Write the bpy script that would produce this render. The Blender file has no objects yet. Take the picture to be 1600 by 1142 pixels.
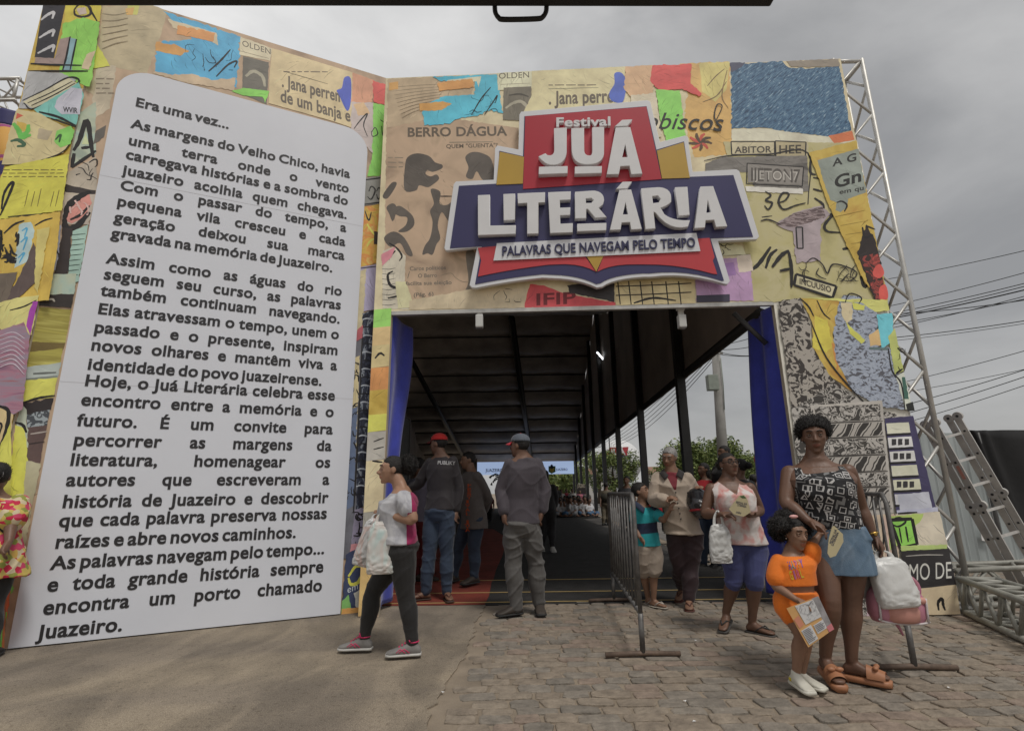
import bpy, bmesh, math, random
import numpy as np
from mathutils import Vector, Matrix, noise as mnoise
from mathutils.geometry import tessellate_polygon
R = math.radians
rng = random.Random(11)
scene = bpy.context.scene
col = scene.collection

# ---------------------------------------------------------------- camera, sky, sun, exposure
W0, H0, FPX = 1600.0, 1142.0, 819.0
PITCH, ROLL, HC = R(13.56), R(-0.75), 1.2
cam_d = bpy.data.cameras.new('camera'); cam = bpy.data.objects.new('camera', cam_d); col.objects.link(cam)
cam_d.sensor_fit = 'HORIZONTAL'; cam_d.sensor_width = 36.0; cam_d.lens = 36.0 * FPX / W0
cam_d.clip_start = 0.05; cam_d.clip_end = 2000
_cp, _sp, _cr, _sr = math.cos(PITCH), math.sin(PITCH), math.cos(ROLL), math.sin(ROLL)
FWD = Vector((0, _cp, _sp)); _up = Vector((0, -_sp, _cp)); _rt = Vector((1, 0, 0))
RT = _rt * _cr + _up * _sr; UP = _up * _cr - _rt * _sr
CAM = Vector((0, 0, HC))
m = Matrix((RT, UP, -FWD)).transposed().to_4x4(); m.translation = CAM; cam.matrix_world = m
scene.camera = cam
SUN_EL, SUN_AZ = R(62), R(150)            # azimuth from +Y towards +X
world = bpy.data.worlds.new('World'); scene.world = world; world.use_nodes = True
def build_world():
    nt = world.node_tree; N = nt.nodes; L = nt.links; N.clear()
    out = N.new('ShaderNodeOutputWorld'); bg = N.new('ShaderNodeBackground')
    sky = N.new('ShaderNodeTexSky'); sky.sky_type = 'NISHITA'; sky.sun_disc = False
    sky.sun_elevation = SUN_EL; sky.sun_rotation = SUN_AZ; sky.dust_density = 4.0
    tc = N.new('ShaderNodeTexCoord')
    mp = N.new('ShaderNodeMapping'); mp.inputs['Scale'].default_value = (1.0, 1.0, 1.9); mp.inputs['Location'].default_value = (0.3, 0.0, 0.2)
    nz = N.new('ShaderNodeTexNoise'); nz.inputs['Scale'].default_value = 2.1; nz.inputs['Detail'].default_value = 7; nz.inputs['Roughness'].default_value = 0.52; nz.inputs['Distortion'].default_value = 0.35
    rp = N.new('ShaderNodeValToRGB')
    e = rp.color_ramp.elements
    e[0].position = 0.30; e[0].color = (0.50, 0.50, 0.50, 1); e[1].position = 0.72; e[1].color = (1.0, 0.99, 0.97, 1)
    # brighter cloud round the veiled sun
    nrm = N.new('ShaderNodeVectorMath'); nrm.operation = 'NORMALIZE'
    dot = N.new('ShaderNodeVectorMath'); dot.operation = 'DOT_PRODUCT'
    dot.inputs[1].default_value = Vector((-0.50, 0.62, 0.60)).normalized()
    mr = N.new('ShaderNodeMapRange'); mr.inputs['From Min'].default_value = 0.55; mr.inputs['From Max'].default_value = 1.0
    mr.inputs['To Min'].default_value = SKY_LO; mr.inputs['To Max'].default_value = SKY_HI
    mul = N.new('ShaderNodeVectorMath'); mul.operation = 'SCALE'
    mix = N.new('ShaderNodeMix'); mix.data_type = 'RGBA'; mix.inputs['Factor'].default_value = 0.9
    L.new(tc.outputs['Generated'], mp.inputs['Vector']); L.new(mp.outputs[0], nz.inputs['Vector'])
    L.new(nz.outputs['Fac'], rp.inputs['Fac'])
    L.new(tc.outputs['Generated'], nrm.inputs[0]); L.new(nrm.outputs[0], dot.inputs[0]); L.new(dot.outputs['Value'], mr.inputs['Value'])
    L.new(rp.outputs['Color'], mul.inputs[0]); L.new(mr.outputs[0], mul.inputs['Scale'])
    L.new(sky.outputs[0], mix.inputs['A']); L.new(mul.outputs[0], mix.inputs['B'])
    L.new(mix.outputs['Result'], bg.inputs['Color']); bg.inputs['Strength'].default_value = 0.1
    L.new(bg.outputs[0], out.inputs[0])
SKY_LO, SKY_HI = 5.7, 9.0
build_world()
sun_d = bpy.data.lights.new('sun', 'SUN'); sun = bpy.data.objects.new('sun', sun_d); col.objects.link(sun)
sun_d.energy = 1.4; sun_d.angle = R(14); sun_d.color = (1.0, 0.96, 0.9)
_sd = Vector((math.sin(SUN_AZ) * math.cos(SUN_EL), math.cos(SUN_AZ) * math.cos(SUN_EL), math.sin(SUN_EL)))
sun.rotation_euler = _sd.to_track_quat('Z', 'Y').to_euler(); sun.location = (0, 0, 30)
scene.view_settings.view_transform = 'Standard'; scene.view_settings.look = 'None'
scene.view_settings.exposure = 0.15; scene.view_settings.gamma = 1.0
scene.render.engine = 'CYCLES'
scene.cycles.max_bounces = 6; scene.cycles.use_denoising = True

# ---------------------------------------------------------------- surveying: a sight line through a point of the photo meets a real surface
def ray(x, y): return RT * ((x - 800) / FPX) + UP * ((571 - y) / FPX) + FWD
def at(x, y, Y): d = ray(x, y); return CAM + d * (Y / d.y)
def ground(x, y, z=0.0): d = ray(x, y); return CAM + d * ((z - HC) / d.z)
class Plane:
    """vertical plane with axes u (along), z (up), n (towards the camera side)"""
    def __init__(s, p, yaw):
        s.o = Vector(p); s.u = Vector((math.cos(yaw), math.sin(yaw), 0)); s.n = Vector((math.sin(yaw), -math.cos(yaw), 0))
    def hit(s, x, y, off=0.0):
        d = ray(x, y); o = s.o + s.n * off
        return CAM + d * ((o - CAM).dot(s.n) / d.dot(s.n))
    def uv(s, x, y, off=0.0):
        p = s.hit(x, y, off) - s.o
        return (p.dot(s.u), p.z)
    def pt(s, u, z, off=0.0):
        p = s.o + s.u * u + s.n * off; return Vector((p.x, p.y, z))

# ---------------------------------------------------------------- materials
def lin(c):
    if isinstance(c, str):
        c = c.lstrip('#'); c = [int(c[i:i + 2], 16) / 255 for i in (0, 2, 4)]
        c = [x / 12.92 if x <= 0.04045 else ((x + 0.055) / 1.055) ** 2.4 for x in c]
    return tuple(c)
def D(c, k=0.67):
    q = lin(c); y = .3 * q[0] + .6 * q[1] + .1 * q[2]
    return tuple(min(0.86, (x * .90 + y * .10) / k) for x in q)
MATS = {}
def setcol(sock, c): sock.default_value = (c[0], c[1], c[2], 1)
def mat(name, c, rough=0.6, var=0.12, scale=6.0, bump=0.0, bscale=60.0, metal=0.0, spec=0.5, sheen=0.0, stretch=None, detail=4, alpha=1.0, trans=0.0):
    if name in MATS: return MATS[name]
    c = lin(c)
    M = bpy.data.materials.new(name); M.use_nodes = True; nt = M.node_tree; N = nt.nodes; L = nt.links
    b = N['Principled BSDF']; b.inputs['Roughness'].default_value = rough; b.inputs['Metallic'].default_value = metal
    b.inputs['Specular IOR Level'].default_value = spec
    if sheen: b.inputs['Sheen Weight'].default_value = sheen
    if trans: b.inputs['Transmission Weight'].default_value = trans
    if alpha < 1: b.inputs['Alpha'].default_value = alpha
    tc = N.new('ShaderNodeTexCoord'); src = tc.outputs['Object']
    if stretch:
        mp = N.new('ShaderNodeMapping'); mp.inputs['Scale'].default_value = stretch; L.new(src, mp.inputs['Vector']); src = mp.outputs[0]
    nz = N.new('ShaderNodeTexNoise'); nz.inputs['Scale'].default_value = scale; nz.inputs['Detail'].default_value = detail; nz.inputs['Roughness'].default_value = 0.6
    L.new(src, nz.inputs['Vector'])
    rp = N.new('ShaderNodeValToRGB'); e = rp.color_ramp.elements
    e[0].position = 0.3; e[1].position = 0.7
    e[0].color = (*[x * (1 - var) for x in c], 1); e[1].color = (*[min(1, x * (1 + var)) for x in c], 1)
    L.new(nz.outputs['Fac'], rp.inputs['Fac']); L.new(rp.outputs[0], b.inputs['Base Color'])
    if bump:
        n2 = N.new('ShaderNodeTexNoise'); n2.inputs['Scale'].default_value = bscale; n2.inputs['Detail'].default_value = 4
        L.new(src, n2.inputs['Vector'])
        bp = N.new('ShaderNodeBump'); bp.inputs['Strength'].default_value = bump; bp.inputs['Distance'].default_value = 0.02
        L.new(n2.outputs['Fac'], bp.inputs['Height']); L.new(bp.outputs[0], b.inputs['Normal'])
    MATS[name] = M; return M
def pattern(name, cols, kind='noise', scale=10.0, thr=None, rough=0.6, stretch=(1, 1, 1), distort=0.0, detail=2, rot=(0, 0, 0), bump=0.0, bscale=40):
    """multi-colour printed or woven pattern: a texture value pushed through a stepped ramp"""
    if name in MATS: return MATS[name]
    M = bpy.data.materials.new(name); M.use_nodes = True; nt = M.node_tree; N = nt.nodes; L = nt.links
    b = N['Principled BSDF']; b.inputs['Roughness'].default_value = rough
    tc = N.new('ShaderNodeTexCoord'); mp = N.new('ShaderNodeMapping'); mp.inputs['Scale'].default_value = [1 / q for q in stretch] if any(rot) else stretch; mp.inputs['Rotation'].default_value = rot
    if any(rot): mp.vector_type = 'TEXTURE'
    L.new(tc.outputs['Object'], mp.inputs['Vector'])
    if kind == 'noise':
        t = N.new('ShaderNodeTexNoise'); t.inputs['Scale'].default_value = scale; t.inputs['Detail'].default_value = detail; t.inputs['Distortion'].default_value = distort; o = t.outputs['Fac']
    elif kind == 'wave':
        t = N.new('ShaderNodeTexWave'); t.inputs['Scale'].default_value = scale; t.inputs['Distortion'].default_value = distort; t.inputs['Detail'].default_value = detail; o = t.outputs['Fac']
        t.inputs['Detail Scale'].default_value = 2.0
    elif kind == 'voro':
        t = N.new('ShaderNodeTexVoronoi'); t.inputs['Scale'].default_value = scale; t.distance = 'CHEBYCHEV'; t.inputs['Randomness'].default_value = 0.75; o = t.outputs['Distance']
    elif kind == 'cells':
        t = N.new('ShaderNodeTexVoronoi'); t.inputs['Scale'].default_value = scale; s = N.new('ShaderNodeSeparateColor'); L.new(t.outputs['Color'], s.inputs[0]); o = s.outputs[0]
    L.new(mp.outputs[0], t.inputs['Vector'])
    rp = N.new('ShaderNodeValToRGB'); rp.color_ramp.interpolation = 'CONSTANT' if thr != 'soft' else 'LINEAR'
    cols = [lin(c) for c in cols]
    n = len(cols); pos = [.30 + .40 * i / max(1, n - 1) for i in range(n)] if thr == 'soft' else [i / n for i in range(n)] if thr is None else thr
    e = rp.color_ramp.elements
    while len(e) < n: e.new(0.5)
    for i in range(n): e[i].position = pos[i]
    for i in range(n): e[i].color = (*cols[i], 1)
    L.new(o, rp.inputs['Fac']); L.new(rp.outputs[0], b.inputs['Base Color'])
    if bump:
        n2 = N.new('ShaderNodeTexNoise'); n2.inputs['Scale'].default_value = bscale; L.new(tc.outputs['Object'], n2.inputs['Vector'])
        bp = N.new('ShaderNodeBump'); bp.inputs['Strength'].default_value = bump; bp.inputs['Distance'].default_value = 0.02
        L.new(n2.outputs['Fac'], bp.inputs['Height']); L.new(bp.outputs[0], b.inputs['Normal'])
    MATS[name] = M; return M
def emit(name, c, s):
    if name in MATS: return MATS[name]
    M = bpy.data.materials.new(name); M.use_nodes = True; b = M.node_tree.nodes['Principled BSDF']
    setcol(b.inputs['Base Color'], lin(c)); setcol(b.inputs['Emission Color'], lin(c)); b.inputs['Emission Strength'].default_value = s
    MATS[name] = M; return M

# ---------------------------------------------------------------- mesh helpers
class MB:
    def __init__(s): s.v = []; s.f = []; s.mi = []; s.mats = []; s.sm = []
    def m(s, M):
        if M not in s.mats: s.mats.append(M)
        return s.mats.index(M)
    def add(s, vs, fs, M, smooth=False):
        k = len(s.v); i = s.m(M); s.v += [tuple(v) for v in vs]
        for f in fs: s.f.append([k + a for a in f]); s.mi.append(i); s.sm.append(smooth)
    def box(s, c, size, M, ax=None, bev=0.0):
        c = Vector(c); X, Y, Z = ax or (Vector((1, 0, 0)), Vector((0, 1, 0)), Vector((0, 0, 1)))
        a, b, d = [q / 2 for q in size]
        if not bev:
            vs = [c + X * (a * i) + Y * (b * j) + Z * (d * k) for i in (-1, 1) for j in (-1, 1) for k in (-1, 1)]
            s.add(vs, [(0, 1, 3, 2), (4, 6, 7, 5), (0, 4, 5, 1), (2, 3, 7, 6), (0, 2, 6, 4), (1, 5, 7, 3)], M); return
        bm = bmesh.new(); bmesh.ops.create_cube(bm, size=1)
        for v in bm.verts: v.co = Vector((v.co.x * size[0], v.co.y * size[1], v.co.z * size[2]))
        bmesh.ops.bevel(bm, geom=bm.edges[:], offset=bev, segments=2, affect='EDGES', profile=0.6)
        bm.verts.index_update()
        s.add([c + X * v.co.x + Y * v.co.y + Z * v.co.z for v in bm.verts], [[v.index for v in f.verts] for f in bm.faces], M); bm.free()
    def tube(s, pts, r, M, n=10, caps=True, smooth=True):
        pts = [Vector(p) for p in pts]; rs = r if isinstance(r, (list, tuple)) else [r] * len(pts)
        k = len(s.v); vs = []; fs = []; ref = None
        for i, p in enumerate(pts):
            t = (pts[min(i + 1, len(pts) - 1)] - pts[max(i - 1, 0)]).normalized()
            if ref is None: ref = Vector((0, 0, 1)) if abs(t.z) < 0.9 else Vector((1, 0, 0))
            a = t.cross(ref).normalized(); b = a.cross(t).normalized(); ref = b
            for j in range(n):
                q = 2 * math.pi * j / n; vs.append(p + (a * math.cos(q) + b * math.sin(q)) * rs[i])
        for i in range(len(pts) - 1):
            for j in range(n): fs.append((i * n + j, i * n + (j + 1) % n, (i + 1) * n + (j + 1) % n, (i + 1) * n + j))
        if caps: fs += [tuple(range(n))[::-1], tuple((len(pts) - 1) * n + j for j in range(n))]
        s.add(vs, fs, M, smooth)
    def poly(s, pts, M, thick=None):
        """flat polygon (any shape); thick: vector along which it is extruded into a solid"""
        pts = [Vector(p) for p in pts]
        tris = tessellate_polygon([pts])
        if thick is None: s.add(pts, tris, M); return
        n = len(pts); t = Vector(thick)
        fs = [tuple(f) for f in tris] + [tuple(n + i for i in reversed(f)) for f in tris] + [(i, (i + 1) % n, n + (i + 1) % n, n + i) for i in range(n)]
        s.add(pts + [p + t for p in pts], fs, M)
    def grid(s, fn, nu, nv, M, smooth=True):
        vs = [fn(i / nu, j / nv) for j in range(nv + 1) for i in range(nu + 1)]
        w = nu + 1
        s.add(vs, [(j * w + i, j * w + i + 1, (j + 1) * w + i + 1, (j + 1) * w + i) for j in range(nv) for i in range(nu)], M, smooth)
    def sphere(s, c, rad, M, nu=16, nv=10, ax=None):
        c = Vector(c); X, Y, Z = ax or (Vector((1, 0, 0)), Vector((0, 1, 0)), Vector((0, 0, 1)))
        if not isinstance(rad, (tuple, list)): rad = (rad,) * 3
        def fn(u, v):
            a = 2 * math.pi * u; t = math.pi * v
            return c + X * (rad[0] * math.sin(t) * math.cos(a)) + Y * (rad[1] * math.sin(t) * math.sin(a)) + Z * (rad[2] * math.cos(t))
        s.grid(fn, nu, nv, M)
    def build(s, name, parent=None, base=None, recalc=True):
        base = Vector(base) if base is not None else (Vector(parent['_base']) if parent is not None and '_base' in parent else Vector((0, 0, 0)))
        me = bpy.data.meshes.new(name); me.from_pydata([(v[0] - base.x, v[1] - base.y, v[2] - base.z) for v in s.v], [], s.f)
        for M in s.mats: me.materials.append(M)
        me.polygons.foreach_set('material_index', s.mi); me.polygons.foreach_set('use_smooth', s.sm)
        if recalc:
            bm = bmesh.new(); bm.from_mesh(me); bmesh.ops.remove_doubles(bm, verts=bm.verts, dist=1e-5); bmesh.ops.recalc_face_normals(bm, faces=bm.faces); bm.to_mesh(me); bm.free()
        me.update()
        o = bpy.data.objects.new(name, me); col.objects.link(o)
        if parent is not None: o.parent = parent
        else: o.location = base
        o['_base'] = tuple(base)
        return o
def tag(o, label=None, cat=None, group=None, kind=None):
    if label: o['label'] = label
    if cat: o['category'] = cat
    if group: o['group'] = group
    if kind: o['kind'] = kind
    return o
def thing(name, base, label, cat, group=None):
    o = bpy.data.objects.new(name, None); o.empty_display_size = 0.2; col.objects.link(o); o.location = base; o['_base'] = tuple(base)
    return tag(o, label, cat, group)
def struct(mb, name, label, base=None, kind='structure'):
    o = mb.build(name, base=base); tag(o, label, kind=kind); return o
def dup(root, loc, rotz=0.0, label=None, scale=1.0):
    r = root.copy(); col.objects.link(r); r.location = loc; r.rotation_euler = (0, 0, rotz); r.scale = (scale,) * 3
    if label: r['label'] = label
    for ch in list(root.children):
        c = ch.copy(); col.objects.link(c); c.parent = r
        for g in ch.children:
            d = g.copy(); col.objects.link(d); d.parent = c
    return r
def catmull(pts, k=4):
    """smooth curve through points (sequences of floats)"""
    P = [np.array(p, float) for p in pts]; P = [2 * P[0] - P[1]] + P + [2 * P[-1] - P[-2]]; out = []
    for i in range(1, len(P) - 2):
        for t in np.linspace(0, 1, k, endpoint=False):
            a, b, c, d = P[i - 1:i + 3]
            out.append(0.5 * ((2 * b) + (c - a) * t + (2 * a - 5 * b + 4 * c - d) * t * t + (3 * b - a - 3 * c + d) * t ** 3))
    out.append(P[-2]); return out

# ---------------------------------------------------------------- lettering: outlines of the built-in font, gathered once
GLYPHS = {}
CHARS = "ABCDEFGHIJKLMNOPQRSTUVWXYZabcdefghijklmnopqrstuvwxyz0123456789.,:;\"'?!()-ÁÉÍÓÚÂÊÔÃÕÇáéíóúâêôãõç"
def load_glyphs(key, offset, shear=0.0, extrude=0.0, bev=0.0):
    obs = []
    for s in list(CHARS) + ['I' + c + 'I' for c in CHARS] + ['II']:
        c = bpy.data.curves.new('glyph', 'FONT'); c.body = s; c.size = 1.0; c.offset = offset if len(s) == 1 else 0.0; c.shear = shear if len(s) == 1 else 0.0; c.resolution_u = 4
        c.extrude = extrude if len(s) == 1 else 0.0; c.bevel_depth = bev if len(s) == 1 else 0.0
        c.fill_mode = 'BOTH' if extrude else 'FRONT'
        o = bpy.data.objects.new('glyph', c); col.objects.link(o); obs.append((s, o))
    bpy.context.view_layer.update(); dg = bpy.context.evaluated_depsgraph_get()
    wid = {}; G = {}
    for s, o in obs:
        me = bpy.data.meshes.new_from_object(o.evaluated_get(dg))
        vs = np.array([v.co[:] for v in me.vertices]) if len(me.vertices) else np.zeros((1, 3))
        if len(s) == 1: G[s] = [vs, [tuple(p.vertices) for p in me.polygons], 0]
        else: wid[s] = vs[:, 0].max() - vs[:, 0].min()
        bpy.data.meshes.remove(me)
    for s, o in obs:
        c = o.data; bpy.data.objects.remove(o); bpy.data.curves.remove(c)
    for ch in CHARS: G[ch][2] = wid['I' + ch + 'I'] - wid['II'] + 0.012
    GLYPHS[key] = G
def text_width(key, s, space=0.3, track=0.0):
    G = GLYPHS[key]; return sum((G[c][2] if c in G else space) + track for c in s)
def put_text(mb, key, s, o, xd, yd, M, nd=None, space=0.3, track=0.0, fit=True):
    """writes s from point o; xd spans the whole text width (fit) and yd one em of height"""
    G = GLYPHS[key]; w = text_width(key, s, space, track); o = Vector(o); xd = Vector(xd); yd = Vector(yd)
    ux = xd / w if fit else xd; nd = Vector(nd) if nd is not None else Vector((0, 0, 0)); x = 0.0
    for c in s:
        if c in G:
            vs, fs, adv = G[c]
            mb.add([o + ux * (x + v[0]) + yd * v[1] + nd * v[2] for v in vs], fs, M)
            x += adv + track
        else: x += space + track
load_glyphs('reg', 0.0); load_glyphs('bold', 0.022); load_glyphs('ital', 0.004, 0.35); load_glyphs('solid', 0.018, 0.0, 0.5, 0.0); load_glyphs('fat', 0.028); load_glyphs('heavy', 0.0275)
# ================================================================= GROUND
FAC = Plane(ground(1495, 960), R(-2.2157))       # the facade
WING = Plane(ground(300, 983), R(25.53))         # the angled wing with the white board
SIDE = Plane(at(159, 9, 4.60), R(-1.0)); SIDE.o.z = 0    # frontal panel beyond the wing
sand = mat('sandy soil', (0.27, 0.22, 0.165), 0.95, 0.25, 3.0, 0.5, 90)
def ground_sheet():
    mb = MB(); z = -0.012
    xs = [-300, -30, -8, 12, 40, 300]; ys = [-60, -4, 12, 60, 400]
    vs = [(x, y, z) for y in ys for x in xs]; w = len(xs)
    mb.add(vs, [(j * w + i, j * w + i + 1, (j + 1) * w + i + 1, (j + 1) * w + i) for j in range(len(ys) - 1) for i in range(w - 1)], sand)
    struct(mb, 'ground', 'sandy brown ground under the paving')
ground_sheet()
def edge_x(Y):      # border between the smooth asphalt and the stones
    a, b = ground(754, 955), ground(667, 1138)
    t = (Y - a.y) / (b.y - a.y); return a.x + (b.x - a.x) * t + 0.022 * math.sin(Y * 3.1) + 0.012 * math.sin(Y * 9)
def cobbles():
    r = random.Random(5); mb = MB()
    M = [mat('stone ' + n, c, 0.9, 0.30, 11, 0.7, 38, detail=8) for n, c in (('grey', (.232, .203, .168)), ('brown', (.25, .205, .158)), ('rose', (.258, .20, .158)), ('dark', (.195, .172, .143)), ('tan', (.268, .222, .172)))]
    y = 1.6
    while y < 11.0:
        d = r.uniform(0.10, 0.135); x = -2.4 - r.random() * 0.2
        xmax = 4 + y * 1.25
        while x < xmax:
            w = r.uniform(0.15, 0.26)
            cx, cy = x + w / 2, y + d / 2 + 0.03 * math.sin(x * 1.3 + y) + 0.02 * math.sin(x * 3.1)
            if cx - w / 2 > edge_x(cy) + r.uniform(-0.03, 0.05) and not (cy > 6.55 and cx < 3.0 + 0.047 * (cy - 6)):
                g = r.uniform(0.004, 0.010); hw, hd = w / 2 - g, d / 2 - g * 0.9; a = r.gauss(0, 0.035); ca, sa = math.cos(a), math.sin(a)
                top = r.uniform(-0.006, 0.003); tx, ty = r.gauss(0, .012), r.gauss(0, .02); k = min(hw, hd)
                base = [(-hw, -hd + .30 * k), (-hw + .26 * k, -hd), (0, -hd * 1.03), (hw - .26 * k, -hd), (hw, -hd + .30 * k), (hw, hd - .30 * k), (hw - .26 * k, hd), (0, hd * 1.03), (-hw + .26 * k, hd), (-hw, hd - .30 * k)]
                base = [(p[0] + r.gauss(0, .006), p[1] + r.gauss(0, .006)) for p in base]; n = len(base); vs = []
                for s, dz in ((1.0, -0.016), (0.975, -0.004), (0.89, 0.0)):
                    for p in base:
                        X, Y = p[0] * s, p[1] * s; vs.append((cx + X * ca - Y * sa, cy + X * sa + Y * ca, top + dz + tx * X + ty * Y))
                fs = [(i, (i + 1) % n, n + (i + 1) % n, n + i) for i in range(n)] + [(n + i, n + (i + 1) % n, 2 * n + (i + 1) % n, 2 * n + i) for i in range(n)] + [tuple(range(2 * n, 3 * n))]
                mb.add(vs, fs, r.choices(M, (4, 4, 2.2, 2, 2.5))[0], False)
            x += w
        y += d
    struct(mb, 'cobblestone_paving', 'worn brown and grey cobblestones laid in uneven rows')
cobbles()
def asphalt_mat():
    M = mat('asphalt', (.36, .31, .25), 0.9, 0.16, .9, 0.5, 170, detail=10); nt = M.node_tree; N = nt.nodes; L = nt.links; b = N['Principled BSDF']; src = b.inputs['Base Color'].links[0].from_socket; tc = [n for n in N if n.type == 'TEX_COORD'][0]
    def layer(src, scale, lo, hi, dark, light, stretch=(1, 1, 1), dist=0.0):
        mp = N.new('ShaderNodeMapping'); mp.inputs['Scale'].default_value = stretch; nz = N.new('ShaderNodeTexNoise'); nz.inputs['Scale'].default_value = scale; nz.inputs['Detail'].default_value = 8; nz.inputs['Distortion'].default_value = dist; rp = N.new('ShaderNodeValToRGB'); e = rp.color_ramp.elements; e[0].position = lo; e[1].position = hi; e[0].color = (*dark, 1); e[1].color = (*light, 1); mx = N.new('ShaderNodeMix'); mx.data_type = 'RGBA'; mx.blend_type = 'MULTIPLY'; mx.inputs['Factor'].default_value = 1.0
        L.new(tc.outputs['Object'], mp.inputs[0]); L.new(mp.outputs[0], nz.inputs['Vector']); L.new(nz.outputs['Fac'], rp.inputs['Fac']); L.new(src, mx.inputs['A']); L.new(rp.outputs[0], mx.inputs['B']); return mx.outputs['Result']
    o = layer(src, 150, .35, .7, (.62, .60, .58), (1.25, 1.25, 1.22)); o = layer(o, 2.2, .42, .62, (.72, .71, .70), (1.08, 1.06, 1.03), (1, .45, 1), 1.0); o = layer(o, .7, .44, .60, (.80, .80, .81), (1.05, 1.04, 1.0), (.5, 1.4, 1), .6); o = layer(o, 30, .30, .44, (.70, .68, .66), (1, 1, 1)); L.new(o, b.inputs['Base Color']); return M
def asphalt():
    mb = MB(); M = asphalt_mat()
    ys = np.linspace(1.2, 6.6, 70)
    right = [(edge_x(y) + 0.015 * math.sin(y * 31) + rng.gauss(0, .008), y, -.001) for y in ys]
    pts = right + [(-12, 6.6, -.001), (-12, 1.2, -.001)]
    mb.poly(pts, M, (0, 0, -0.012))
    struct(mb, 'asphalt_path', 'smooth sandy grey asphalt in front of the white board')
asphalt()
# small litter on the stones
def litter():
    wm = mat('white paper', (.75, .74, .72), 0.7)
    for i, (x, y) in enumerate([(692, 1082), (1087, 1001), (1483, 1075), (1070, 1096), (1085, 1128)]):
        p = ground(x, y); mb = MB(); a = rng.uniform(0, 3)
        mb.poly([p + Vector((math.cos(a + q) * .011, math.sin(a + q) * .009, 0.004 + .003 * (k % 2))) for k, q in enumerate((0, 1.2, 2.9, 4.3))], wm, (0, 0, .002))
        o = mb.build('paper_scrap', base=p); tag(o, 'tiny white paper scrap lying on the paving stones', 'scrap', 'paper scraps on the ground')
litter()
# carpets at the entrance
def carpets():
    blk = mat('black carpet', (.028, .027, .026), 0.95, 0.3, 5, 0.5, 200); red = mat('red carpet', (.20, .035, .022), 0.95, 0.25, 4, 0.5, 200)
    gold = mat('gold strip', (.50, .36, .15), 0.45, 0.1)
    z0, z1 = 0.0, 0.055
    def g(x, y, z=z1): p = ground(x, y, z); return (p.x, p.y)
    L, Rr = -1.62, 2.95; y0 = ground(820, 942, .01).y; y1 = ground(820, 905, z1).y
    mb = MB()
    # sloping lip, then the flat floor
    def slab(x0, x1, M, far, curve=None):
        mb.poly([(x0, y0, z0), (x1, y0, z0), (x1, y1, z1), (x0, y1, z1)], M, (0, 0, -.012))
        mb.poly([(x0, y1, z1), (x1, y1, z1), (x1, far, z1), (x0, far, z1)], M, (0, 0, -.05))
    slab(L, Rr, blk, 40.0); struct(mb, 'black_carpet', 'black carpet covering the tent floor behind the gate')
    mb = MB(); e = .004
    xs = [(758, 941), (764, 925), (768, 908), (775, 890), (785, 868), (790, 850), (786, 836), (770, 826)]
    rp = [ground(x, y, z0 + e if i == 0 else z1 + e) for i, (x, y) in enumerate(xs)]
    edge = [(rp[0].x, y0 - .01, z0 + e)] + [(p.x, max(p.y, y0), (z0 + (z1 - z0) * min(1, max(0, (p.y - y0) / (y1 - y0)))) + e) for p in rp[1:]]
    ym = y1
    a = [q for q in edge if q[1] <= ym]; b = [q for q in edge if q[1] > ym]
    t = a[-1]; c0 = (t[0] + .02, ym, z1 + e)
    mb.poly([(L, y0 - .01, z0 + e)] + a + [c0, (L, ym, z1 + e)], red); mb.poly([(L, ym, z1 + e), c0] + b + [(L, b[-1][1] + .3, z1 + e)], red)
    struct(mb, 'red_carpet', 'dull red carpet laid over the black one at the left of the entrance')
    mb = MB()
    for k, t in enumerate((0.06, 0.42, 0.96)):
        y = y0 + (y1 - y0) * t; z = z0 + (z1 - z0) * t + .007
        mb.box(((L + Rr) / 2, y, z), (Rr - L, .014, .006), gold)
    struct(mb, 'carpet_strips', 'three thin gold edging strips across the carpet at the entrance')
carpets()

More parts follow.
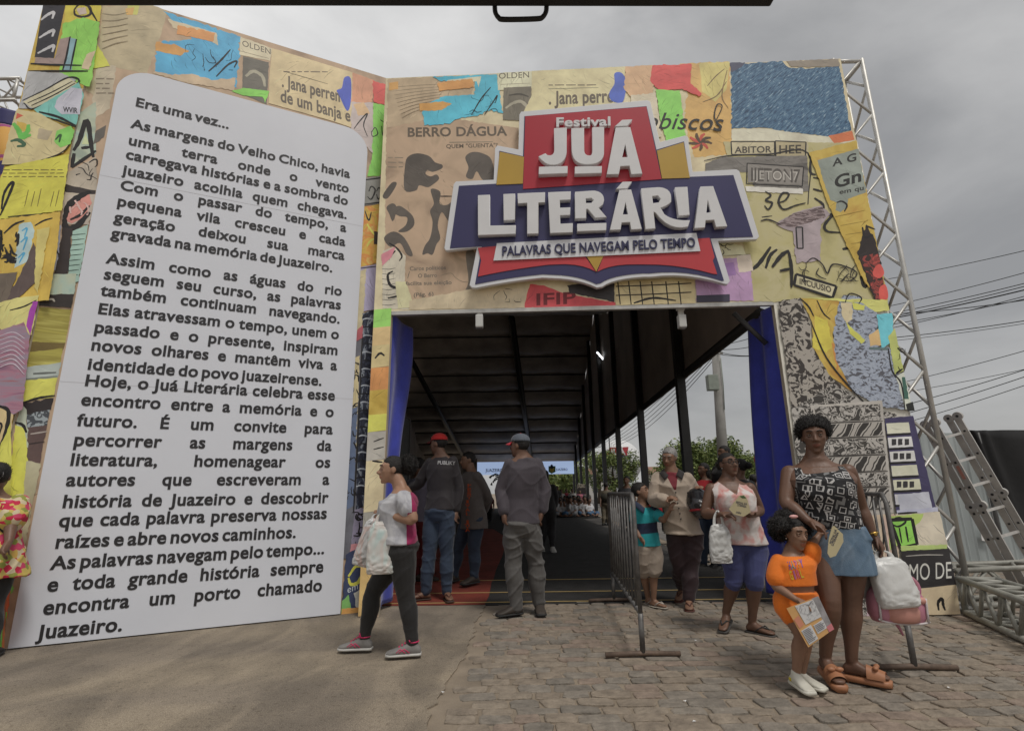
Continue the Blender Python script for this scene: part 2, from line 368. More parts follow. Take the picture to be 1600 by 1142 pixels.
# ================================================================= PRINTED PANELS
INK = mat('printing ink', (.022, .02, .02), 0.55, 0.2, 20)
def vinyl(c, k=0.45): 
    c = c if isinstance(c, str) else '%02x%02x%02x' % c
    return mat('vinyl ' + c, D(c, k), 0.5, 0.22, 4.2, 0.035, 5, detail=9)
class Print:
    """flat printed pieces on a panel, each overlapping piece a little proud of the one below"""
    def __init__(s, pl, off, seed=1): s.pl = pl; s.off = off; s.mb = MB(); s.boxes = []; s.r = random.Random(seed)
    def layer(s, pts):
        u = [p[0] for p in pts]; z = [p[1] for p in pts]; b = (min(u), max(u), min(z), max(z)); k = 0
        for c, l in s.boxes:
            if b[0] < c[1] and c[0] < b[1] and b[2] < c[3] and c[2] < b[3]: k = max(k, l + 1)
        s.boxes.append((b, k)); return s.off + 0.0005 * k
    def blob(s, pts, M):
        """patch with a rounded outline"""
        q = [np.array(p, float) for p in s.uv(pts)]; n = len(q); o = []
        for i in range(n):
            a, b, c, d = q[i - 1], q[i], q[(i + 1) % n], q[(i + 2) % n]
            for t in (0, .25, .5, .75): o.append(tuple(.5 * (2 * b + (c - a) * t + (2 * a - 5 * b + 4 * c - d) * t * t + (3 * b - a - 3 * c + d) * t ** 3)))
        s.patch(o, M, raw=True)
    def uv(s, pts): return [s.pl.uv(x, y, s.off) for x, y in pts]
    def patch(s, pts, M, torn=0.0, raw=False, hatch=False):
        if isinstance(M, str): M = vinyl(M)
        q = pts if raw else s.uv(pts)
        if torn:
            o = []
            for i in range(len(q)):
                a, b = q[i], q[(i + 1) % len(q)]; L = math.hypot(b[0] - a[0], b[1] - a[1]); n = max(2, int(L / 0.03))
                for k in range(n):
                    t = k / n; j = torn if k else 0
                    o.append((a[0] + (b[0] - a[0]) * t + s.r.gauss(0, j), a[1] + (b[1] - a[1]) * t + s.r.gauss(0, j)))
            q = o
        off = s.layer(q); s.mb.poly([s.pl.pt(u, z, off) for u, z in q], M)
        if M.name.startswith('vinyl') or hatch or M in (paperw, cream, yell, greyb): s.brush(q, M, off)
    def brush(s, q, M, off):
        """dry brush marks printed over a plain patch"""
        us = [p[0] for p in q]; zs = [p[1] for p in q]; W, H = max(us) - min(us), max(zs) - min(zs); n = int(min(70, W * H * 260))
        if n < 2: return
        def inside(x, y):
            c = False
            for i in range(len(q)):
                (x0, y0), (x1, y1) = q[i], q[i - 1]
                if (y0 > y) != (y1 > y) and x < (x1 - x0) * (y - y0) / (y1 - y0) + x0: c = not c
            return c
        base = MATS[M.name].node_tree.nodes; rp = [k for k in base if k.type == 'VALTORGB'][0].color_ramp.elements; c0 = [(rp[0].color[j] + rp[1].color[j]) / 2 for j in range(3)]
        tones = [mat(M.name + ' tone%d' % t, tuple(min(.86, x * f_ + add) for x in c0), .55, .1, 8) for t, (f_, add) in enumerate(((.72, 0), (.86, 0), (1.12, .01), (.93, .02)))]
        ang = s.r.uniform(0, 3.14)
        for i in range(n):
            x, y = s.r.uniform(min(us), max(us)), s.r.uniform(min(zs), max(zs)); a = ang + s.r.gauss(0, .35); L = s.r.uniform(.02, .10); w = s.r.uniform(.0012, .006); d = (math.cos(a), math.sin(a)); nn = (-d[1], d[0])
            pts = [(x - d[0] * L, y - d[1] * L), (x + nn[0] * w * 1.5, y + nn[1] * w * 1.5), (x + d[0] * L, y + d[1] * L)]
            if not all(inside(p[0] + nn[0] * w * g, p[1] + nn[1] * w * g) for p in pts for g in (-1.5, 1.5)): continue
            vs = []
            for p, g in zip(pts, (.35, 1, .25)): vs += [s.pl.pt(p[0] + nn[0] * w * g, p[1] + nn[1] * w * g, off + .0001 + .000004 * i), s.pl.pt(p[0] - nn[0] * w * g, p[1] - nn[1] * w * g, off + .0001 + .000004 * i)]
            s.mb.add(vs, [(0, 1, 3, 2), (2, 3, 5, 4)], s.r.choice(tones))
    def stroke(s, pts, w, M=None, closed=False, k=5, taper=True, raw=False):
        M = M or INK
        if isinstance(M, str): M = vinyl(M)
        q = pts if raw else s.uv(pts)
        c = catmull(q, k) if len(q) > 2 else [np.array(q[0], float), np.array(q[0], float) * .5 + np.array(q[1], float) * .5, np.array(q[1], float)]
        wm = w * 0.0065; off = s.layer([tuple(p) for p in c]); n = len(c); vs = []
        for i, p in enumerate(c):
            t = c[min(i + 1, n - 1)] - c[max(i - 1, 0)]; t = t / (np.linalg.norm(t) + 1e-9); nn = np.array([-t[1], t[0]])
            f = (0.45 + 0.55 * math.sin(math.pi * min(1, (i + .6) / n))) if taper else 1.0
            f *= 1 + 0.12 * math.sin(i * 2.3)
            for sg in (1, -1):
                a = p + nn * (sg * wm * f / 2); vs.append(s.pl.pt(a[0], a[1], off + 0.00002 * i))
        s.mb.add(vs, [(2 * i, 2 * i + 1, 2 * i + 3, 2 * i + 2) for i in range(n - 1)], M)
    def text(s, t, x0, y0, x1, y1, h, key='bold', M=None, up=None):
        """t written from pixel (x0,y0) to (x1,y1) along its baseline; h: capital height in photo pixels"""
        M = M or INK
        if isinstance(M, str): M = vinyl(M)
        a, b = s.uv([(x0, y0), (x1, y1)]); c = s.uv([up or (x0, y0 - h)])[0]
        off = s.layer([a, b, c])
        o = s.pl.pt(a[0], a[1], off); xd = s.pl.pt(b[0], b[1], off) - o; yd = (s.pl.pt(c[0], c[1], off) - o) / 0.7
        put_text(s.mb, key, t, o, xd, yd, M)
    def scribble(s, x0, y0, x1, y1, n, w, M=None):
        """n short loose ink strokes inside a box"""
        for _ in range(n):
            x = s.r.uniform(x0, x1); y = s.r.uniform(y0, y1); L = s.r.uniform(.2, .5) * min(x1 - x0, y1 - y0) + 4; a = s.r.uniform(0, 6.3); p = [(x, y)]
            for _ in range(3):
                a += s.r.gauss(0, .8); x += L * .5 * math.cos(a); y += L * .5 * math.sin(a); p.append((min(max(x, x0), x1), min(max(y, y0), y1)))
            s.stroke(p, w * s.r.uniform(.5, 1.2), M)
    def smalltext(s, x0, y0, x1, y1, rows, h=3.5, M='6a6152'):
        for i in range(rows):
            t = (i + .5) / rows; y = y0 + (y1 - y0) * t; x = x0
            while x < x1 - 6:
                w = s.r.uniform(5, 16); w = min(w, x1 - x)
                s.stroke([(x, y), (x + w, y + s.r.uniform(-.4, .4))], h * .55, M, taper=False); x += w + 3
denim = pattern('denim print', [D('2a4662'), D('3c5f7e'), D('527590'), D('93a9b6')], 'noise', 11, [0, .40, .52, .64], 0.6, (1.2, 1, 6.0), .5, 8, rot=(0, R(-42), 0))
wood = pattern('woodcut print', [D('37322f'), D('9b958c'), D('5b5450')], 'noise', 9, [0, .50, .70], 0.6, (1, 1, 1), 2.2, 3)
wood2 = pattern('woodcut maze print', [D('3c3936'), D('a29e98'), D('403d39'), D('a8a49e')], 'noise', 10, [0, .43, .50, .57], 0.6, (1, 1, 1.3), 1.0, 2)
bluehatch = pattern('blue beard print', [D('55565e'), D('8d97a8'), D('9aa3b2'), D('6b7280')], 'noise', 14, [0, .43, .52, .66], 0.6, (1, 1, 1.6), 1.6, 3)
bwin = pattern('dark windows print', [D('1f2230'), D('33394a'), D('7f8791'), D('22222c')], 'noise', 9, [0, .46, .56, .66], 0.6, (2.2, 2.2, 1), 0.9, 3)
wash = pattern('pale wash print', [D('7fa09b'), D('9fb3a6'), D('a9b29c'), D('8d9a8c')], 'noise', 3, 'soft', 0.6, (1, 1, 1), 0.8, 5)
olive = pattern('olive field print', [D('6f6a25'), D('a49c3e'), D('8a8030'), D('b3ad52')], 'noise', 3, 'soft', 0.6, (.5, .5, 5), 0.5, 4)
pinkw = pattern('pink wash print', [D('7d5a72'), D('a06f82'), D('8b7f90'), D('9a5d63')], 'noise', 3, 'soft', 0.6, (.7, .7, 5), 0.6, 4)
flower = pattern('red flower print', [D('3a2723'), D('8e3a34'), D('3f2a26'), D('a8423a')], 'noise', 8, [0, .46, .56, .60], 0.6, (1, 1, 1), 1.5, 2)
sunfl = pattern('sunflower print', [D('a9852a'), D('d9a83a'), D('cf7f33'), D('d8b860')], 'noise', 6, 'soft', 0.6, (1, 1, 1), 1.0, 4)
paperw = pattern('kraft paper print', [D('917a66'), D('ab9379'), D('b79d82'), D('a08a70')], 'noise', 2.2, 'soft', 0.6, (1, 1, 1), 0.9, 7)
greyb = pattern('grey house print', [D('4a4744'), D('7a7671'), D('68645f'), D('8d8982')], 'noise', 3, 'soft', 0.6, (1, 1, 3), 0.5, 6)
cream = pattern('cream wash print', [D('948c58'), D('b0a873'), D('b3ab80'), D('a19a5e')], 'noise', 2, 'soft', 0.6, (1, 1, 1), 0.8, 6)
yell = pattern('yellow wash print', [D('a88a2c'), D('b89c38'), D('c2a846'), D('b08430')], 'noise', 2.5, 'soft', 0.6, (1, 1, 1), 0.9, 5)

# ---------------- the gate front
gate = thing('entrance_gate', FAC.pt(-2.9, 0), 'tall collage printed gate front with a wide rectangular opening under its sign', 'gate')
def gate_front():
    al = mat('aluminium', (.56, .55, .52), 0.45, 0.15, 8, metal=0.45)
    raw = mat('panel backing', D('9a8f7e'), 0.7)
    uL = FAC.uv(603, 122)[0]; uR = FAC.uv(1312, 92)[0] + .01; zt = FAC.uv(900, 110)[1]
    oL = FAC.uv(612, 487)[0]; oR = FAC.uv(1208, 471)[0]; oz = FAC.uv(900, 479)[1]
    mb = MB(); out = [(uL, 0.0), (uL, zt), (uR, zt + .0), (uR, 0.0), (oR, 0.0), (oR, oz), (oL, oz), (oL, 0.0)]
    mb.poly([FAC.pt(u, z) for u, z in out], raw, FAC.n * -0.06); mb.build('front_panel', gate)
    P = Print(FAC, 0.003, 3)
    t = P.patch; S = P.stroke; T = P.text
    P.patch([(uL + .002, 0.002), (uL + .002, oz), (oL - .002, oz), (oL - .002, 0.002)], paperw, raw=True)
    P.patch([(uL + .002, oz), (uL + .002, zt - .002), (uR - .002, zt - .002), (uR - .002, oz)], 'b39b7d', raw=True)
    P.patch([(oR + .002, .002), (oR + .002, oz), (uR - .002, oz), (uR - .002, .002)], 'a3a096', raw=True)
    # --- upper band, left part
    t([(604, 190), (700, 185), (810, 200), (812, 380), (735, 430), (735, 480), (640, 482), (600, 470)], paperw, .004)
    t([(606, 124), (690, 120), (745, 124), (735, 150), (700, 158), (662, 170), (668, 188), (605, 200)], '97866d', .006)
    for i in range(9): S([(612 + i * 2, 137 + i * 6), (650, 134 + i * 5), (690, 132 + i * 4)], 1.1, '6e614f')
    t([(676, 121), (776, 117), (786, 178), (768, 172), (742, 182), (722, 184), (700, 194), (663, 197), (660, 166), (692, 152), (742, 148), (742, 128), (690, 128)], '3d93bf', .007)
    t([(700, 126), (752, 120), (748, 138), (745, 128), (690, 136)], 'b5a58c', .003)
    t([(684, 130), (738, 124), (741, 137), (686, 143)], 'b27840', .005); t([(655, 163), (692, 159), (706, 163), (690, 173), (656, 174)], 'b57c3c', .005)
    t([(608, 130), (622, 128), (622, 140), (608, 142)], 'b48048', .003)
    S([(737, 180), (752, 155), (767, 137)], 2.6); S([(757, 180), (772, 158), (777, 150), (774, 162)], 2.6); P.scribble(720, 150, 780, 180, 7, 1)
    t([(777, 115), (831, 112), (831, 139), (778, 142)], 'b3a48a', .002); T('OLDEN', 779, 124, 828, 122, 9, 'reg', '4d463c'); S([(782, 133), (828, 131)], 1, '6a6152')
    t([(787, 138), (830, 136), (829, 190), (786, 188)], '5d584c', .002); S([(790, 170), (802, 162), (815, 160), (826, 172), (828, 182)], 7, '8a8574'); S([(795, 150), (812, 148), (826, 152)], 4, '3a362e')
    t([(831, 112), (977, 105), (972, 166), (818, 176), (831, 150)], 'b59d78', .002)
    P.smalltext(857, 131, 935, 137, 1, 4, '5c5140'); S([(857, 140), (935, 138)], 1.0)
    T('. Jana perren', 857, 164, 970, 160, 20, 'fat', '4f473c')
    P.blob([(960, 116), (971, 115), (978, 128), (976, 152), (970, 162), (955, 158), (952, 146), (960, 132)], '3a4f9a')
    t([(977, 105), (1022, 103), (1020, 150), (985, 152), (975, 140)], 'b98663', .006)
    t([(1062, 100), (1140, 97), (1145, 242), (1085, 246), (1068, 190), (1075, 140)], 'b98545', .006)
    t([(1092, 99), (1140, 97), (1135, 140), (1118, 160), (1098, 145)], 'bd9a56', .006)
    t([(1019, 104), (1080, 101), (1079, 132), (1096, 147), (1092, 152), (1066, 140), (1030, 143), (1016, 128)], 'b53431', .005)
    t([(1024, 141), (1062, 143), (1068, 190), (1072, 222), (1042, 224), (1032, 190)], '67b13c', .004)
    t([(985, 150), (1024, 146), (1034, 215), (990, 218)], 'b49c86', .005)
    T('obiscos', 1004, 202, 1128, 205, 26, 'ital'); S([(1118, 190), (1128, 168), (1120, 165), (1116, 185), (1126, 205), (1108, 203)], 2.5)
    for a in range(9):
        an = a * .7; S([(1094, 224), (1094 + 10 * math.cos(an), 222 + 8 * math.sin(an)), (1094 + 19 * math.cos(an + .2), 222 + 14 * math.sin(an + .2))], 6, '9b3a2b' if a % 2 else '41301f')
    S([(1105, 135), (1118, 120), (1132, 108)], 2, '5d4a2c'); S([(1098, 160), (1120, 150), (1135, 128)], 2, '5d4a2c'); S([(1136, 110), (1128, 150), (1138, 170)], 2.2, '6d5530')
    # kraft newspaper with shadow figures
    T('BERRO DÁGUA', 636, 214, 792, 212, 14, 'fat', '4f463b'); T('QUEM "GUENTA"?', 697, 232, 778, 230, 6, 'bold', '4f463b'); S([(702, 223), (770, 222)], 2, '6d6253', taper=False)
    SIL = vinyl('4a443e')
    P.blob([(632, 297), (633, 258), (638, 245), (652, 240), (670, 244), (680, 254), (691, 258), (690, 264), (676, 269), (668, 266), (665, 272), (673, 276), (682, 273), (686, 280), (676, 289), (668, 293), (655, 290), (650, 298)], SIL)
    P.blob([(673, 296), (688, 300), (687, 318), (700, 320), (720, 306), (712, 360), (700, 345), (690, 332), (684, 352), (688, 372), (682, 382), (676, 398), (668, 396), (660, 398), (664, 384), (672, 372), (676, 348), (672, 330), (678, 318)], SIL)
    P.blob([(727, 246), (738, 238), (754, 240), (768, 250), (772, 280), (755, 282), (745, 268), (738, 280), (728, 276), (732, 262)], SIL)
    P.blob([(612, 330), (622, 322), (632, 326), (645, 338), (647, 352), (636, 362), (622, 362), (634, 352), (636, 340), (624, 338)], SIL); P.blob([(600, 372), (615, 362), (632, 372), (645, 398), (636, 398), (625, 380), (610, 386)], SIL)
    P.blob([(604, 324), (614, 318), (620, 326), (614, 346), (608, 334)], SIL); P.blob([(598, 306), (612, 286), (620, 288), (606, 310)], SIL)
    P.blob([(728, 395), (742, 395), (745, 445), (775, 462), (760, 466), (725, 462), (732, 440)], vinyl('5b544b'))
    S([(688, 307), (706, 307)], 2.4)
    P.smalltext(606, 243, 630, 265, 3, 4, '6d6253')
    T('Caros políticos', 640, 423, 697, 421, 6, 'bold', '5a5349'); T('O Berro', 653, 434, 683, 433, 6, 'bold', '5a5349'); T('facilita sua eleição', 634, 446, 706, 444, 6, 'bold', '5a5349'); T('(Pág. 6)', 646, 464, 678, 462, 6, 'bold', '5a5349')
    S([(637, 435), (640, 424)], 1.4, '5a5349'); S([(688, 431), (704, 427), (712, 434), (722, 440), (734, 441)], 1, '6d6253')
    # left foot of the band and narrow left column
    t([(598, 392), (618, 385), (634, 400), (632, 470), (640, 484), (598, 482)], 'a09a8a', .004)
    for i in range(8): S([(597, 420 + i * 8), (608, 421 + i * 8), (618, 419 + i * 8)], 1.2, '4b4a45')
    S([(614, 424), (606, 430), (610, 446), (624, 452), (622, 462), (606, 466)], 5.0); S([(608, 380), (620, 388), (628, 400), (624, 408)], 3.5); S([(598, 412), (618, 392)], 4)
    t([(596, 398), (618, 386), (612, 402), (597, 416)], 'b06a74', .002)
    t([(618, 440), (634, 440), (648, 480), (622, 482)], 'aba27e', .003)
    def colm(y0, y1, c, k=.004):
        P.patch([(uL + .004, zb) for zb in ()] or [(uL + .004, FAC.uv(600, y0)[1]), (oL - .004, FAC.uv(606, y0 - 2)[1]), (oL - .004, FAC.uv(604, y1 - 3)[1]), (uL + .004, FAC.uv(598, y1)[1])], c, raw=True)
    colm(484, 515, '74a84a'); colm(512, 545, 'b98f62'); colm(540, 575, 'a09267'); colm(575, 612, 'c9713a'); colm(610, 650, yell); colm(648, 675, 'bfb03a'); colm(675, 720, '8b8881'); colm(720, 800, 'a89a7a'); colm(800, 880, '77756e'); colm(880, 962, 'b58b54')
    S([(586, 560), (594, 552), (601, 556)], 4); S([(584, 690), (600, 684)], 2); S([(584, 702), (600, 698)], 2); S([(582, 720), (598, 722)], 3)
    # --- denim and right part of the band
    t([(1142, 110), (1162, 100), (1222, 96), (1232, 106), (1262, 108), (1311, 103), (1330, 204), (1294, 214), (1240, 207), (1190, 200), (1143, 202)], denim, .006)
    t([(1228, 96), (1310, 93), (1312, 104), (1262, 106), (1236, 105)], '6f675c', .005); t([(1140, 99), (1164, 98), (1158, 106), (1143, 114)], '35384c', .004)
    t([(1143, 203), (1190, 201), (1240, 208), (1293, 214), (1330, 205), (1337, 226), (1143, 222)], 'aaa28f', .004)
    t([(1294, 213), (1331, 205), (1335, 219), (1304, 225)], 'bd5a30', .003)
    t([(1130, 222), (1337, 224), (1384, 470), (1175, 472), (1150, 300)], cream, .004)
    t([(1142, 220), (1262, 222), (1262, 245), (1145, 242)], '9a9276', .004); t([(1210, 222), (1258, 224), (1257, 246), (1212, 246)], '8f8567', .002)
    T('ABITOR', 1148, 240, 1205, 239, 10, 'bold', '3a352d'); T('HEE', 1216, 241, 1252, 240, 13, 'bold', '3a352d')
    for q in ([(1142, 222), (1210, 222), (1210, 244), (1143, 242), (1142, 222)], [(1211, 221), (1259, 223), (1258, 247), (1212, 246), (1211, 221)]): 
        for a, b in zip(q, q[1:]): S([a, b], 2.2, taper=False)
    t([(1102, 256), (1130, 246), (1260, 244), (1264, 300), (1180, 298), (1170, 270), (1102, 268)], greyb, .003); S([(1100, 252), (1140, 244), (1200, 242), (1262, 240), (1262, 320)], 3)
    t([(1168, 257), (1254, 262), (1252, 290), (1168, 286)], '6b6762', .002); T('IJETON7', 1172, 283, 1250, 286, 20, 'bold', '403c38'); T('IJETON7', 1175, 281, 1247, 283, 14, 'reg', '8d8a84')
    for a, b in zip([(1167, 256), (1255, 262), (1253, 292), (1166, 288)], [(1255, 262), (1253, 292), (1166, 288), (1167, 256)]): S([a, b], 1.8, taper=False)
    t([(1164, 292), (1254, 296), (1254, 304), (1166, 300)], 'a5a29b', .002)
    S([(1195, 300), (1204, 306), (1196, 314), (1206, 318), (1200, 328), (1194, 322)], 4); S([(1214, 318), (1226, 314), (1232, 304), (1222, 303), (1216, 316), (1224, 328), (1242, 322), (1258, 318)], 4)
    S([(1270, 296), (1284, 300)], 4); S([(1266, 250), (1266, 270), (1274, 274)], 5); S([(1270, 278), (1292, 282)], 3); S([(1272, 310), (1286, 322), (1278, 340)], 5); S([(1284, 340), (1300, 336), (1288, 352), (1292, 362), (1312, 364)], 5)
    t([(1212, 350), (1238, 334), (1284, 322), (1296, 336), (1282, 352), (1281, 408), (1244, 412), (1238, 362), (1224, 358)], '857a7e', .006)
    t([(1212, 352), (1240, 334), (1284, 324), (1290, 340), (1240, 356)], pattern('roof strokes print', [D('4b3f3f'), D('8f7f80'), D('5c4d4e'), D('9a8b8a')], 'noise', 12, None, .6, (1, 1, 4), 1.0, 3), .004)
    S([(1188, 346), (1200, 344), (1220, 352)], 3); S([(1190, 340), (1206, 338)], 2.5); t([(1244, 357), (1252, 357), (1253, 388), (1246, 388)], '7d7478', .0); 
    for a, b in zip([(1243, 356), (1253, 356), (1254, 389), (1245, 389)], [(1253, 356), (1254, 389), (1245, 389), (1243, 356)]): S([a, b], 2.5, taper=False)
    S([(1172, 424), (1186, 412), (1204, 386)], 7); S([(1196, 420), (1203, 400), (1214, 390)], 6); S([(1206, 418), (1220, 400), (1232, 392)], 7); S([(1232, 394), (1236, 420), (1236, 450)], 6); S([(1218, 424), (1236, 420)], 5)
    for q in ([(1243, 429), (1306, 448), (1300, 466), (1240, 446)],):
        t(q, '9c9678', .001)
        for a, b in zip(q, q[1:] + q[:1]): S([a, b], 4.5, taper=False)
    T('INCUUSIO', 1248, 444, 1298, 458, 9, 'bold', '3a352d')
    S([(1258, 412), (1270, 404), (1284, 414), (1292, 428), (1300, 414), (1322, 418), (1338, 428), (1326, 440), (1310, 436)], 2.6); P.scribble(1246, 405, 1340, 440, 14, 2)
    S([(1316, 390), (1326, 388)], 5); S([(1338, 402), (1340, 414)], 6); S([(1344, 432), (1350, 448), (1356, 444)], 6)
    t([(1085, 408), (1170, 402), (1178, 470), (1088, 472)], '8f7292', .004); t([(1112, 415), (1146, 410), (1150, 430), (1114, 434)], '7b5c8a', .003); t([(1150, 400), (1172, 398), (1177, 424), (1154, 426)], 'b09a8c', .003)
    t([(1088, 462), (1140, 460), (1140, 472), (1088, 473)], '2e2c3a'); S([(1095, 400), (1172, 398)], 2)
    t([(1092, 388), (1130, 378), (1160, 385), (1165, 398), (1092, 402)], 'aaa384', .003); P.scribble(1100, 382, 1160, 398, 6, 2)
    t([(820, 474), (828, 444), (850, 446), (880, 458), (962, 473), (962, 478), (820, 481)], 'b23b41', .003); T('IFIP', 836, 477, 900, 474, 18, 'bold', '5d2024')
    t([(886, 446), (960, 438), (960, 472), (890, 458)], '2b2829', .004)
    t([(960, 440), (1085, 434), (1086, 474), (962, 477)], 'a89870', .003)
    for x in (965, 982, 1000, 1018, 1040, 1060): S([(x, 440), (x + 4, 476)], 2, taper=False)
    for y in (446, 460): S([(962, y + 2), (1020, y), (1080, y - 3)], 2, taper=False)
    S([(990, 474), (1020, 466), (1056, 470)], 4)
    t([(640, 470), (735, 452), (822, 450), (820, 481), (640, 484)], 'a1947a', .004); P.scribble(770, 452, 820, 472, 5, 1.4)
    # --- yellow diagonal with blackletter scrap
    t([(1263, 240), (1337, 221), (1386, 470), (1374, 472), (1350, 442), (1318, 376), (1292, 318)], yell, .003)
    t([(1276, 252), (1340, 234), (1352, 302), (1324, 312), (1322, 326), (1312, 333), (1304, 330), (1306, 318), (1296, 314), (1284, 280)], '737b74', .003)
    T('A G', 1300, 262, 1338, 252, 12, 'bold', '20201e'); T('Gn', 1302, 296, 1346, 284, 19, 'fat', '1d1d1b'); T('em qu', 1310, 305, 1349, 298, 7, 'bold', '2c2c2a')
    S([(1318, 332), (1322, 322), (1314, 316), (1306, 318)], 3.5)
    for i in range(5): S([(1304 + i * 8, 340 + i * 14), (1350 + i * 5, 330 + i * 16)], 1.2, '7b6420')
    t([(1338, 398), (1352, 352), (1366, 376), (1372, 400), (1384, 468), (1366, 472)], '241d1c', .006); t([(1342, 402), (1370, 398), (1384, 468), (1368, 471)], flower, .006)
    P.blob([(1366, 418), (1374, 414), (1380, 428), (1372, 436), (1362, 430)], 'bb4038'); P.blob([(1372, 452), (1382, 446), (1386, 466), (1374, 470)], 'bb4038'); S([(1346, 356), (1350, 372), (1362, 368)], 4); S([(1352, 354), (1366, 360)], 3)
    # --- right column
    t([(1214, 472), (1250, 466), (1262, 500), (1266, 540), (1300, 592), (1350, 634), (1240, 650), (1236, 640)], wood, .006)
    t([(1236, 640), (1300, 600), (1372, 640), (1400, 648), (1398, 660), (1240, 690)], wood2, .006)
    t([(1250, 467), (1312, 470), (1320, 486), (1300, 520), (1304, 560), (1330, 612), (1296, 588), (1270, 545), (1268, 505)], yell, .004)
    t([(1272, 494), (1292, 500), (1300, 540), (1290, 552), (1268, 544)], 'c39a2a', .006); t([(1298, 536), (1312, 542), (1308, 580), (1302, 562)], 'b9722f', .005)
    t([(1310, 472), (1316, 462), (1340, 464), (1368, 486), (1372, 542), (1394, 545), (1412, 640), (1370, 636), (1330, 612), (1304, 560), (1300, 520)], bluehatch, .006)
    t([(1255, 466), (1385, 470), (1388, 486), (1365, 488), (1345, 474), (1310, 472)], 'b3ab55', .004)
    S([(1318, 476), (1326, 460), (1344, 466), (1340, 476)], 2.5); t([(1312, 474), (1330, 474), (1330, 500), (1322, 506), (1314, 494)], 'b09a7a', .003); t([(1330, 474), (1350, 478), (1348, 486), (1332, 484)], 'c0ab3c', .003); t([(1320, 504), (1330, 514), (1350, 532), (1344, 538), (1326, 522)], 'bfae3c', .003)
    t([(1356, 524), (1372, 514), (1378, 540), (1358, 542)], 'b08a5a', .005)
    t([(1368, 492), (1392, 490), (1395, 532), (1376, 546), (1372, 520)], '4f9aa6', .003); S([(1356, 545), (1385, 546)], 4, '4b5a5a', taper=False)
    t([(1386, 526), (1396, 514), (1410, 580), (1396, 586)], '8f9650', .003); t([(1398, 588), (1410, 582), (1424, 640), (1412, 640)], '9fa398', .003); t([(1407, 590), (1412, 590), (1418, 624), (1410, 624)], '2f4f45', .003); t([(1413, 632), (1424, 628), (1427, 642), (1416, 643)], '1f2120')
    S([(1386, 545), (1392, 580), (1406, 600), (1412, 642)], 2.6); S([(1266, 505), (1290, 560), (1330, 610), (1360, 640)], 3.0); S([(1250, 468), (1262, 480), (1270, 495)], 3); S([(1275, 470), (1285, 490), (1296, 500)], 2.4); P.scribble(1400, 545, 1412, 580, 6, 2)
    S([(1398, 584), (1408, 577)], 3)
    # woodcut stack of books
    t([(1264, 634), (1376, 626), (1394, 800), (1352, 808), (1290, 810)], '8f8b85', .002)
    rows = [(636, 660), (664, 684), (688, 712), (716, 738), (742, 762), (766, 796)]
    for i, (a, b) in enumerate(rows):
        w = wood2 if i % 2 == 0 else pattern('slanted woodcut print', [D('33302e'), D('a7a39c'), D('3b3835'), D('a19c95')], 'wave', 2.2, None, .6, (1, 1, 1), 2.5, 2, rot=(0, R(35), 0))
        t([(1270 + (a - 630) * .15, a), (1372 + (a - 630) * .10, a - 4), (1372 + (b - 630) * .10, b - 4), (1270 + (b - 630) * .15, b)], w, .002); S([(1272, b + 2), (1320, b), (1374 + (b - 630) * .1, b - 2)], 2.2, '2d2a28')
    t([(1380, 654), (1424, 650), (1460, 795), (1398, 800)], '35314e', .002)
    for i, c in enumerate(('b2a893', 'a9a9a6', 'a3a3a1', 'b5aa92', 'b2a890', 'a2a2aa')):
        y = 660 + i * 22; xo = i * 2.6; t([(1382 + xo, y + 2), (1417 + xo * 1.6, y), (1420 + xo * 1.6, y + 16), (1384 + xo, y + 18)], c, .001); S([(1382 + xo, y + 20), (1420 + xo * 1.6, y + 18)], 3.0, taper=False)
        if i in (1, 2, 4): 
            for x in (1388, 1398, 1408): t([(x + xo, y + 4), (x + 7 + xo, y + 4), (x + 7 + xo, y + 13), (x + xo, y + 14)], '2b2a2c', .002)
    t([(1400, 772), (1448, 768), (1454, 795), (1404, 799)], '9a9cb0', .003); t([(1398, 797), (1462, 792), (1463, 799), (1399, 803)], '9496ae', .003)
    t([(1340, 806), (1395, 802), (1412, 960), (1350, 961)], 'a3937f', .003)
    for i, x in enumerate((1348, 1356, 1366, 1374, 1384)): S([(x, 808), (x + 4, 840), (x + 1, 875)], 2.4)
    t([(1340, 870), (1372, 868), (1376, 962), (1340, 962)], 'a08a93', .003); t([(1376, 808), (1396, 804), (1400, 880), (1384, 900)], 'b09083', .003)
    t([(1396, 803), (1465, 799), (1478, 853), (1404, 858)], 'a39b8a', .003); t([(1384, 806), (1440, 802), (1436, 812), (1392, 858), (1388, 858)], '8ba04c', .003)
    t([(1390, 812), (1420, 810), (1428, 848), (1402, 854)], '6fae3a', .003)
    for a, b in zip([(1388, 812), (1422, 810), (1430, 850), (1404, 856)], [(1422, 810), (1430, 850), (1404, 856), (1388, 812)]): S([a, b], 5, taper=False)
    S([(1385, 816), (1400, 808), (1412, 814), (1400, 822), (1387, 816)], 3); S([(1402, 824), (1406, 848)], 2.4); S([(1412, 822), (1416, 846)], 3)
    S([(1400, 802), (1430, 800)], 3); t([(1404, 852), (1476, 850), (1477, 858), (1405, 860)], '8fa05a', .002)
    t([(1405, 860), (1479, 856), (1490, 912), (1412, 920)], '262425', .002)
    T('MO DE', 1416, 906, 1484, 902, 26, 'reg', 'a9a69e'); S([(1412, 868), (1440, 866), (1470, 866)], 1.6, '8d8a84')
    t([(1412, 920), (1490, 912), (1497, 958), (1414, 960)], 'b3967a', .001); S([(1463, 952), (1462, 940), (1468, 934), (1470, 944), (1473, 952)], 4.5); S([(1414, 919), (1490, 911)], 2, '2b2a2c')
    t([(1240, 690), (1268, 640), (1290, 812), (1350, 808), (1352, 960), (1285, 960)], wood2, .003)
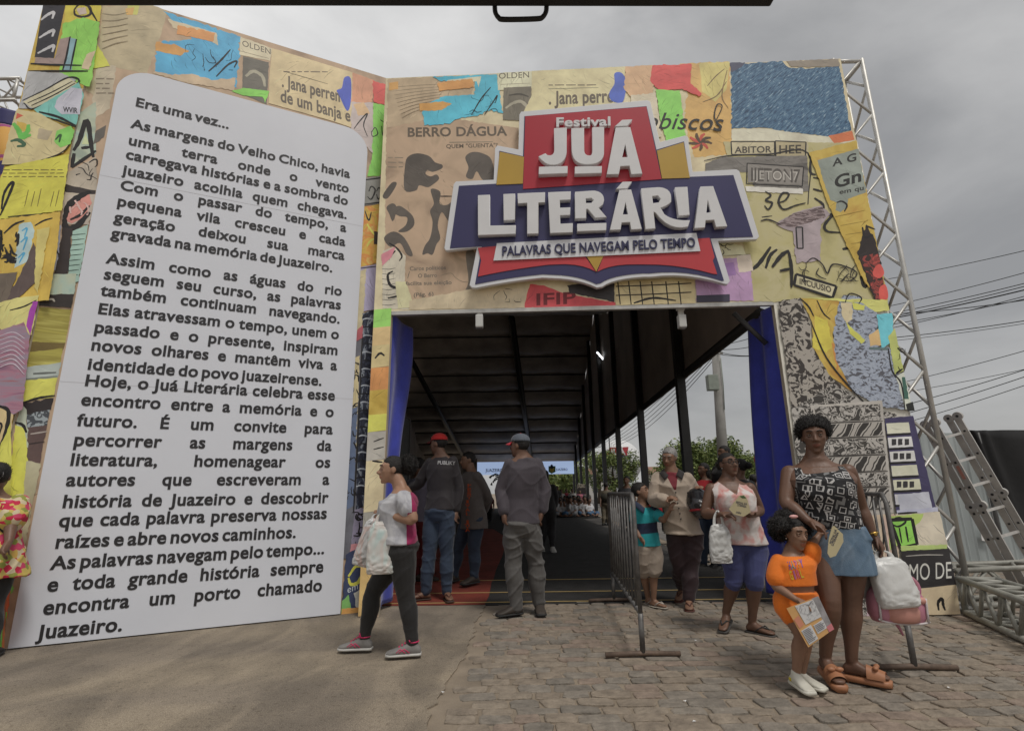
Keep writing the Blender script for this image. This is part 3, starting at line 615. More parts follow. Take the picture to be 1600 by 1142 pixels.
    ob = P.mb.build('printed_collage', gate, recalc=False)
    # lintel rail and bracing behind the front
    mb = MB(); a = FAC.pt(oL, oz - .022, -.02); b = FAC.pt(oR, oz - .022, -.02)
    mb.box((a + b) / 2, ((b - a).length, .05, .045), al, (FAC.u, -FAC.n, Vector((0, 0, 1))))
    mb.build('lintel_rail', gate)
    mb = MB(); e = FAC.pt(oR + .16, 0.0, -.09); mb.tube([e, e + Vector((0, 0, oz))], .02, al); e = FAC.pt(oR + .16, 0.0, -.35); mb.tube([e, e + Vector((0, 0, oz))], .02, al)
    for i in range(9):
        z = oz * i / 9; p = FAC.pt(oR + .16, z, -.09 if i % 2 else -.35); q = FAC.pt(oR + .16, z + oz / 9, -.35 if i % 2 else -.09); mb.tube([p, q], .012, al, 6)
    mb.build('jamb_truss', gate)
    mb = MB(); p = FAC.pt(oR - .35, oz - .04, -.25); q = FAC.pt(oR - .02, oz - .42, -.25); mb.tube([p, q], .028, mat('dark brace', (.06, .06, .06), .5)); mb.build('corner_brace', gate)
    return uL, uR, zt, oL, oR, oz
GUL, GUR, GZT, GOL, GOR, GOZ = gate_front()

# ---------------- the angled wing
wing = thing('wing_hoarding', WING.pt(-1.0, 0), 'collage printed wing panel turned towards the viewer, behind the white text board', 'hoarding')
def wing_panel():
    u0 = WING.uv(159, 9)[0]; u1 = WING.uv(604, 128)[0]; zt = WING.uv(159, 9)[1]; ztr = WING.uv(602, 124)[1]; zt = min(zt, ztr + .1) + .0
    zl = WING.uv(245, 12)[1]; zr = WING.uv(602, 122)[1]; sl = (zr - zl) / (u1 - WING.uv(245, 12)[0]); zl0 = zl + sl * (u0 - WING.uv(245, 12)[0])
    mb = MB(); raw = MATS['panel backing']
    mb.poly([WING.pt(u, z) for u, z in ((u0, 0), (u0, zl0), (u1, zr), (u1, 0))], raw, WING.n * -.06); mb.build('backing_panel', wing)
    P = Print(WING, 0.003, 8); t = P.patch; S = P.stroke; T = P.text
    P.patch([(u0 + .002, .003), (u0 + .002, zl0 - .003), (u1 - .002, zr - .003), (u1 - .002, .003)], paperw, raw=True)
    t([(160, 10), (236, 8), (262, 18), (250, 60), (230, 115), (200, 110), (155, 100)], '91866b', .005)
    t([(200, 9), (218, 9), (214, 24), (196, 22)], '9a9a4c', .002); t([(196, 14), (210, 12), (207, 24), (198, 24)], 'b28446', .002)
    for i in range(6): S([(160, 22 + i * 11), (180, 24 + i * 9), (200, 20 + i * 9)], 1.4, '6b604c')
    t([(254, 17), (376, 58), (370, 138), (330, 128), (300, 118), (270, 118), (242, 112), (244, 66), (300, 62), (280, 40)], '3d86c4', .008)
    t([(262, 30), (338, 52), (341, 72), (318, 58), (270, 44)], 'a3977c', .004); t([(278, 40), (336, 52), (332, 66), (276, 54)], 'a87440', .006); t([(244, 66), (278, 72), (296, 80), (282, 88), (243, 80)], 'a87a3c', .006)
    S([(326, 112), (344, 96), (360, 78)], 3); S([(338, 120), (356, 102), (370, 96), (366, 106)], 3); P.scribble(290, 70, 370, 110, 8, 1.2)
    t([(242, 112), (270, 118), (300, 116), (330, 126), (368, 122), (366, 142), (300, 132), (240, 116)], '9d8b72', .006)
    t([(376, 58), (425, 76), (422, 96), (374, 86)], 'a69d84', .002); T('OLDEN', 378, 72, 424, 86, 9, 'reg', '4d463c'); S([(374, 80), (420, 92)], 1, '6a6152')
    t([(380, 88), (420, 98), (417, 164), (378, 148)], '55524a', .002); S([(384, 120), (396, 112), (410, 120), (414, 136)], 7, '84806f'); t([(362, 143), (380, 138), (421, 143), (414, 162), (410, 152), (380, 150)], '67b13c', .003)
    t([(425, 76), (551, 114), (549, 200), (520, 190), (420, 162), (421, 120)], 'a69672', .001)
    P.smalltext(443, 104, 512, 122, 1, 4, '5c5140'); S([(443, 112), (512, 132)], 1.0); T('. Jana perren', 440, 136, 532, 160, 19, 'fat', '4f473c'); T('de um banja e', 438, 159, 548, 191, 19, 'fat', '4f473c')
    t([(551, 114), (584, 126), (582, 160), (549, 166)], 'a8765a', .004); t([(582, 126), (606, 134), (604, 166), (584, 160)], 'a83c35', .004)
    t([(549, 160), (584, 162), (582, 240), (549, 206)], '9a8f8c', .005); t([(552, 164), (568, 160), (578, 178), (560, 182)], 'b28a66', .004)
    P.blob([(538, 122), (548, 124), (548, 160), (542, 174), (530, 150), (526, 142), (534, 138)], '39489a')
    t([(583, 162), (605, 166), (602, 260), (592, 276), (574, 276), (582, 240)], '67b13c', .004)
    S([(553, 202), (562, 190), (574, 178), (568, 196), (574, 214)], 2.4); S([(580, 208), (586, 200), (590, 210), (582, 214), (580, 206)], 2); S([(596, 198), (598, 212), (604, 216)], 2.2); S([(594, 188), (600, 192)], 2)
    t([(570, 278), (602, 276), (600, 318), (568, 322)], '6f6f6b', .003); S([(569, 282), (600, 278)], 3); S([(569, 320), (600, 316)], 3); S([(576, 300), (580, 292), (586, 298), (580, 312), (574, 308)], 3); S([(588, 300), (592, 294), (597, 302), (591, 312), (588, 304)], 3)
    t([(567, 324), (600, 318), (596, 410), (562, 418)], sunfl, .004)
    for a in range(10): an = a * .628; S([(588, 372), (588 + 12 * math.cos(an), 368 + 16 * math.sin(an)), (588 + 18 * math.cos(an), 368 + 30 * math.sin(an))], 4, 'c07a2e' if a % 2 else 'd0a23a')
    S([(570, 330), (576, 345), (580, 332)], 3); t([(584, 362), (596, 364), (596, 384), (584, 382)], '2b2420', .003)
    t([(562, 418), (596, 412), (590, 482), (556, 490)], '8d87a0', .003); S([(561, 420), (594, 416)], 2); t([(560, 424), (572, 420), (566, 520), (554, 524)], 'a09676', .003)
    t([(555, 520), (568, 516), (560, 870), (536, 872)], '57585f', .003)
    t([(552, 560), (562, 556), (556, 700), (546, 704)], 'a0946f', .003); t([(548, 640), (558, 636), (552, 790), (541, 796)], '4e5b74', .003); P.scribble(549, 565, 560, 690, 16, 2.4); P.scribble(543, 660, 556, 780, 12, 2.2)
    t([(566, 490), (590, 482), (574, 790), (556, 796)], bwin, .004)
    for i in range(22): y = 500 + i * 13; S([(566 - i * .5, y), (574 - i * .5, y - 2), (587 - i * .6, y + 1)], 2.6, '15151c' if i % 2 else '8c929a')
    S([(566, 522), (558, 700), (552, 800)], 3.2); S([(592, 482), (582, 640), (574, 800)], 2.0); t([(558, 516), (567, 508), (566, 528), (556, 534)], '9a4a52', .002)
    t([(554, 796), (582, 790), (578, 880), (545, 882)], '6f6a7c', .004); P.scribble(548, 800, 578, 862, 14, 3)
    t([(548, 850), (572, 846), (570, 872), (544, 876)], 'a56f74', .004)
    t([(540, 866), (586, 840), (576, 962), (533, 964)], '2e3650', .004)
    for q in ([(544, 900), (556, 884), (568, 888), (560, 908), (548, 912), (544, 902)], [(556, 880), (572, 866)]): S(q, 6, 'b5a22e')
    T('em qu', 542, 926, 578, 912, 11, 'reg', '9aa0a8'); t([(534, 938), (544, 928), (552, 962), (533, 963)], '5f8f4a', .003); t([(552, 926), (570, 916), (576, 960), (560, 961)], '9a9a92', .004); t([(566, 930), (580, 910), (582, 960), (574, 960)], 'b8742c', .004); t([(534, 950), (560, 948), (566, 962), (533, 964)], 'b07a3a', .003)
    # strip left of the white board
    t([(150, 100), (182, 104), (172, 170), (140, 190)], '9a907c', .005); P.smalltext(150, 120, 178, 150, 4, 4, '6d6253')
    t([(152, 70), (172, 104), (146, 108), (142, 104)], 'b8ad34', .004); t([(133, 140), (140, 118), (150, 130), (146, 150)], '93886e', .004)
    t([(124, 176), (150, 160), (150, 240), (112, 262), (110, 236)], 'wash' and wash, .004)
    S([(115, 236), (124, 220), (136, 188), (143, 230), (146, 246)], 6.5); S([(127, 232), (142, 230)], 5); S([(112, 262), (150, 236)], 4.5); S([(116, 240), (112, 262)], 5); t([(128, 226), (134, 208), (139, 226)], '99a27a')
    t([(150, 205), (166, 196), (162, 215), (146, 226)], '4d4944', .004); t([(106, 270), (150, 245), (152, 300), (100, 312)], '8f8678', .005)
    P.scribble(120, 250, 152, 285, 8, 2)
    t([(103, 288), (128, 294), (150, 298), (148, 306), (100, 300)], '2b2523', .003); t([(96, 306), (150, 304), (140, 352), (98, 350)], '948b80', .004)
    t([(104, 332), (116, 312), (140, 304), (144, 318), (132, 340), (112, 350), (104, 346)], 'a86f66', .004); S([(101, 342), (108, 322), (124, 308), (142, 300)], 9); S([(101, 342), (104, 356), (120, 354), (140, 332)], 9); S([(110, 344), (126, 336), (140, 322)], 4)
    P.scribble(110, 314, 138, 336, 8, 2.2, 'b58a84')
    t([(82, 356), (96, 352), (90, 420), (74, 430)], '868a98', .004); P.scribble(78, 362, 92, 420, 10, 2)
    t([(98, 356), (114, 358), (106, 430), (84, 432), (92, 400)], '2a2322', .004); t([(114, 362), (138, 352), (124, 440), (104, 448)], '7f9a90', .004)
    for i in range(9): S([(113 - i, 368 + i * 8), (134 - i * 1.5, 366 + i * 8)], 1.4, '31423c')
    t([(72, 430), (120, 428), (116, 460), (64, 462)], wash, .004)
    t([(65, 462), (116, 460), (112, 482), (62, 478)], '282321', .003); S([(72, 470), (82, 468), (86, 472)], 3, '8d8980')
    t([(61, 480), (112, 484), (102, 536), (50, 536)], olive, .002); t([(50, 534), (102, 536), (98, 548), (48, 556), (46, 546)], '5a4c22', .004); t([(46, 550), (98, 544), (94, 568), (40, 574)], olive, .003)
    t([(40, 574), (96, 566), (90, 590), (36, 594)], '87908c', .003); S([(52, 584), (88, 582)], 3, '4a4f4c'); S([(40, 593), (90, 588)], 3, '5c625c')
    t([(36, 594), (90, 590), (84, 620), (34, 628)], 'a7a53e', .003); S([(34, 630), (60, 622), (86, 618)], 3.5); t([(30, 632), (84, 622), (80, 640), (38, 650)], '262122', .004)
    t([(40, 648), (78, 640), (74, 664), (42, 668)], pattern('curl print', [D('33373c'), D('8d979c'), D('43484e'), D('9aa3a5')], 'noise', 14, None, .6, (1, 1, 1), 2, 2), .003)
    t([(44, 668), (74, 664), (62, 730), (40, 730)], '4a3a38', .003); S([(48, 678), (74, 674)], 2, '8a827c'); S([(44, 694), (70, 690)], 2, '2a2120'); 
    t([(34, 628), (42, 640), (44, 700), (28, 690), (26, 660)], '8c9384', .004); t([(24, 664), (40, 670), (46, 740), (20, 900), (4, 880)], 'b5ad38', .004); S([(24, 660), (36, 664), (42, 676)], 3.5)
    t([(42, 720), (64, 724), (30, 900), (26, 900)], '8e8a72', .004)
    t([(8, 840), (32, 834), (24, 880), (6, 900)], 'b5652e', .006); t([(6, 890), (24, 878), (20, 925), (0, 940)], '5f9a44', .006); t([(0, 925), (18, 918), (12, 965), (-6, 960)], 'a8502e', .006); t([(-6, 960), (12, 955), (4, 1012), (-6, 1012)], '5f9f35', .004)
    P.mb.build('printed_collage', wing, recalc=False)
wing_panel()

# ---------------- frontal panel beyond the wing
side = thing('collage_hoarding', SIDE.pt(-.5, 0), 'collage printed frontal panel at the left end, with yellow and green patches', 'hoarding')
def side_panel():
    u1 = SIDE.uv(157, 14)[0]; u0 = SIDE.uv(64, 24)[0]; zt = SIDE.uv(150, -12)[1]
    mb = MB(); raw = MATS['panel backing']
    mb.poly([SIDE.pt(u, z) for u, z in ((u0, 0), (u0, zt), (u1, zt), (u1, 0))], raw, SIDE.n * -.06); mb.build('backing_panel', side)
    P = Print(SIDE, 0.003, 21); t = P.patch; S = P.stroke; T = P.text
    P.patch([(u0 + .002, .003), (u0 + .002, zt - .003), (u1 - .002, zt - .003), (u1 - .002, .003)], yell, raw=True)
    t([(70, -8), (106, -8), (84, 92), (54, 90)], '2b2a2e', .001)
    for y in (24, 52, 76): S([(64 - (y - 24) * .1, y + 8), (74, y), (84, y - 4), (82, y + 6)], 6, '9a9a9c')
    t([(104, -8), (160, -8), (156, 34), (100, 40)], 'b59a2c', .003); S([(116, 16), (124, 8), (138, 10), (142, 22), (130, 27), (118, 24), (116, 16)], 5, '2b2420'); t([(120, 14), (134, 12), (136, 22), (124, 24)], 'a3948a', .003); S([(140, 14), (152, 34)], 3)
    t([(98, 38), (130, 28), (156, 36), (148, 100), (140, 136), (118, 128), (92, 120), (96, 70)], '6fb83e', .005)
    t([(94, 62), (112, 58), (100, 104), (54, 100), (56, 90), (86, 92)], '7d6d68', .002); t([(110, 60), (120, 62), (112, 112), (98, 110)], '6b8a92', .002); S([(110, 58), (104, 90), (98, 112)], 3.5); S([(120, 62), (110, 110)], 3); S([(48, 100), (80, 102), (128, 103)], 3.5); S([(45, 112), (90, 112), (138, 112)], 4)
    t([(136, 86), (150, 80), (140, 110), (128, 108)], 'b5977a', .004)
    t([(44, 112), (98, 115), (120, 126), (50, 172), (30, 170), (36, 150)], '88898a', .003); t([(36, 160), (108, 122), (122, 132), (54, 172)], '9f9a80', .002); S([(36, 158), (70, 142), (108, 122), (122, 132), (56, 170), (38, 162)], 3.2); S([(44, 162), (80, 146), (114, 128)], 2); S([(50, 166), (84, 150), (118, 131)], 2)
    t([(54, 172), (124, 130), (132, 150), (120, 196), (62, 180)], '5f9a92', .003); t([(92, 154), (112, 138), (130, 140), (126, 180), (98, 180), (86, 168)], '9a9aa6', .004); T('WVIR', 100, 176, 122, 178, 8, 'bold'); S([(62, 176), (92, 184), (120, 198)], 4); S([(80, 186), (120, 200)], 2.5)
    t([(28, 172), (62, 178), (110, 204), (114, 220), (100, 240), (70, 252), (36, 258), (4, 258), (18, 200)], 'a89a70', .003); S([(4, 259), (36, 258), (72, 250), (100, 238), (114, 220)], 2.4); t([(62, 202), (84, 206), (76, 220), (60, 218)], '8f846c', .004)
    t([(28, 178), (38, 182), (26, 188)], 'b04a35', .002); t([(28, 190), (44, 196), (44, 206), (26, 206)], 'b58c34', .004)
    for q in ([(22, 194), (30, 204), (36, 216), (50, 212)], [(46, 196), (44, 208), (34, 212)]): S(q, 8, '4f9a3c')
    S([(18, 222), (30, 220), (40, 228), (28, 230)], 6, '33503a'); t([(90, 206), (112, 198), (118, 206), (112, 226), (96, 232), (86, 222)], '67b844', .004); S([(88, 220), (96, 212), (94, 224)], 4, '2d4a2a')
    t([(10, 262), (110, 242), (98, 330), (0, 344), (-8, 300)], 'b1a12e', .003); P.smalltext(6, 264, 102, 280, 3, 2.6, '5f5520')
    for x in (46, 56, 66, 86, 94): S([(x, 296 + (x % 3) * 2), (x - 6, 324)], 1.4, '5f5520')
    S([(4, 328), (8, 304), (18, 288), (22, 290), (10, 320), (2, 338)], 5); S([(14, 340), (50, 337), (84, 335)], 2.6); 
    t([(0, 344), (96, 332), (90, 400), (78, 470), (-10, 470), (-10, 380)], 'c08c2e', .003); t([(32, 352), (50, 348), (56, 362), (44, 410), (24, 420)], '8fa5ae', .004)
    for q in ([(36, 362), (44, 358), (40, 372)], [(34, 380), (44, 372), (38, 392)], [(30, 404), (40, 396), (32, 412)]): S(q, 3, '3a86b5')
    S([(8, 366), (24, 352), (40, 346)], 3.6); P.scribble(-4, 362, 30, 410, 22, 4.5); t([(54, 380), (64, 400), (60, 440), (26, 472), (10, 474), (30, 436), (44, 410)], '4b3f3c', .005); t([(-6, 430), (30, 426), (26, 440), (8, 480), (-6, 476)], '5b5146', .005)
    S([(56, 354), (70, 346), (84, 342)], 3); t([(60, 360), (80, 356), (62, 460), (56, 450)], 'c09a54', .004)
    t([(-6, 476), (30, 466), (64, 462), (52, 524), (-6, 524)], 'b59f5e', .003); S([(2, 480), (0, 510), (6, 520)], 3); S([(18, 486), (40, 480), (60, 470)], 2.4); t([(54, 472), (62, 472), (50, 526), (44, 510), (48, 488)], '85308a', .003)
    t([(-6, 520), (40, 504), (50, 526), (38, 640), (20, 650), (-6, 632)], pinkw, .003)
    for i in range(8): S([(2, 526 + i * 7), (24, 520 + i * 7), (42, 530 + i * 8)], 1.6, '9a8f9a')
    t([(-6, 632), (24, 648), (18, 700), (10, 730), (-6, 730)], 'a8946a', .003); S([(-2, 634), (16, 642), (14, 670), (6, 694), (-2, 704)], 6); S([(-2, 660), (6, 664), (2, 680)], 3)
    t([(-10, 730), (20, 660), (24, 900), (-10, 900)], 'b0a63a', .004); t([(-14, 850), (20, 838), (10, 1015), (-14, 1015)], 'a85a30', .004); t([(-12, 880), (16, 866), (14, 900), (-10, 915)], '5f9a44', .005); t([(-12, 968), (10, 962), (6, 1015), (-14, 1015)], '5f9f35', .004)
    P.mb.build('printed_collage', side, recalc=False)
side_panel()

# ---------------- the white board with the long text
board = thing('text_board', WING.pt(-.6, 0, .05), 'tall white board with rounded top corners, covered in bold black text, standing against the wing', 'board')
def text_board():
    wm = mat('white vinyl', (.75, .775, .84), 0.42, 0.03, 1.2, 0.12, 2.2, detail=3); em = mat('board edge', (.30, .30, .29), .7)
    o = .045
    bl, br = WING.uv(8, 1014, o), WING.uv(534, 962, o); tl, tr = WING.uv(183, 145, o), WING.uv(572, 240, o)
    uL = (bl[0] + tl[0]) / 2; uR = (br[0] + tr[0]) / 2; zt = WING.uv(400, 160, o)[1]; rad = .30
    pts = [(uL, 0.01), (uR, 0.01)]
    for k in range(9): a = math.pi / 2 * k / 8; pts.append((uR - rad + rad * math.cos(a), zt - rad + rad * math.sin(a)))
    for k in range(9): a = math.pi / 2 + math.pi / 2 * k / 8; pts.append((uL + rad + rad * math.cos(a), zt - rad + rad * math.sin(a)))
    mb = MB(); P = [WING.pt(u, z, o) for u, z in pts]; back = -WING.n * (o - .014); n = len(P)
    tr_ = tessellate_polygon([P]); mb.add(P, tr_, wm); mb.add(P + [p + back for p in P], [(i, (i + 1) % n, n + (i + 1) % n, n + i) for i in range(n)] + [tuple(n + i for i in f) for f in tr_], em)
    mb.build('board', board)
    # joins between the printed sheets
    cm = mat('sheet join', (.62, .62, .65), .4, 0.05)
    for y0, y1, x0, x1 in ((272, 355, 153, 566), (598, 622, 92, 550)):
        a = WING.uv(x0, y0, o); b = WING.uv(x1, y1, o); z = (a[1] + b[1]) / 2
        mb = MB(); q = [WING.pt(u, z, o + .0012) for u in (uL + .003, uR - .003)]; up = Vector((0, 0, .004))
        mb.add([q[0], q[1], q[1] + up, q[0] + up], [(0, 1, 2, 3)], cm); mb.build('sheet_join', board)
    TXT = [("Era uma vez...", 213.5, 166.5, 0), ("As margens do Velho Chico, havia", 206, 200, 1), ("uma terra onde o vento", 202.5, 226.5, 1), ("carregava histórias e a sombra do", 198, 248.5, 1), ("juazeiro acolhia quem chegava.", 191, 272.5, 1), ("Com o passar do tempo, a", 189, 296.5, 1), ("pequena vila cresceu e cada", 183, 321.5, 1), ("geração deixou sua marca", 178.5, 346.5, 1), ("gravada na memória de Juazeiro.", 173, 371.5, 0),
           ("Assim como as águas do rio", 166, 411, 1), ("seguem seu curso, as palavras", 161, 436, 1), ("também continuam navegando.", 157, 461.5, 1), ("Elas atravessam o tempo, unem o", 152, 490, 1), ("passado e o presente, inspiram", 146, 519, 1), ("novos olhares e mantêm viva a", 141, 547, 1), ("identidade do povo juazeirense.", 135, 577, 0), ("Hoje, o Juá Literária celebra esse", 130.5, 602.5, 1), ("encontro entre a memória e o", 125, 633, 1), ("futuro. É um convite para", 119, 665, 1), ("percorrer as margens da", 112.5, 696, 1), ("literatura, homenagear os", 106.5, 727, 1), ("autores que escreveram a", 100.7, 759, 1), ("história de Juazeiro e descobrir", 95, 793, 1), ("que cada palavra preserva nossas", 89, 823, 1), ("raízes e abre novos caminhos.", 83, 856.5, 0), ("As palavras navegam pelo tempo...", 77, 889.5, 1), ("e toda grande história sempre", 71, 924, 1), ("encontra um porto chamado", 65, 960, 1), ("Juazeiro.", 58, 998, 0)]
    # larger small letters, as on the board: the lower-case zone is stretched upwards
    G = {}
    XH, CAP = 0.455, 0.70
    for c, (vs, fs, adv) in GLYPHS['heavy'].items():
        v = vs.copy()
        if c.islower():
            y = v[:, 1]; v[:, 1] = np.where(y > XH, XH * 1.11 + (y - XH) * ((0.75 - XH * 1.11) / (0.74 - XH)), np.where(y > 0, y * 1.11, y))
        G[c] = [v, fs, adv + .012]
    GLYPHS['board'] = G
    tl_ = [WING.uv(x, y, o) for _, x, y, _ in TXT]; u0 = sum(p[0] for p in tl_) / len(tl_)
    rs = [WING.uv(x, y, o)[0] for x, y in ((546, 280), (528, 523), (515, 784), (505, 923), (540, 375))]; u1 = sum(rs) / len(rs); width = u1 - u0
    SP = .15; nat = [text_width('board', s, SP) for s in ("Hoje, o Juá Literária celebra esse", "As palavras navegam pelo tempo...", "carregava histórias e a sombra do")]
    sx = width / max(nat); em = WING.uv(131, 585.5, o)[1] - WING.uv(131, 602.5, o)[1]; sy = em / .70 * 1.05
    ink = mat('board ink', (.028, .027, .03), .45, .1)
    ud = WING.u; zd = Vector((0, 0, 1))
    for (s, x, y, just), (u, z) in zip(TXT, tl_):
        mb = MB(); words = s.split(' '); ws = [text_width('board', w, SP) * sx for w in words]
        gap = (width - sum(ws)) / max(1, len(words) - 1) if just else SP * sx * 1.05; x = u0
        for w, ww in zip(words, ws):
            put_text(mb, 'board', w, WING.pt(x, z, o + .0035), ud * sx, zd * sy, ink, fit=False); x += ww + gap
        mb.build('text_line', board, recalc=False)
text_board()
# ================================================================= THE SIGN ON THE GATE
def zc(x, y): return (680 + x / 2.8556, 80 + y / 2.8556)
sign = thing('festival_sign', FAC.pt(FAC.uv(940, 330)[0], 0) + FAC.n * .1, 'large shield shaped red and navy sign with raised white letters, fixed above the opening', 'sign')
def curve_mesh(name, loops, off, ext, M, bev=0.0, pixel=True, parent=None, Mside=None):
    """solid letter or plate on the facade plane; loops are outlines in the sign's drawing, holes included"""
    c = bpy.data.curves.new(name, 'CURVE'); c.dimensions = '2D'; c.fill_mode = 'BOTH'; c.extrude = ext / 2; c.bevel_depth = bev; c.bevel_resolution = 1; c.resolution_u = 2
    if bev: c.offset = -bev
    for lp in loops:
        q = [FAC.uv(*zc(*p), off) for p in lp]
        s = c.splines.new('POLY'); s.points.add(len(q) - 1); s.use_cyclic_u = True
        for i, (u, z) in enumerate(q): s.points[i].co = (u, z, 0, 1)
    o = bpy.data.objects.new(name, c); col.objects.link(o); bpy.context.view_layer.update()
    me = bpy.data.meshes.new_from_object(o.evaluated_get(bpy.context.evaluated_depsgraph_get()))
    bpy.data.objects.remove(o); bpy.data.curves.remove(c)
    base = Vector(parent['_base'])
    for v in me.vertices:
        p = FAC.pt(v.co.x, v.co.y, off + v.co.z) ; v.co = p - base
    me.name = name; me.materials.clear(); me.materials.append(M)
    ob = bpy.data.objects.new(name, me); col.objects.link(ob); ob.parent = parent; ob['_base'] = tuple(base); return ob
def build_sign():
    wht = mat('sign white', (.74, .75, .78), .35, .03, 2); nav = mat('sign navy', (.045, .042, .125), .38, .04, 2); red = mat('sign red', (.44, .022, .040), .38, .05, 2); red2 = mat('sign coral', (.56, .055, .065), .38, .05, 2)
    gol = mat('sign gold', (.50, .32, .05), .4, .06, 2); let = mat('letter white', (.72, .72, .73), .45, .04, 4); ntx = mat('letter navy', (.03, .03, .09), .4, .04)
    def bez(p0, p1, p2, n=8): return [((1 - t) ** 2 * p0[0] + 2 * t * (1 - t) * p1[0] + t * t * p2[0], (1 - t) ** 2 * p0[1] + 2 * t * (1 - t) * p1[1] + t * t * p2[1]) for t in [i / n for i in range(n + 1)]]
    outer = [(376, 290), (384, 278), (945, 227), (958, 234), (1000, 413), (1112, 384), (1124, 390), (1146, 545), (1340, 534), (1353, 542), (1441, 832), (1432, 845), (1258, 852), (1311, 1030), (1302, 1044)] + bez((1290, 1044), (1120, 990), (960, 1012), 6) + bez((930, 1012), (790, 1020), (745, 1056), 6) + bez((720, 1060), (640, 1020), (520, 1018), 6) + bez((480, 1016), (330, 1030), (185, 1061), 6) + [(166, 1060), (154, 1048), (188, 880), (50, 895), (42, 884), (84, 600), (94, 588), (262, 580), (268, 440), (278, 428), (372, 446)]
    inner = [(398, 292), (943, 247), (987, 441), (1110, 404), (1134, 562), (1330, 554), (1418, 829), (1228, 836), (1288, 1024)] + bez((1280, 1026), (1120, 972), (955, 992), 6) + bez((925, 992), (785, 1000), (738, 1036), 6) + bez((718, 1040), (640, 1000), (520, 998), 6) + bez((480, 996), (330, 1010), (180, 1041), 6) + [(178, 1040), (208, 872), (66, 880), (106, 602), (282, 592), (286, 446), (392, 470)]
    curve_mesh('backing_board', [outer], .10, .05, wht, .004, parent=sign)
    curve_mesh('navy_field', [inner], .131, .006, nav, parent=sign)
    o1 = .138
    curve_mesh('red_field', [[(402, 292), (942, 249), (1010, 572), (392, 616)]], o1, .006, red, parent=sign)
    curve_mesh('gold_field', [[(288, 450), (396, 473), (391, 592), (273, 597)]], o1, .006, gol, parent=sign); curve_mesh('gold_field', [[(989, 445), (1108, 408), (1136, 566), (1012, 570)]], o1, .006, gol, parent=sign)
    L = [(190, 878), (300, 868), (660, 905), (720, 985)] + bez((718, 985), (650, 945), (540, 952), 5) + bez((500, 954), (330, 975), (191, 1006), 5) + [(205, 935)]
    Rr = [(1150, 838), (1224, 834), (1246, 920), (1238, 935), (1258, 996)] + bez((1240, 994), (1090, 950), (930, 952), 5) + bez((900, 952), (780, 950), (723, 985), 5) + [(755, 905)]
    curve_mesh('book_page', [L], o1, .006, red2, parent=sign); curve_mesh('book_page', [Rr], o1, .006, red2, parent=sign)
    curve_mesh('bookmark', [[(668, 905), (757, 900), (719, 984)]], o1 + .007, .006, gol, parent=sign)
    curve_mesh('tagline_strip', [[(275, 858), (1165, 812), (1183, 893), (260, 935)]], o1 + .014, .008, wht, parent=sign)
    LO, LE, LB = .175, .062, .004
    def letter(loops): curve_mesh('raised_letter', loops, LO, LE, let, LB, parent=sign)
    letter([[(530, 353), (586, 350), (586, 450)] + bez((586, 460), (580, 516), (525, 516), 6) + bez((515, 516), (484, 512), (461, 478), 4) + [(492, 464)] + bez((500, 472), (530, 480), (531, 448), 4)])
    letter([[(463, 524), (590, 521), (590, 553), (461, 558)]])
    letter([[(607, 353), (663, 351), (664, 450)] + bez((664, 455), (668, 474), (684, 474), 4) + bez((690, 474), (700, 472), (700, 450), 4) + [(700, 349), (752, 347), (752, 452)] + bez((752, 465), (748, 512), (684, 514), 6) + bez((670, 514), (612, 512), (608, 452), 6)])
    letter([[(623, 523), (742, 521), (742, 552), (621, 556)]])
    letter([[(804, 350), (868, 348), (922, 555), (872, 558), (864, 520), (825, 522), (818, 557), (763, 558)], [(832, 482), (846, 425), (858, 481)]]); letter([[(798, 346), (832, 316), (877, 314), (857, 343)]])
    letter([[(192, 650), (245, 648), (245, 785), (360, 783), (360, 822), (192, 828)]]); letter([[(305, 645), (357, 643), (357, 760), (306, 762)]])
    letter([[(368, 642), (490, 637), (490, 682), (461, 683), (461, 820), (410, 822), (410, 685), (369, 687)]])
    letter([[(504, 637), (604, 633), (604, 670), (556, 672), (556, 706), (602, 704), (602, 738), (557, 740), (558, 777), (613, 774), (613, 815), (512, 819)]])
    letter([[(623, 635), (700, 630)] + bez((710, 630), (752, 636), (752, 672), 5) + [(748, 690), (728, 706), (764, 748), (712, 751), (680, 712), (673, 712), (673, 752), (623, 754)], [(671, 665), (695, 663), (706, 672), (696, 684), (671, 685)]])
    letter([[(633, 777), (762, 773), (762, 806), (632, 811)]])
    letter([[(820, 627), (872, 625), (920, 800), (872, 803), (866, 770), (830, 772), (826, 803), (777, 805)], [(835, 736), (847, 682), (860, 735)]]); letter([[(804, 623), (834, 591), (875, 590), (855, 621)]])
    letter([[(917, 620), (990, 615)] + bez((1000, 615), (1050, 620), (1050, 662), 5) + bez((1050, 680), (1030, 700), (1003, 706), 4) + bez((1020, 735), (1060, 766), (1133, 761), 5) + bez((1125, 790), (1040, 812), (980, 728), 6) + [(972, 724), (980, 798), (935, 802)], [(966, 655), (990, 652), (1003, 666), (995, 682), (969, 686)]])
    letter([[(1067, 615), (1122, 613), (1132, 738), (1082, 742)]])
    letter([[(1180, 612), (1236, 610), (1299, 788), (1248, 792), (1240, 760), (1203, 762), (1200, 794), (1152, 797)], [(1206, 728), (1212, 672), (1229, 726)]])
    def line(s, a, b, h, key, M, off, ext, name):
        mb = MB(); o = FAC.hit(*zc(*a), off); xd = FAC.hit(*zc(*b), off) - o; yd = (FAC.hit(*zc(a[0], a[1] - h), off) - o) / .70
        put_text(mb, key, s, o, xd, yd, M, FAC.n * ext); mb.build(name, sign, recalc=False)
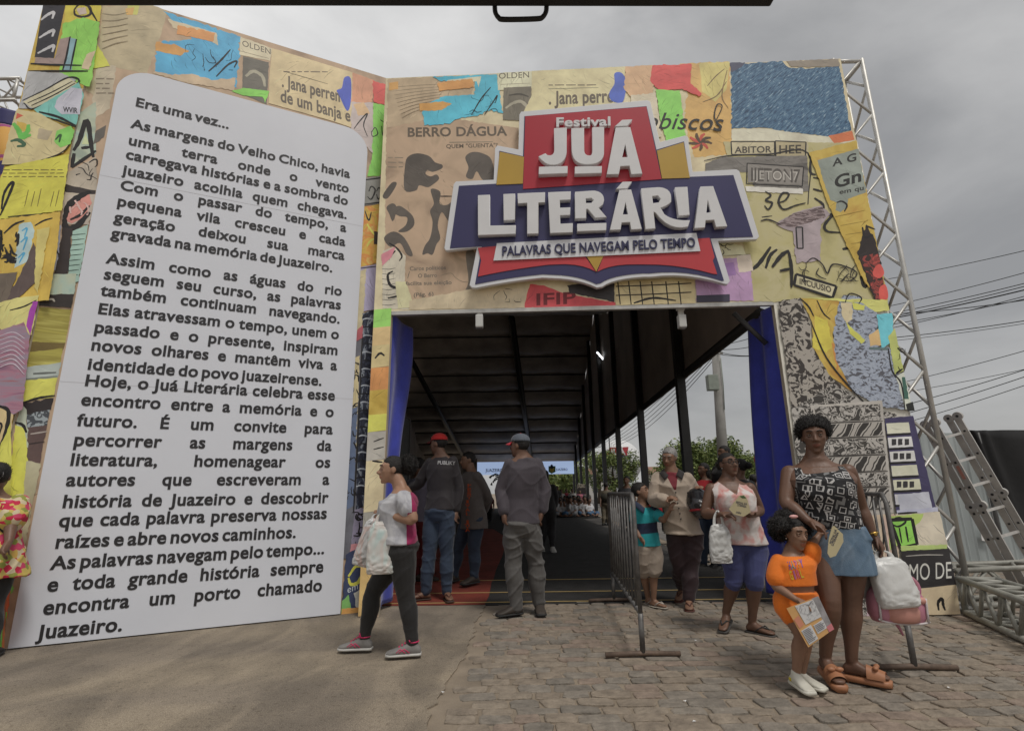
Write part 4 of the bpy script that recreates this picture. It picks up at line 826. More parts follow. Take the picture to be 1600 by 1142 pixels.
    line('PALAVRAS QUE NAVEGAM PELO TEMPO', (297, 913), (1163, 874), 41, 'thin', ntx, o1 + .026, .014, 'tagline_lettering')
    line('Festival', (536, 342), (786, 337), 39, 'thin2', let, LO - .012, .045, 'festival_lettering')
load_glyphs('thin', .018, 0, .5); load_glyphs('thin2', .024, 0, .5)
for k in ('thin', 'thin2'):      # extruded glyph fronts come with walls; keep them at half depth each way
    for c, g in GLYPHS[k].items(): g[0] = g[0].copy()
build_sign()

# ================================================================= TENT
def wallx(Y): return 3.029 + .0468 * (Y - 6)
tent = thing('festival_tent', (0, 6.7, 0), 'huge black marquee behind the gate with open sides and a row of black posts', 'tent')
def build_tent():
    fab = mat('black canopy', (.36, .32, .29), .5, .3, .8, .25, 3, spec=.35); steel = mat('black steel', (.012, .012, .012), .45, .2)
    Y0, YR, YE, ZE, ZR = 6.05, 23.3, 40.5, 3.37, 9.35; XL = -13
    def zroof(Y): return 3.85 + (ZR - 3.85) * (Y - Y0) / (YR - Y0) if Y < YR else ZR - .347 * (Y - YR)
    nb = 10
    for a, b, in ((Y0, YR), (YR, YE)):
        for i in range(nb):     # sheets between the purlins, sagging a little
            ya, yb = a + (b - a) * i / nb, a + (b - a) * (i + 1) / nb
            mb = MB()
            def fn(u, v): Y = ya + (yb - ya) * v; return Vector((XL + (wallx(Y) - XL) * u, Y, zroof(Y) - .16 * math.sin(math.pi * v) - .03 * math.sin(u * 40)))
            mb.grid(fn, 24, 6, fab); mb.build('roof_sheet', tent)
            if i:
                mb = MB(); z = zroof(ya) - .06; mb.tube([(XL, ya, z), (wallx(ya), ya, z)], .04, mat('purlin steel', (.05, .047, .044), .5), 6); mb.build('purlin', tent)
    for x0, x1 in ((-6.2, -3.4), (-.6, 1.4)):
        mb = MB(); mb.tube([(x0 + .6, YR - .5, zroof(YR - .5) - .25), (x1, YE, zroof(YE) - .2)], .16, steel, 6); mb.build('rafter', tent)
    mb = MB()
    def gv(u, v):
        Y = Y0 + (YE - Y0) * u; z0 = ZE - .12; return Vector((wallx(Y) + .03 * math.sin(u * 90), Y, z0 + (zroof(Y) - z0) * v))
    mb.grid(gv, 90, 3, fab); mb.build('gable_sheet', tent)
    for Y in (9.5, 13.4, 17.4, 21.4, 25.4, 29.4, 33.4, 37.4, 40.4):
        mb = MB(); x = wallx(Y) - .09; mb.box((x, Y, zroof(Y) / 2), (.15, .15, zroof(Y)), steel); mb.box((x, Y, .02), (.35, .35, .03), steel); mb.build('post', tent)
    mb = MB(); mb.tube([(wallx(Y0), Y0, ZE - .1), (wallx(YE), YE, ZE - .1)], .07, steel, 8); mb.build('eave_beam', tent)
    mb = MB()
    mb.grid(lambda u, v: Vector((-6.6 + .1 * math.sin(v * 3 + u * 60), 6.7 + 34 * u, .0 + 6.5 * v)), 60, 2, fab); mb.build('side_wall', tent)
    mb = MB(); mb.grid(lambda u, v: Vector((-6.6 + 4.3 * u, 34 + .1 * math.sin(u * 50), 3.3 * v)), 30, 2, fab); mb.build('back_wall', tent)
build_tent()
def tent_bits():
    lamp = thing('tube_lamp', (3.64, 21.6, 6.77), 'small lit tube lamp high on the dark tent side', 'lamp')
    mb = MB(); c = at(938, 556, 21.0); d = Vector((.13, 0, -.16)); mb.tube([c - d, c + d], .035, emit('lamp glow', (.95, .97, 1), 3.0), 8); mb.build('tube', lamp)
    mb = MB(); mb.box(c + Vector((0, .1, .02)), (.10, .08, .10), mat('lamp housing', (.3, .3, .3), .5)); mb.build('housing', lamp)
    mb = MB(); mb.tube([c + Vector((.12, .1, -.2)), c + Vector((.2, .1, -4.0))], .02, mat('cable', (.1, .1, .1), .5), 6); mb.build('cable', lamp)
    # screen banner at the far end
    a, b = at(745, 742, 38.5), at(897, 742, 38.5); h = at(897, 722, 38.5).z - b.z
    bn = thing('stage_banner', (a + b) / 2, 'long pale blue banner with dark lettering hanging at the far end of the tent', 'banner')
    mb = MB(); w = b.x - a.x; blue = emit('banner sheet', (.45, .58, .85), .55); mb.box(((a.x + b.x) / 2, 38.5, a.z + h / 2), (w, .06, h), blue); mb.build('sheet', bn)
    mb = MB(); ink = mat('banner ink', (.03, .05, .12), .6); y = 38.455
    def T(s, x0, x1, yb, hh):
        p, q = at(x0, yb, y), at(x1, yb, y); put_text(mb, 'bold', s, p, q - p, Vector((0, 0, (at(x0, yb - hh, y).z - p.z) / .7)), ink)
    T('JUAZEIRO', 759, 786, 737, 5); T('JUAZEIRO', 869, 887, 735, 3.6); mb.build('lettering', bn, recalc=False)
    mb = MB(); g = mat('crest green', (.15, .35, .2), .6); ye = mat('crest yellow', (.7, .55, .12), .6)
    def q(*pp): return [at(x, yy, y) for x, yy in pp]
    mb.poly(q((857, 728), (868, 728), (868, 737), (862, 740), (857, 737)), g, (0, -.01, 0)); mb.poly(q((859, 731), (866, 731), (866, 735), (862, 738), (859, 735)), ye, (0, -.022, 0)); mb.poly(q((860, 732), (860, 727), (862, 725), (864, 727), (864, 732)), ink, (0, -.03, 0)); mb.build('crest', bn)
    # palm frond beside the stage
    pl = thing('potted_palm', at(775, 765, 30), 'dark potted palm standing inside the tent below the banner', 'plant'); pm = mat('palm leaf', (.05, .07, .025), .6, .3)
    mb = MB(); c = at(786, 752, 30); r = random.Random(4)
    for k in range(16):
        a = k * .4; e = r.uniform(.5, 1.1); pts = [c + Vector((math.cos(a) * .8 * t, math.sin(a) * .5 * t, e * 1.3 * t - 1.0 * t * t)) for t in np.linspace(0, 1, 7)]
        for i in range(6):
            for sg in (-1, 1):
                d = (pts[i + 1] - pts[i]).normalized(); s = Vector((-d.z * .4, sg, -.35)); n = pts[i] + s * .28; mb.add([pts[i], pts[i + 1], n + d * .15], [(0, 1, 2)], pm)
    mb.build('fronds', pl); mb = MB(); mb.tube([(c.x, c.y, .45), c], .07, mat('palm stem', (.08, .06, .04), .8)); mb.build('stem', pl); mb = MB(); mb.tube([(c.x, c.y, 0.06), (c.x, c.y, .5)], [.22, .3], mat('pot', (.06, .05, .05), .6), 14); mb.build('pot', pl)
    # hoarding board just inside the left drape
    bd = thing('partition_board', at(626, 900, 7.2), 'black partition board with pale edging, just inside the left blue drape', 'board')
    p = [at(617, 645, 7.2), at(640, 672, 8.2)]; mb = MB(); mk = mat('partition black', (.035, .037, .036), .6, .2)
    mb.poly([Vector((p[0].x, p[0].y, .06)), Vector((p[1].x, p[1].y, .06)), Vector((p[1].x, p[1].y, 2.3)), Vector((p[0].x, p[0].y, 2.3))], mk, (-.04, .04, 0)); mb.build('sheet', bd)
    mb = MB(); mb.tube([(p[0].x, p[0].y, .06), (p[0].x, p[0].y, 2.32), (p[1].x, p[1].y, 2.32), (p[1].x, p[1].y, .06)], .018, mat('partition edge', (.10, .10, .10), .4), 8); mb.build('edging', bd)
tent_bits()

# ================================================================= BLUE DRAPES, FLOODLIGHTS
def drapes():
    blue = mat('blue cloth', (.045, .062, .44), .75, .15, 5, .15, 22, sheen=.3)
    def cloth(a0, a1, b0, b1, label, nf, amp, bulge=0.0, ph=0.0):
        """a0-a1 top edge, b0-b1 bottom edge"""
        a0, a1, b0, b1 = map(Vector, (a0, a1, b0, b1)); mb = MB(); nrm = (a1 - a0).cross(Vector((0, 0, 1))).normalized()
        def fn(u, v):
            p = a0.lerp(a1, u).lerp(b0.lerp(b1, u), v); w = amp * (.25 + .75 * v) * math.sin(u * nf * math.pi + ph + 1.2 * math.sin(v * 2.2)) + amp * .35 * math.sin(u * nf * 2.7 + v * 5)
            p += nrm * w; p += (a1 - a0) * (bulge * math.sin(v * 7.0 + .6) * (1 - v) * u); return p
        mb.grid(fn, 40, 60, blue)
        o = mb.build('blue_drape', base=(b0 + b1) / 2); sol = o.modifiers.new('thickness', 'SOLIDIFY'); sol.thickness = .004
        tag(o, label, 'drape')
    A0, A1 = at(1168, 505, 6.35), FAC.hit(1207, 475, -.05); B0, B1 = at(1200, 925, 6.35), FAC.hit(1292, 928, -.03)
    B0.z = B1.z = .07; A0.z = A1.z + .02
    cloth(A0, A1, B0, B1, 'broad royal blue drape hanging in deep folds at the right jamb of the gate', 4.0, .05)
    A0 = FAC.pt(GOL - .03, GOZ - .01, -.08); A1 = at(640, 492, 6.25); B0 = FAC.pt(GOL - .05, .06, -.08); B1 = at(612, 955, 6.25); A1.z = A0.z; B1.z = .06
    cloth(A0, A1, B0, B1, 'narrow royal blue drape gathered at the left jamb of the gate', 2.6, .03, .25)
    p = WING.hit(606, 700, -.02); q = FAC.pt(GOL - .02, 0, .06)
    cloth((GUL + .02, q.y + .03, 1.55), (GOL - .0, q.y + .05, 1.5), (GUL - .03, q.y - .06, .015), (GOL + .02, q.y - .02, .015), 'loose end of blue cloth wrapped round the foot of the left gate column', 2.2, .02)
drapes()
def floods():
    wt = mat('lamp white', (.62, .62, .60), .4, .05); dk = mat('lamp glass', (.25, .25, .26), .2)
    def one(px):
        t = at(px, 482, 5.68); o = thing('floodlight', t, 'white floodlight under the lintel above the men in caps' if px < 900 else 'white floodlight under the lintel above the old man', 'floodlight', None)
        mb = MB(); mb.box(t + Vector((0, 0, .0)), (.09, .05, .05), wt, bev=.008); mb.box(t + Vector((0, .0, -.05)), (.06, .03, .08), wt); mb.build('bracket', o)
        mb = MB(); mb.box(t + Vector((-.005, -.02, -.165)), (.085, .09, .15), wt, bev=.012); mb.build('lamp_body', o)
        mb = MB(); mb.box(t + Vector((-.005, -.02, -.243)), (.07, .07, .006), dk); mb.build('lens', o)
    one(750); one(1063)
floods()

# ================================================================= TRUSSES
AL = MATS['aluminium']
def truss(name, p, q, side, label, n, r=.025, rb=.013, group=None, AL=None):
    AL = AL or MATS['aluminium']
    p, q = Vector(p), Vector(q); t = (q - p).normalized(); a = t.cross(Vector((0, 0, 1)) if abs(t.z) < .9 else Vector((0, 1, 0))).normalized(); b = t.cross(a).normalized(); h = side / 2
    o = thing(name, p, label, 'truss', group); cs = [(a * sx + b * sy) * h for sx, sy in ((1, 1), (1, -1), (-1, -1), (-1, 1))]
    for c in cs:
        mb = MB(); mb.tube([p + c, q + c], r, AL, 10); mb.build('chord', o)
    mb = MB(); L = (q - p).length
    for f in range(4):
        c0, c1 = cs[f], cs[(f + 1) % 4]
        for i in range(n):
            u0, u1 = L * i / n, L * (i + 1) / n
            mb.tube([p + t * u0 + (c0 if i % 2 == 0 else c1), p + t * u1 + (c1 if i % 2 == 0 else c0)], rb, AL, 6)
        for u in (0.03, L - .03): mb.tube([p + t * u + c0, p + t * u + c1], r * .9, AL, 8)
    mb.build('bracing', o); return o
def trusses():
    c = FAC.pt(GUR + .10, 0, -.22)
    truss('truss_tower', (c.x, c.y, .02), (c.x, c.y, GZT + .02), .36, 'upright aluminium lattice truss tower rising behind the right edge of the gate', 16, .027, .017)
    a, b = FAC.pt(GUL + .1, GZT - .18, -.26), FAC.pt(GUR - .15, GZT - .18, -.26)
    truss('top_truss', a, b, .30, 'horizontal aluminium truss hidden along the top of the gate', 16)
    p = FAC.pt(GUR + .30, 0, .06); g = ground(1700, 1035)
    truss('base_truss', (p.x, p.y, .18), (g.x, g.y, .18), .30, 'aluminium lattice truss lying on the stones at the right foot of the gate', 9, .028, .018, AL=mat('dull aluminium', (.30, .295, .26), .6, .25, 10, metal=.2))
    p2 = FAC.pt(GUR + .25, 0, -.34); truss('base_truss', (p2.x, p2.y, .20), (p2.x + 3.0, p2.y + .55, .20), .34, 'second aluminium ground truss running behind the first towards the metal hoarding', 8, .028, .018, AL=mat('dull aluminium', (.30, .295, .26), .6))
    a, b = at(-60, 156, 5.4), at(46, 154, 5.4)
    truss('side_truss', a, b, .30, 'short piece of horizontal truss jutting out behind the left side panel', 5, .02, .011)
    # banner hung below that truss
    bl = mat('flag blue', D('2b2a58'), .6, .1); org = pattern('flag print', [D('b8842e'), D('2e2a5c'), D('b5862f'), D('8a3a6a'), D('bb7a2e')], 'noise', 2.2, None, .6, (1, 1, 1.5), 1.5, 1)
    bn = thing('hanging_banner', at(0, 420, 5.15), 'blue and orange printed banner hanging at the far left behind the side panel', 'banner')
    def cl(y0, y1, M, name):
        mb = MB(); mb.grid(lambda u, v: at(-70 + 96 * u, y0 + (y1 - y0) * v, 5.15) + Vector((0, .03 * math.sin(u * 14), 0)), 24, 8, M); o = mb.build(name, bn); s = o.modifiers.new('thickness', 'SOLIDIFY'); s.thickness = .004
    cl(172, 196, bl, 'hem'); cl(196.5, 560, org, 'sheet')
trusses()

# ================================================================= LADDER, HOARDING, BARRIERS
def ladder():
    al = mat('ladder aluminium', (.52, .50, .47), .45, .15, 8, metal=.25); dk = mat('ladder plug', (.03, .03, .03), .5); red = mat('ladder sticker', (.55, .25, .2), .5)
    A0, A1 = at(1452, 662, 6.3), at(1700, 1105, 6.3); A1 = A0 + (A1 - A0) * ((A0.z - .03) / (A0.z - A1.z))
    B0, B1 = at(1488, 652, 6.75), at(1668, 960, 6.75); B1 = B0 + (B1 - B0) * ((B0.z - .03) / (B0.z - B1.z))
    lad = thing('folding_ladder', (A1 + B1) / 2, 'grey aluminium folding ladder leaning against the truss in front of the hoarding', 'ladder')
    L = (A1 - A0).length; ta = (A1 - A0).normalized(); tb = (B1 - B0).normalized(); Lb = (B1 - B0).length
    dep = (B0 - A0).normalized()
    for P0, t, LL, nm in ((A0, ta, L, 'stile'), (B0, tb, Lb, 'stile')):
        nrm = t.cross(dep).normalized()
        for s in (-1, 1):
            mb = MB(); mb.box(P0 + t * (LL / 2) + nrm * (.045 * s), (LL, .03, .075), al, (t, dep, nrm)); o = mb.build(nm, lad)
            mb = MB()
            for k in range(9):
                if k * .3 + .2 < LL: mb.box(P0 + t * (k * .3 + .2) + nrm * (.045 * s) - dep * .018, (.024, .006, .022), dk, (t, dep, nrm))
            mb.build('plug', o)
    for k in range(8):
        f = (k * .3 + .2) / L
        if f < 1:
            mb = MB(); a = A0 + ta * (f * L); b = B0 + tb * (f * Lb); mb.box((a + b) / 2, ((b - a).length, .03, .03), al, ((b - a).normalized(), ta.cross(b - a).normalized(), ta)); mb.build('rung', lad)
    for P0, t, LL, uu in ((A0, ta, L, .0), (B0, tb, Lb, .0), (A0, ta, L, 1.02), (B0, tb, Lb, 1.02)):
        nrm = t.cross(dep).normalized()
        for s in (-1, 1):
            mb = MB(); c = P0 + t * uu + nrm * (.05 * s + .01); mb.tube([c - dep * .026, c + dep * .026], .052, al, 20, smooth=False); mb.tube([c - dep * .032, c + dep * .032], .016, dk, 10, smooth=False); mb.build('hinge', lad)
    mb = MB(); nrm = ta.cross(dep).normalized(); mb.box(A0 + ta * .62 + nrm * .045 - dep * .017, (.16, .003, .03), red, (ta, dep, nrm)); mb.build('sticker', lad)
ladder()
def hoarding():
    p, q = ground(1440, 889), ground(1700, 884); fm = mat('hoarding metal', (.34, .375, .375), .5, .22, 1.6, .1, 8, stretch=(3, 3, .4)); dk = mat('hoarding post', (.13, .13, .13), .6)
    d = (q - p).normalized(); L = (q - p).length + 6; h = at(1560, 675, p.y).z; p = p - d * 1.0
    f = thing('metal_hoarding', p + d * 3, 'weathered grey green sheet metal hoarding behind the ladder', 'hoarding'); n = Vector((-d.y, d.x, 0)); w = 1.15; k = 0; x = 0
    while x < L:
        mb = MB()
        def fn(u, v, x=x): t = u * 8 % 1; r = .012 if .35 < t < .65 else 0; return p + d * (x + u * (w - .02)) - n * r + Vector((0, 0, .06 + (h - .06) * v))
        mb.grid(fn, 48, 1, fm, False); mb.build('sheet', f)
        mb = MB(); mb.tube([p + d * x - n * .03, p + d * x - n * .03 + Vector((0, 0, h))], .03, dk, 8); mb.build('post', f); x += w
    mb = MB(); c = p + d * (L / 2); mb.box(c + Vector((0, 0, .05)) - n * .03, (L, .06, .10), mat('hoarding sill', (.3, .27, .23), .7), (d, n, Vector((0, 0, 1)))); mb.build('rail', f)
    bk = mat('black cloth', (.012, .012, .013), .85, .2, 4, .2, 12)
    a = [(1512, 672), (1528, 700), (1545, 740), (1562, 778), (1580, 812), (1604, 846), (1660, 900), (1720, 930)]
    mb = MB(); pl = Plane(p - n * .07, math.atan2(d.y, d.x))
    low = [pl.uv(x, y) for x, y in a]
    def fn(u, v):
        t = u * (len(low) - 1); i = min(int(t), len(low) - 2); f_ = t - i; uu = low[i][0] + (low[i + 1][0] - low[i][0]) * f_; z = low[i][1] + (low[i + 1][1] - low[i][1]) * f_
        return pl.pt(uu, max(.1, z) + (h + .03 - max(.1, z)) * v, .02 * math.sin(u * 20 + v * 6))
    mb.grid(fn, 40, 12, bk); o = mb.build('black_cloth', base=p + d * 4); tag(o, 'black cloth draped diagonally over the top of the metal hoarding', 'cloth'); s = o.modifiers.new('thickness', 'SOLIDIFY'); s.thickness = .006
    sc = [(1531, 826), (1545, 830), (1542, 838), (1547, 847), (1534, 844)]; mb = MB(); mb.poly([pl.hit(x, y, -.01) for x, y in sc], mat('white paper', (.75, .74, .72), .7), -n * .004)
    o = mb.build('torn_paper', base=pl.hit(1539, 838)); tag(o, 'torn scrap of white paper stuck on the metal hoarding', 'paper')
hoarding()
def barriers():
    st = mat('barrier steel', (.135, .13, .125), .5, .4, 14, .1, 60, metal=.35); ru = mat('barrier rust', (.13, .09, .065), .7, .4, 20)
    def barrier(gA, gB, h, label, footdir, lean=0.0, nb=14):
        A, B = Vector(gA), Vector(gB); d = (B - A).normalized(); L = (B - A).length; o = thing('crowd_barrier', (A + B) / 2, label, 'barrier'); Z = Vector((0, 0, 1)); lo = .30
        mb = MB(); fr = [A + Z * (lo), A + Z * (h - .06), A + d * .06 + Z * h, B - d * .06 + Z * h, B + Z * (h - .06), B + Z * lo]; mb.tube(fr, .017, st, 10); mb.build('frame', o)
        mb = MB(); mb.tube([A + Z * lo, B + Z * lo], .017, st, 8); mb.build('bottom_rail', o)
        for i in range(1, nb):
            mb = MB(); x = A + d * (L * i / nb); mb.tube([x + Z * lo, x + Z * (h - .01)], .009, st, 6); mb.build('bar', o)
        for P in (A, B):
            mb = MB(); mb.tube([P + Z * lo, P + Z * .03], .02, st, 10); mb.build('leg', o)
            mb = MB(); f = Vector(footdir).normalized(); mb.tube([P - f * .28 + Z * .02, P + Z * .026, P + f * .28 + Z * .016], .019, ru, 8); mb.build('foot', o)
    n1 = ground(1005, 1026); f1 = ground(962, 945); f1 = n1 + (f1 - n1).normalized() * 2.0
    h1 = at(987, 772, n1.y).z
    barrier(n1, f1, h1, 'dark steel crowd barrier seen end on in front of the carpet, left of the boy', (1, .04, 0), nb=10)
    n2 = ground(1430, 1047); f2 = ground(1345, 975); f2 = n2 + (f2 - n2).normalized() * 1.9
    barrier(n2, f2, at(1396, 772, n2.y).z, 'dark steel crowd barrier behind the woman in the denim skirt', (1, -.03, 0), nb=12)
barriers()

# ================================================================= STREET BEYOND
def street():
    conc = mat('pole concrete', (.30, .29, .27), .85, .12, 4); gb = mat('box green', (.26, .29, .25), .6); 
    Y = 22.0; top = at(1117, 530, Y); x = top.x; hp = top.z; pole = thing('utility_pole', (x + .3, Y, 0), 'tall concrete utility pole with a grey green box and many wires, beyond the tent side', 'pole')
    mb = MB(); ft = at(1131, 760, Y); mb.tube([(ft.x, Y, 0), (x, Y, hp)], [.24, .17], conc, 14); mb.build('shaft', pole)
    mb = MB(); c = at(1113, 598, Y - .3); mb.box(c, (.44, .34, .66), gb, bev=.03); mb.build('box', pole)
    mb = MB(); mb.tube([at(1126, 560, Y - .22), at(1130, 600, Y - .22), at(1132, 640, Y - .22)], .02, gb); mb.build('conduit', pole)
    for k, yy in enumerate((541, 552)):
        mb = MB(); c = at(1116, yy, Y); mb.box(c, (.7, .12, .1), conc); mb.build('crossarm', pole)
    wm = mat('wire', (.02, .02, .02), .5)
    def wire(a, b, sag, r, label=None):
        a, b = Vector(a), Vector(b); pts = [a.lerp(b, t) - Vector((0, 0, sag * 4 * t * (1 - t))) for t in np.linspace(0, 1, 24)]
        mb = MB(); mb.tube(pts, r, wm, 5); o = mb.build('overhead_wire', base=a); tag(o, label, 'wire', 'overhead wires'); return o
    # bundle running along the street beside the tent
    for k in range(6):
        wire(at(1112 + k, 540 + k * 4, Y), at(905 + k * 3, 712 - k * 4, 60), .5 + k * .25, .016, 'thin black overhead wire running from the pole along the tent side')
    for (y0, x1, y1, sag) in ((541, 1240, 505, .1), (546, 1240, 520, .2), (548, 1240, 540, .3), (552, 1240, 545, .2)):
        wire(at(1117, y0, Y), at(x1, y1, 18), sag, .014, 'thin black overhead wire passing from the pole behind the right drape')
    W = [(1300, 450, 1760, 352, .008), (1300, 496, 1760, 380, .008), (1300, 506, 1760, 400, .009), (1300, 512, 1760, 404, .009), (1300, 513, 1760, 412, .014), (1300, 520, 1760, 430, .008), (1300, 535, 1760, 474, .009), (1300, 540, 1760, 478, .006), (1300, 620, 1760, 500, .007), (1300, 628, 1760, 540, .006), (1300, 660, 1760, 524, .008), (1300, 676, 1760, 532, .008), (1300, 690, 1760, 545, .007), (1300, 530, 1760, 418, .008), (1400, 490, 1760, 440, .010)]
    for x0, y0, x1, y1, r in W: wire(at(x0, y0, 19), at(x1, y1, 13), .15, r * 1.5, 'thin black overhead wire crossing the grey sky right of the gate')
    # trees
    lf = [mat('leaf ' + n, c, .55, .3, 3, spec=.3) for n, c in (('green', (.16, .21, .062)), ('light', (.25, .29, .10)), ('dark', (.08, .115, .036)))]; bk = mat('bark', (.11, .085, .06), .9, .3, 8, .4, 30)
    def tree(cx, cy, rx, rz, zc_, label, n, seed, name='street_tree', size=.11):
        r = random.Random(seed); o = thing(name, (cx, cy, 0), label, 'tree'); mb = MB(); cl = []
        for k in range(44):
            a, e = r.uniform(0, 6.28), r.uniform(-.9, 1); q = r.uniform(.45, .95); cl.append((Vector((cx + rx * q * math.cos(a) * math.sqrt(max(0, 1 - e * e * .8)), cy + rx * .8 * q * math.sin(a) * math.sqrt(max(0, 1 - e * e * .8)), zc_ + rz * q * e)), r.uniform(.16, .30) * rx))
        for i in range(n):
            c, s = r.choice(cl); v = Vector((r.gauss(0, 1), r.gauss(0, 1), r.gauss(0, .8))).normalized() * s * r.uniform(.45, 1.05); p = c + v
            d = Vector((r.gauss(0, 1), r.gauss(0, 1), r.gauss(0, .7))).normalized(); e = d.cross(Vector((r.gauss(0, 1), r.gauss(0, 1), r.gauss(0, 1)))).normalized(); L = size * r.uniform(.6, 1.3)
            mb.add([p - d * L, p + e * L * .4, p + d * L, p - e * L * .4], [(0, 1, 2, 3)], r.choices(lf, (5, 3, 3))[0])
        mb.build('crown', o, recalc=False)
        mb = MB(); mb.tube([(cx, cy, 0), (cx + .1, cy, zc_ * .45), (cx, cy, zc_)], [.2, .15, .08], bk)
        for k in range(7): c = cl[k][0]; mb.tube([(cx, cy, zc_ * .5), Vector((cx, cy, zc_ * .6)).lerp(c, .5) + Vector((0, 0, .2)), c], [.09, .06, .02], bk, 6)
        mb.build('trunk', o)
    tree(11.8, 33, 3.5, 1.15, 2.55, 'broad rounded green street tree standing behind the old man and the posts', 34000, 3)
    tree(7.4, 40, 2.2, 1.7, 2.6, 'slender darker tree between the posts beside the inflatable dome', 6000, 5)
    tree(8.2, 52, 2.6, 2.2, 3.2, 'pale tree far down the street seen below the tent eave', 5000, 6)
    tree(4.0, 66, 5.0, 3.0, 3.2, 'distant tree seen through the open far end of the tent', 5000, 9, size=.3)
    tree(17.5, 44, 2.4, 1.3, 2.0, 'low shrubby tree at the right end of the street behind the women', 4000, 7)
    # inflatable dome with the festival name
    c = at(966, 722, 46); R_ = 2.0; dm = thing('inflatable_dome', (c.x, c.y, 0), 'white inflatable ball on a stand with red and white festival lettering, far down the street', 'inflatable'); wh = mat('inflatable white', (.7, .7, .7), .5)
    mb = MB(); mb.sphere(c, (R_, R_, R_ * .95), wh, 24, 16); mb.build('ball', dm); mb = MB(); mb.tube([(c.x, c.y, 0), (c.x, c.y, c.z - R_ * .8)], [.9, .7], wh, 16); mb.build('stand', dm)
    def qd(pts, M, dy, nm):
        mb = MB(); mb.poly([at(x, y, c.y - R_ - dy) for x, y in pts], M, (0, .05, 0)); return mb.build(nm, dm)
    qd([(952, 699), (982, 698), (980, 711), (950, 711)], mat('dome red', (.45, .05, .06), .5), .06, 'red_sign'); qd([(946, 711), (986, 711), (984, 724), (948, 724)], mat('dome navy', (.05, .05, .12), .5), .06, 'navy_sign'); qd([(949, 706), (952, 704), (951, 711), (946, 711)], mat('dome orange', (.6, .25, .05), .5), .06, 'orange_corner')
    mb = MB(); yy = c.y - R_ - .14; p, q = at(955, 710, yy), at(977, 710, yy); put_text(mb, 'fat', 'JUÁ', p, q - p, Vector((0, 0, (at(955, 701, yy).z - p.z) / .7)), wh); p, q = at(948, 723, yy), at(985, 723, yy); put_text(mb, 'fat', 'LITERÁRIA', p, q - p, Vector((0, 0, (at(955, 714, yy).z - p.z) / .7)), wh); mb.build('lettering', dm, recalc=False)
    # yellow painted kerb steps
    ym = mat('kerb yellow', (.55, .36, .03), .7, .15, 6); km = mat('kerb concrete', (.36, .34, .31), .85, .15, 5)
    for i, (y0, y1, Yk) in enumerate(((849, 863, 10.4), (876, 898, 8.6))):
        a = at(1186, y1, Yk); b = at(1186, y0, Yk); hh = b.z - a.z
        o = thing('kerb_block', (a.x + 1.2, Yk, 0), ('rear' if i == 0 else 'front') + ' yellow painted concrete kerb block beside the right drape', 'kerb')
        mb = MB(); mb.box((a.x + 1.3, Yk + .25, b.z - hh / 2), (2.6, .5, hh), ym, bev=.02); mb.build('painted_cap', o)
        mb = MB(); mb.box((a.x + 1.3, Yk + .27, (b.z - hh) / 2), (2.6, .5, max(.02, b.z - hh) - .004), km); mb.build('concrete_base', o)
    # round red signs beside the drape
    rd = mat('sign ring', (.45, .06, .03), .5); 
    for yy, lb, cl_ in ((672, 'upper round orange edged sign half hidden by the right drape', (.5, .16, .04)), (718, 'lower round red edged sign half hidden by the right drape', (.5, .04, .03))):
        c = at(1190, yy, 12); o = thing('round_sign', c, lb, 'sign'); M = mat('ring %d' % yy, cl_, .5); mb = MB()
        mb.tube([c + Vector((math.cos(t) * .15, 0, math.sin(t) * .15)) for t in np.linspace(0, 6.283, 25)], .025, M, 8, caps=False); mb.build('ring', o); mb = MB(); mb.tube([c, c + Vector((0, .02, 0))], .14, wh, 20); mb.build('face', o)
        mb = MB(); mb.tube([(c.x, 12.06, 0), (c.x, 12.06, c.z)], .02, mat('signpost', (.3, .3, .3), .5)); mb.build('post', o)
    # low buildings far along the street
    r = random.Random(2)
    for i, (x, y, w, h, cc, lb) in enumerate(((24, 75, 10, 3.4, (.42, .38, .33), 'low cream house far along the street'), (36, 78, 11, 4.0, (.36, .34, .34), 'low grey house far along the street'), (9.5, 82, 8, 3.6, (.5, .48, .45), 'low white house at the end of the street'))):
        o = thing('far_house', (x, y, 0), lb, 'house'); wl = mat('house wall %d' % i, cc, .8); mb = MB(); mb.box((x, y, h / 2), (w, 6, h), wl); mb.build('wall', o)
        mb = MB(); a, b = w / 2 + .3, 3.3; mb.add([(x - a, y - b, h + .003), (x + a, y - b, h + .003), (x + a, y + b, h + .003), (x - a, y + b, h + .003), (x - a, y, h + 1), (x + a, y, h + 1)], [(0, 1, 5, 4), (2, 3, 4, 5), (0, 4, 3), (1, 2, 5), (0, 3, 2, 1)], mat('roof tile', (.25, .13, .09), .8)); mb.build('roof', o)
        for k in range(3):
            mb = MB(); mb.box((x - w / 3 + k * w / 3, y - 3.01, 1.6), (1.1, .08, 1.2), mat('house glass', (.05, .06, .07), .2)); mb.build('window', o)
street()
# street asphalt beside the tent
def road():
    mb = MB(); M = mat('street asphalt', (.16, .15, .14), .9, .2, 2, .3, 100); mb.poly([(3.6, 11.0, -.004), (60, 11.0, -.004), (60, 90, -.004), (7.2, 90, -.004)], M); struct(mb, 'road', 'grey asphalt street beside the tent')
    mb = MB(); mb.poly([(-13, 6.7, .0), (3.1, 6.7, .0), (4.7, 41, .0), (-13, 41, .0)], mat('tent floor', (.06, .055, .05), .9, .2, 2)); struct(mb, 'tent_floor', 'dark floor under the tent')
road()
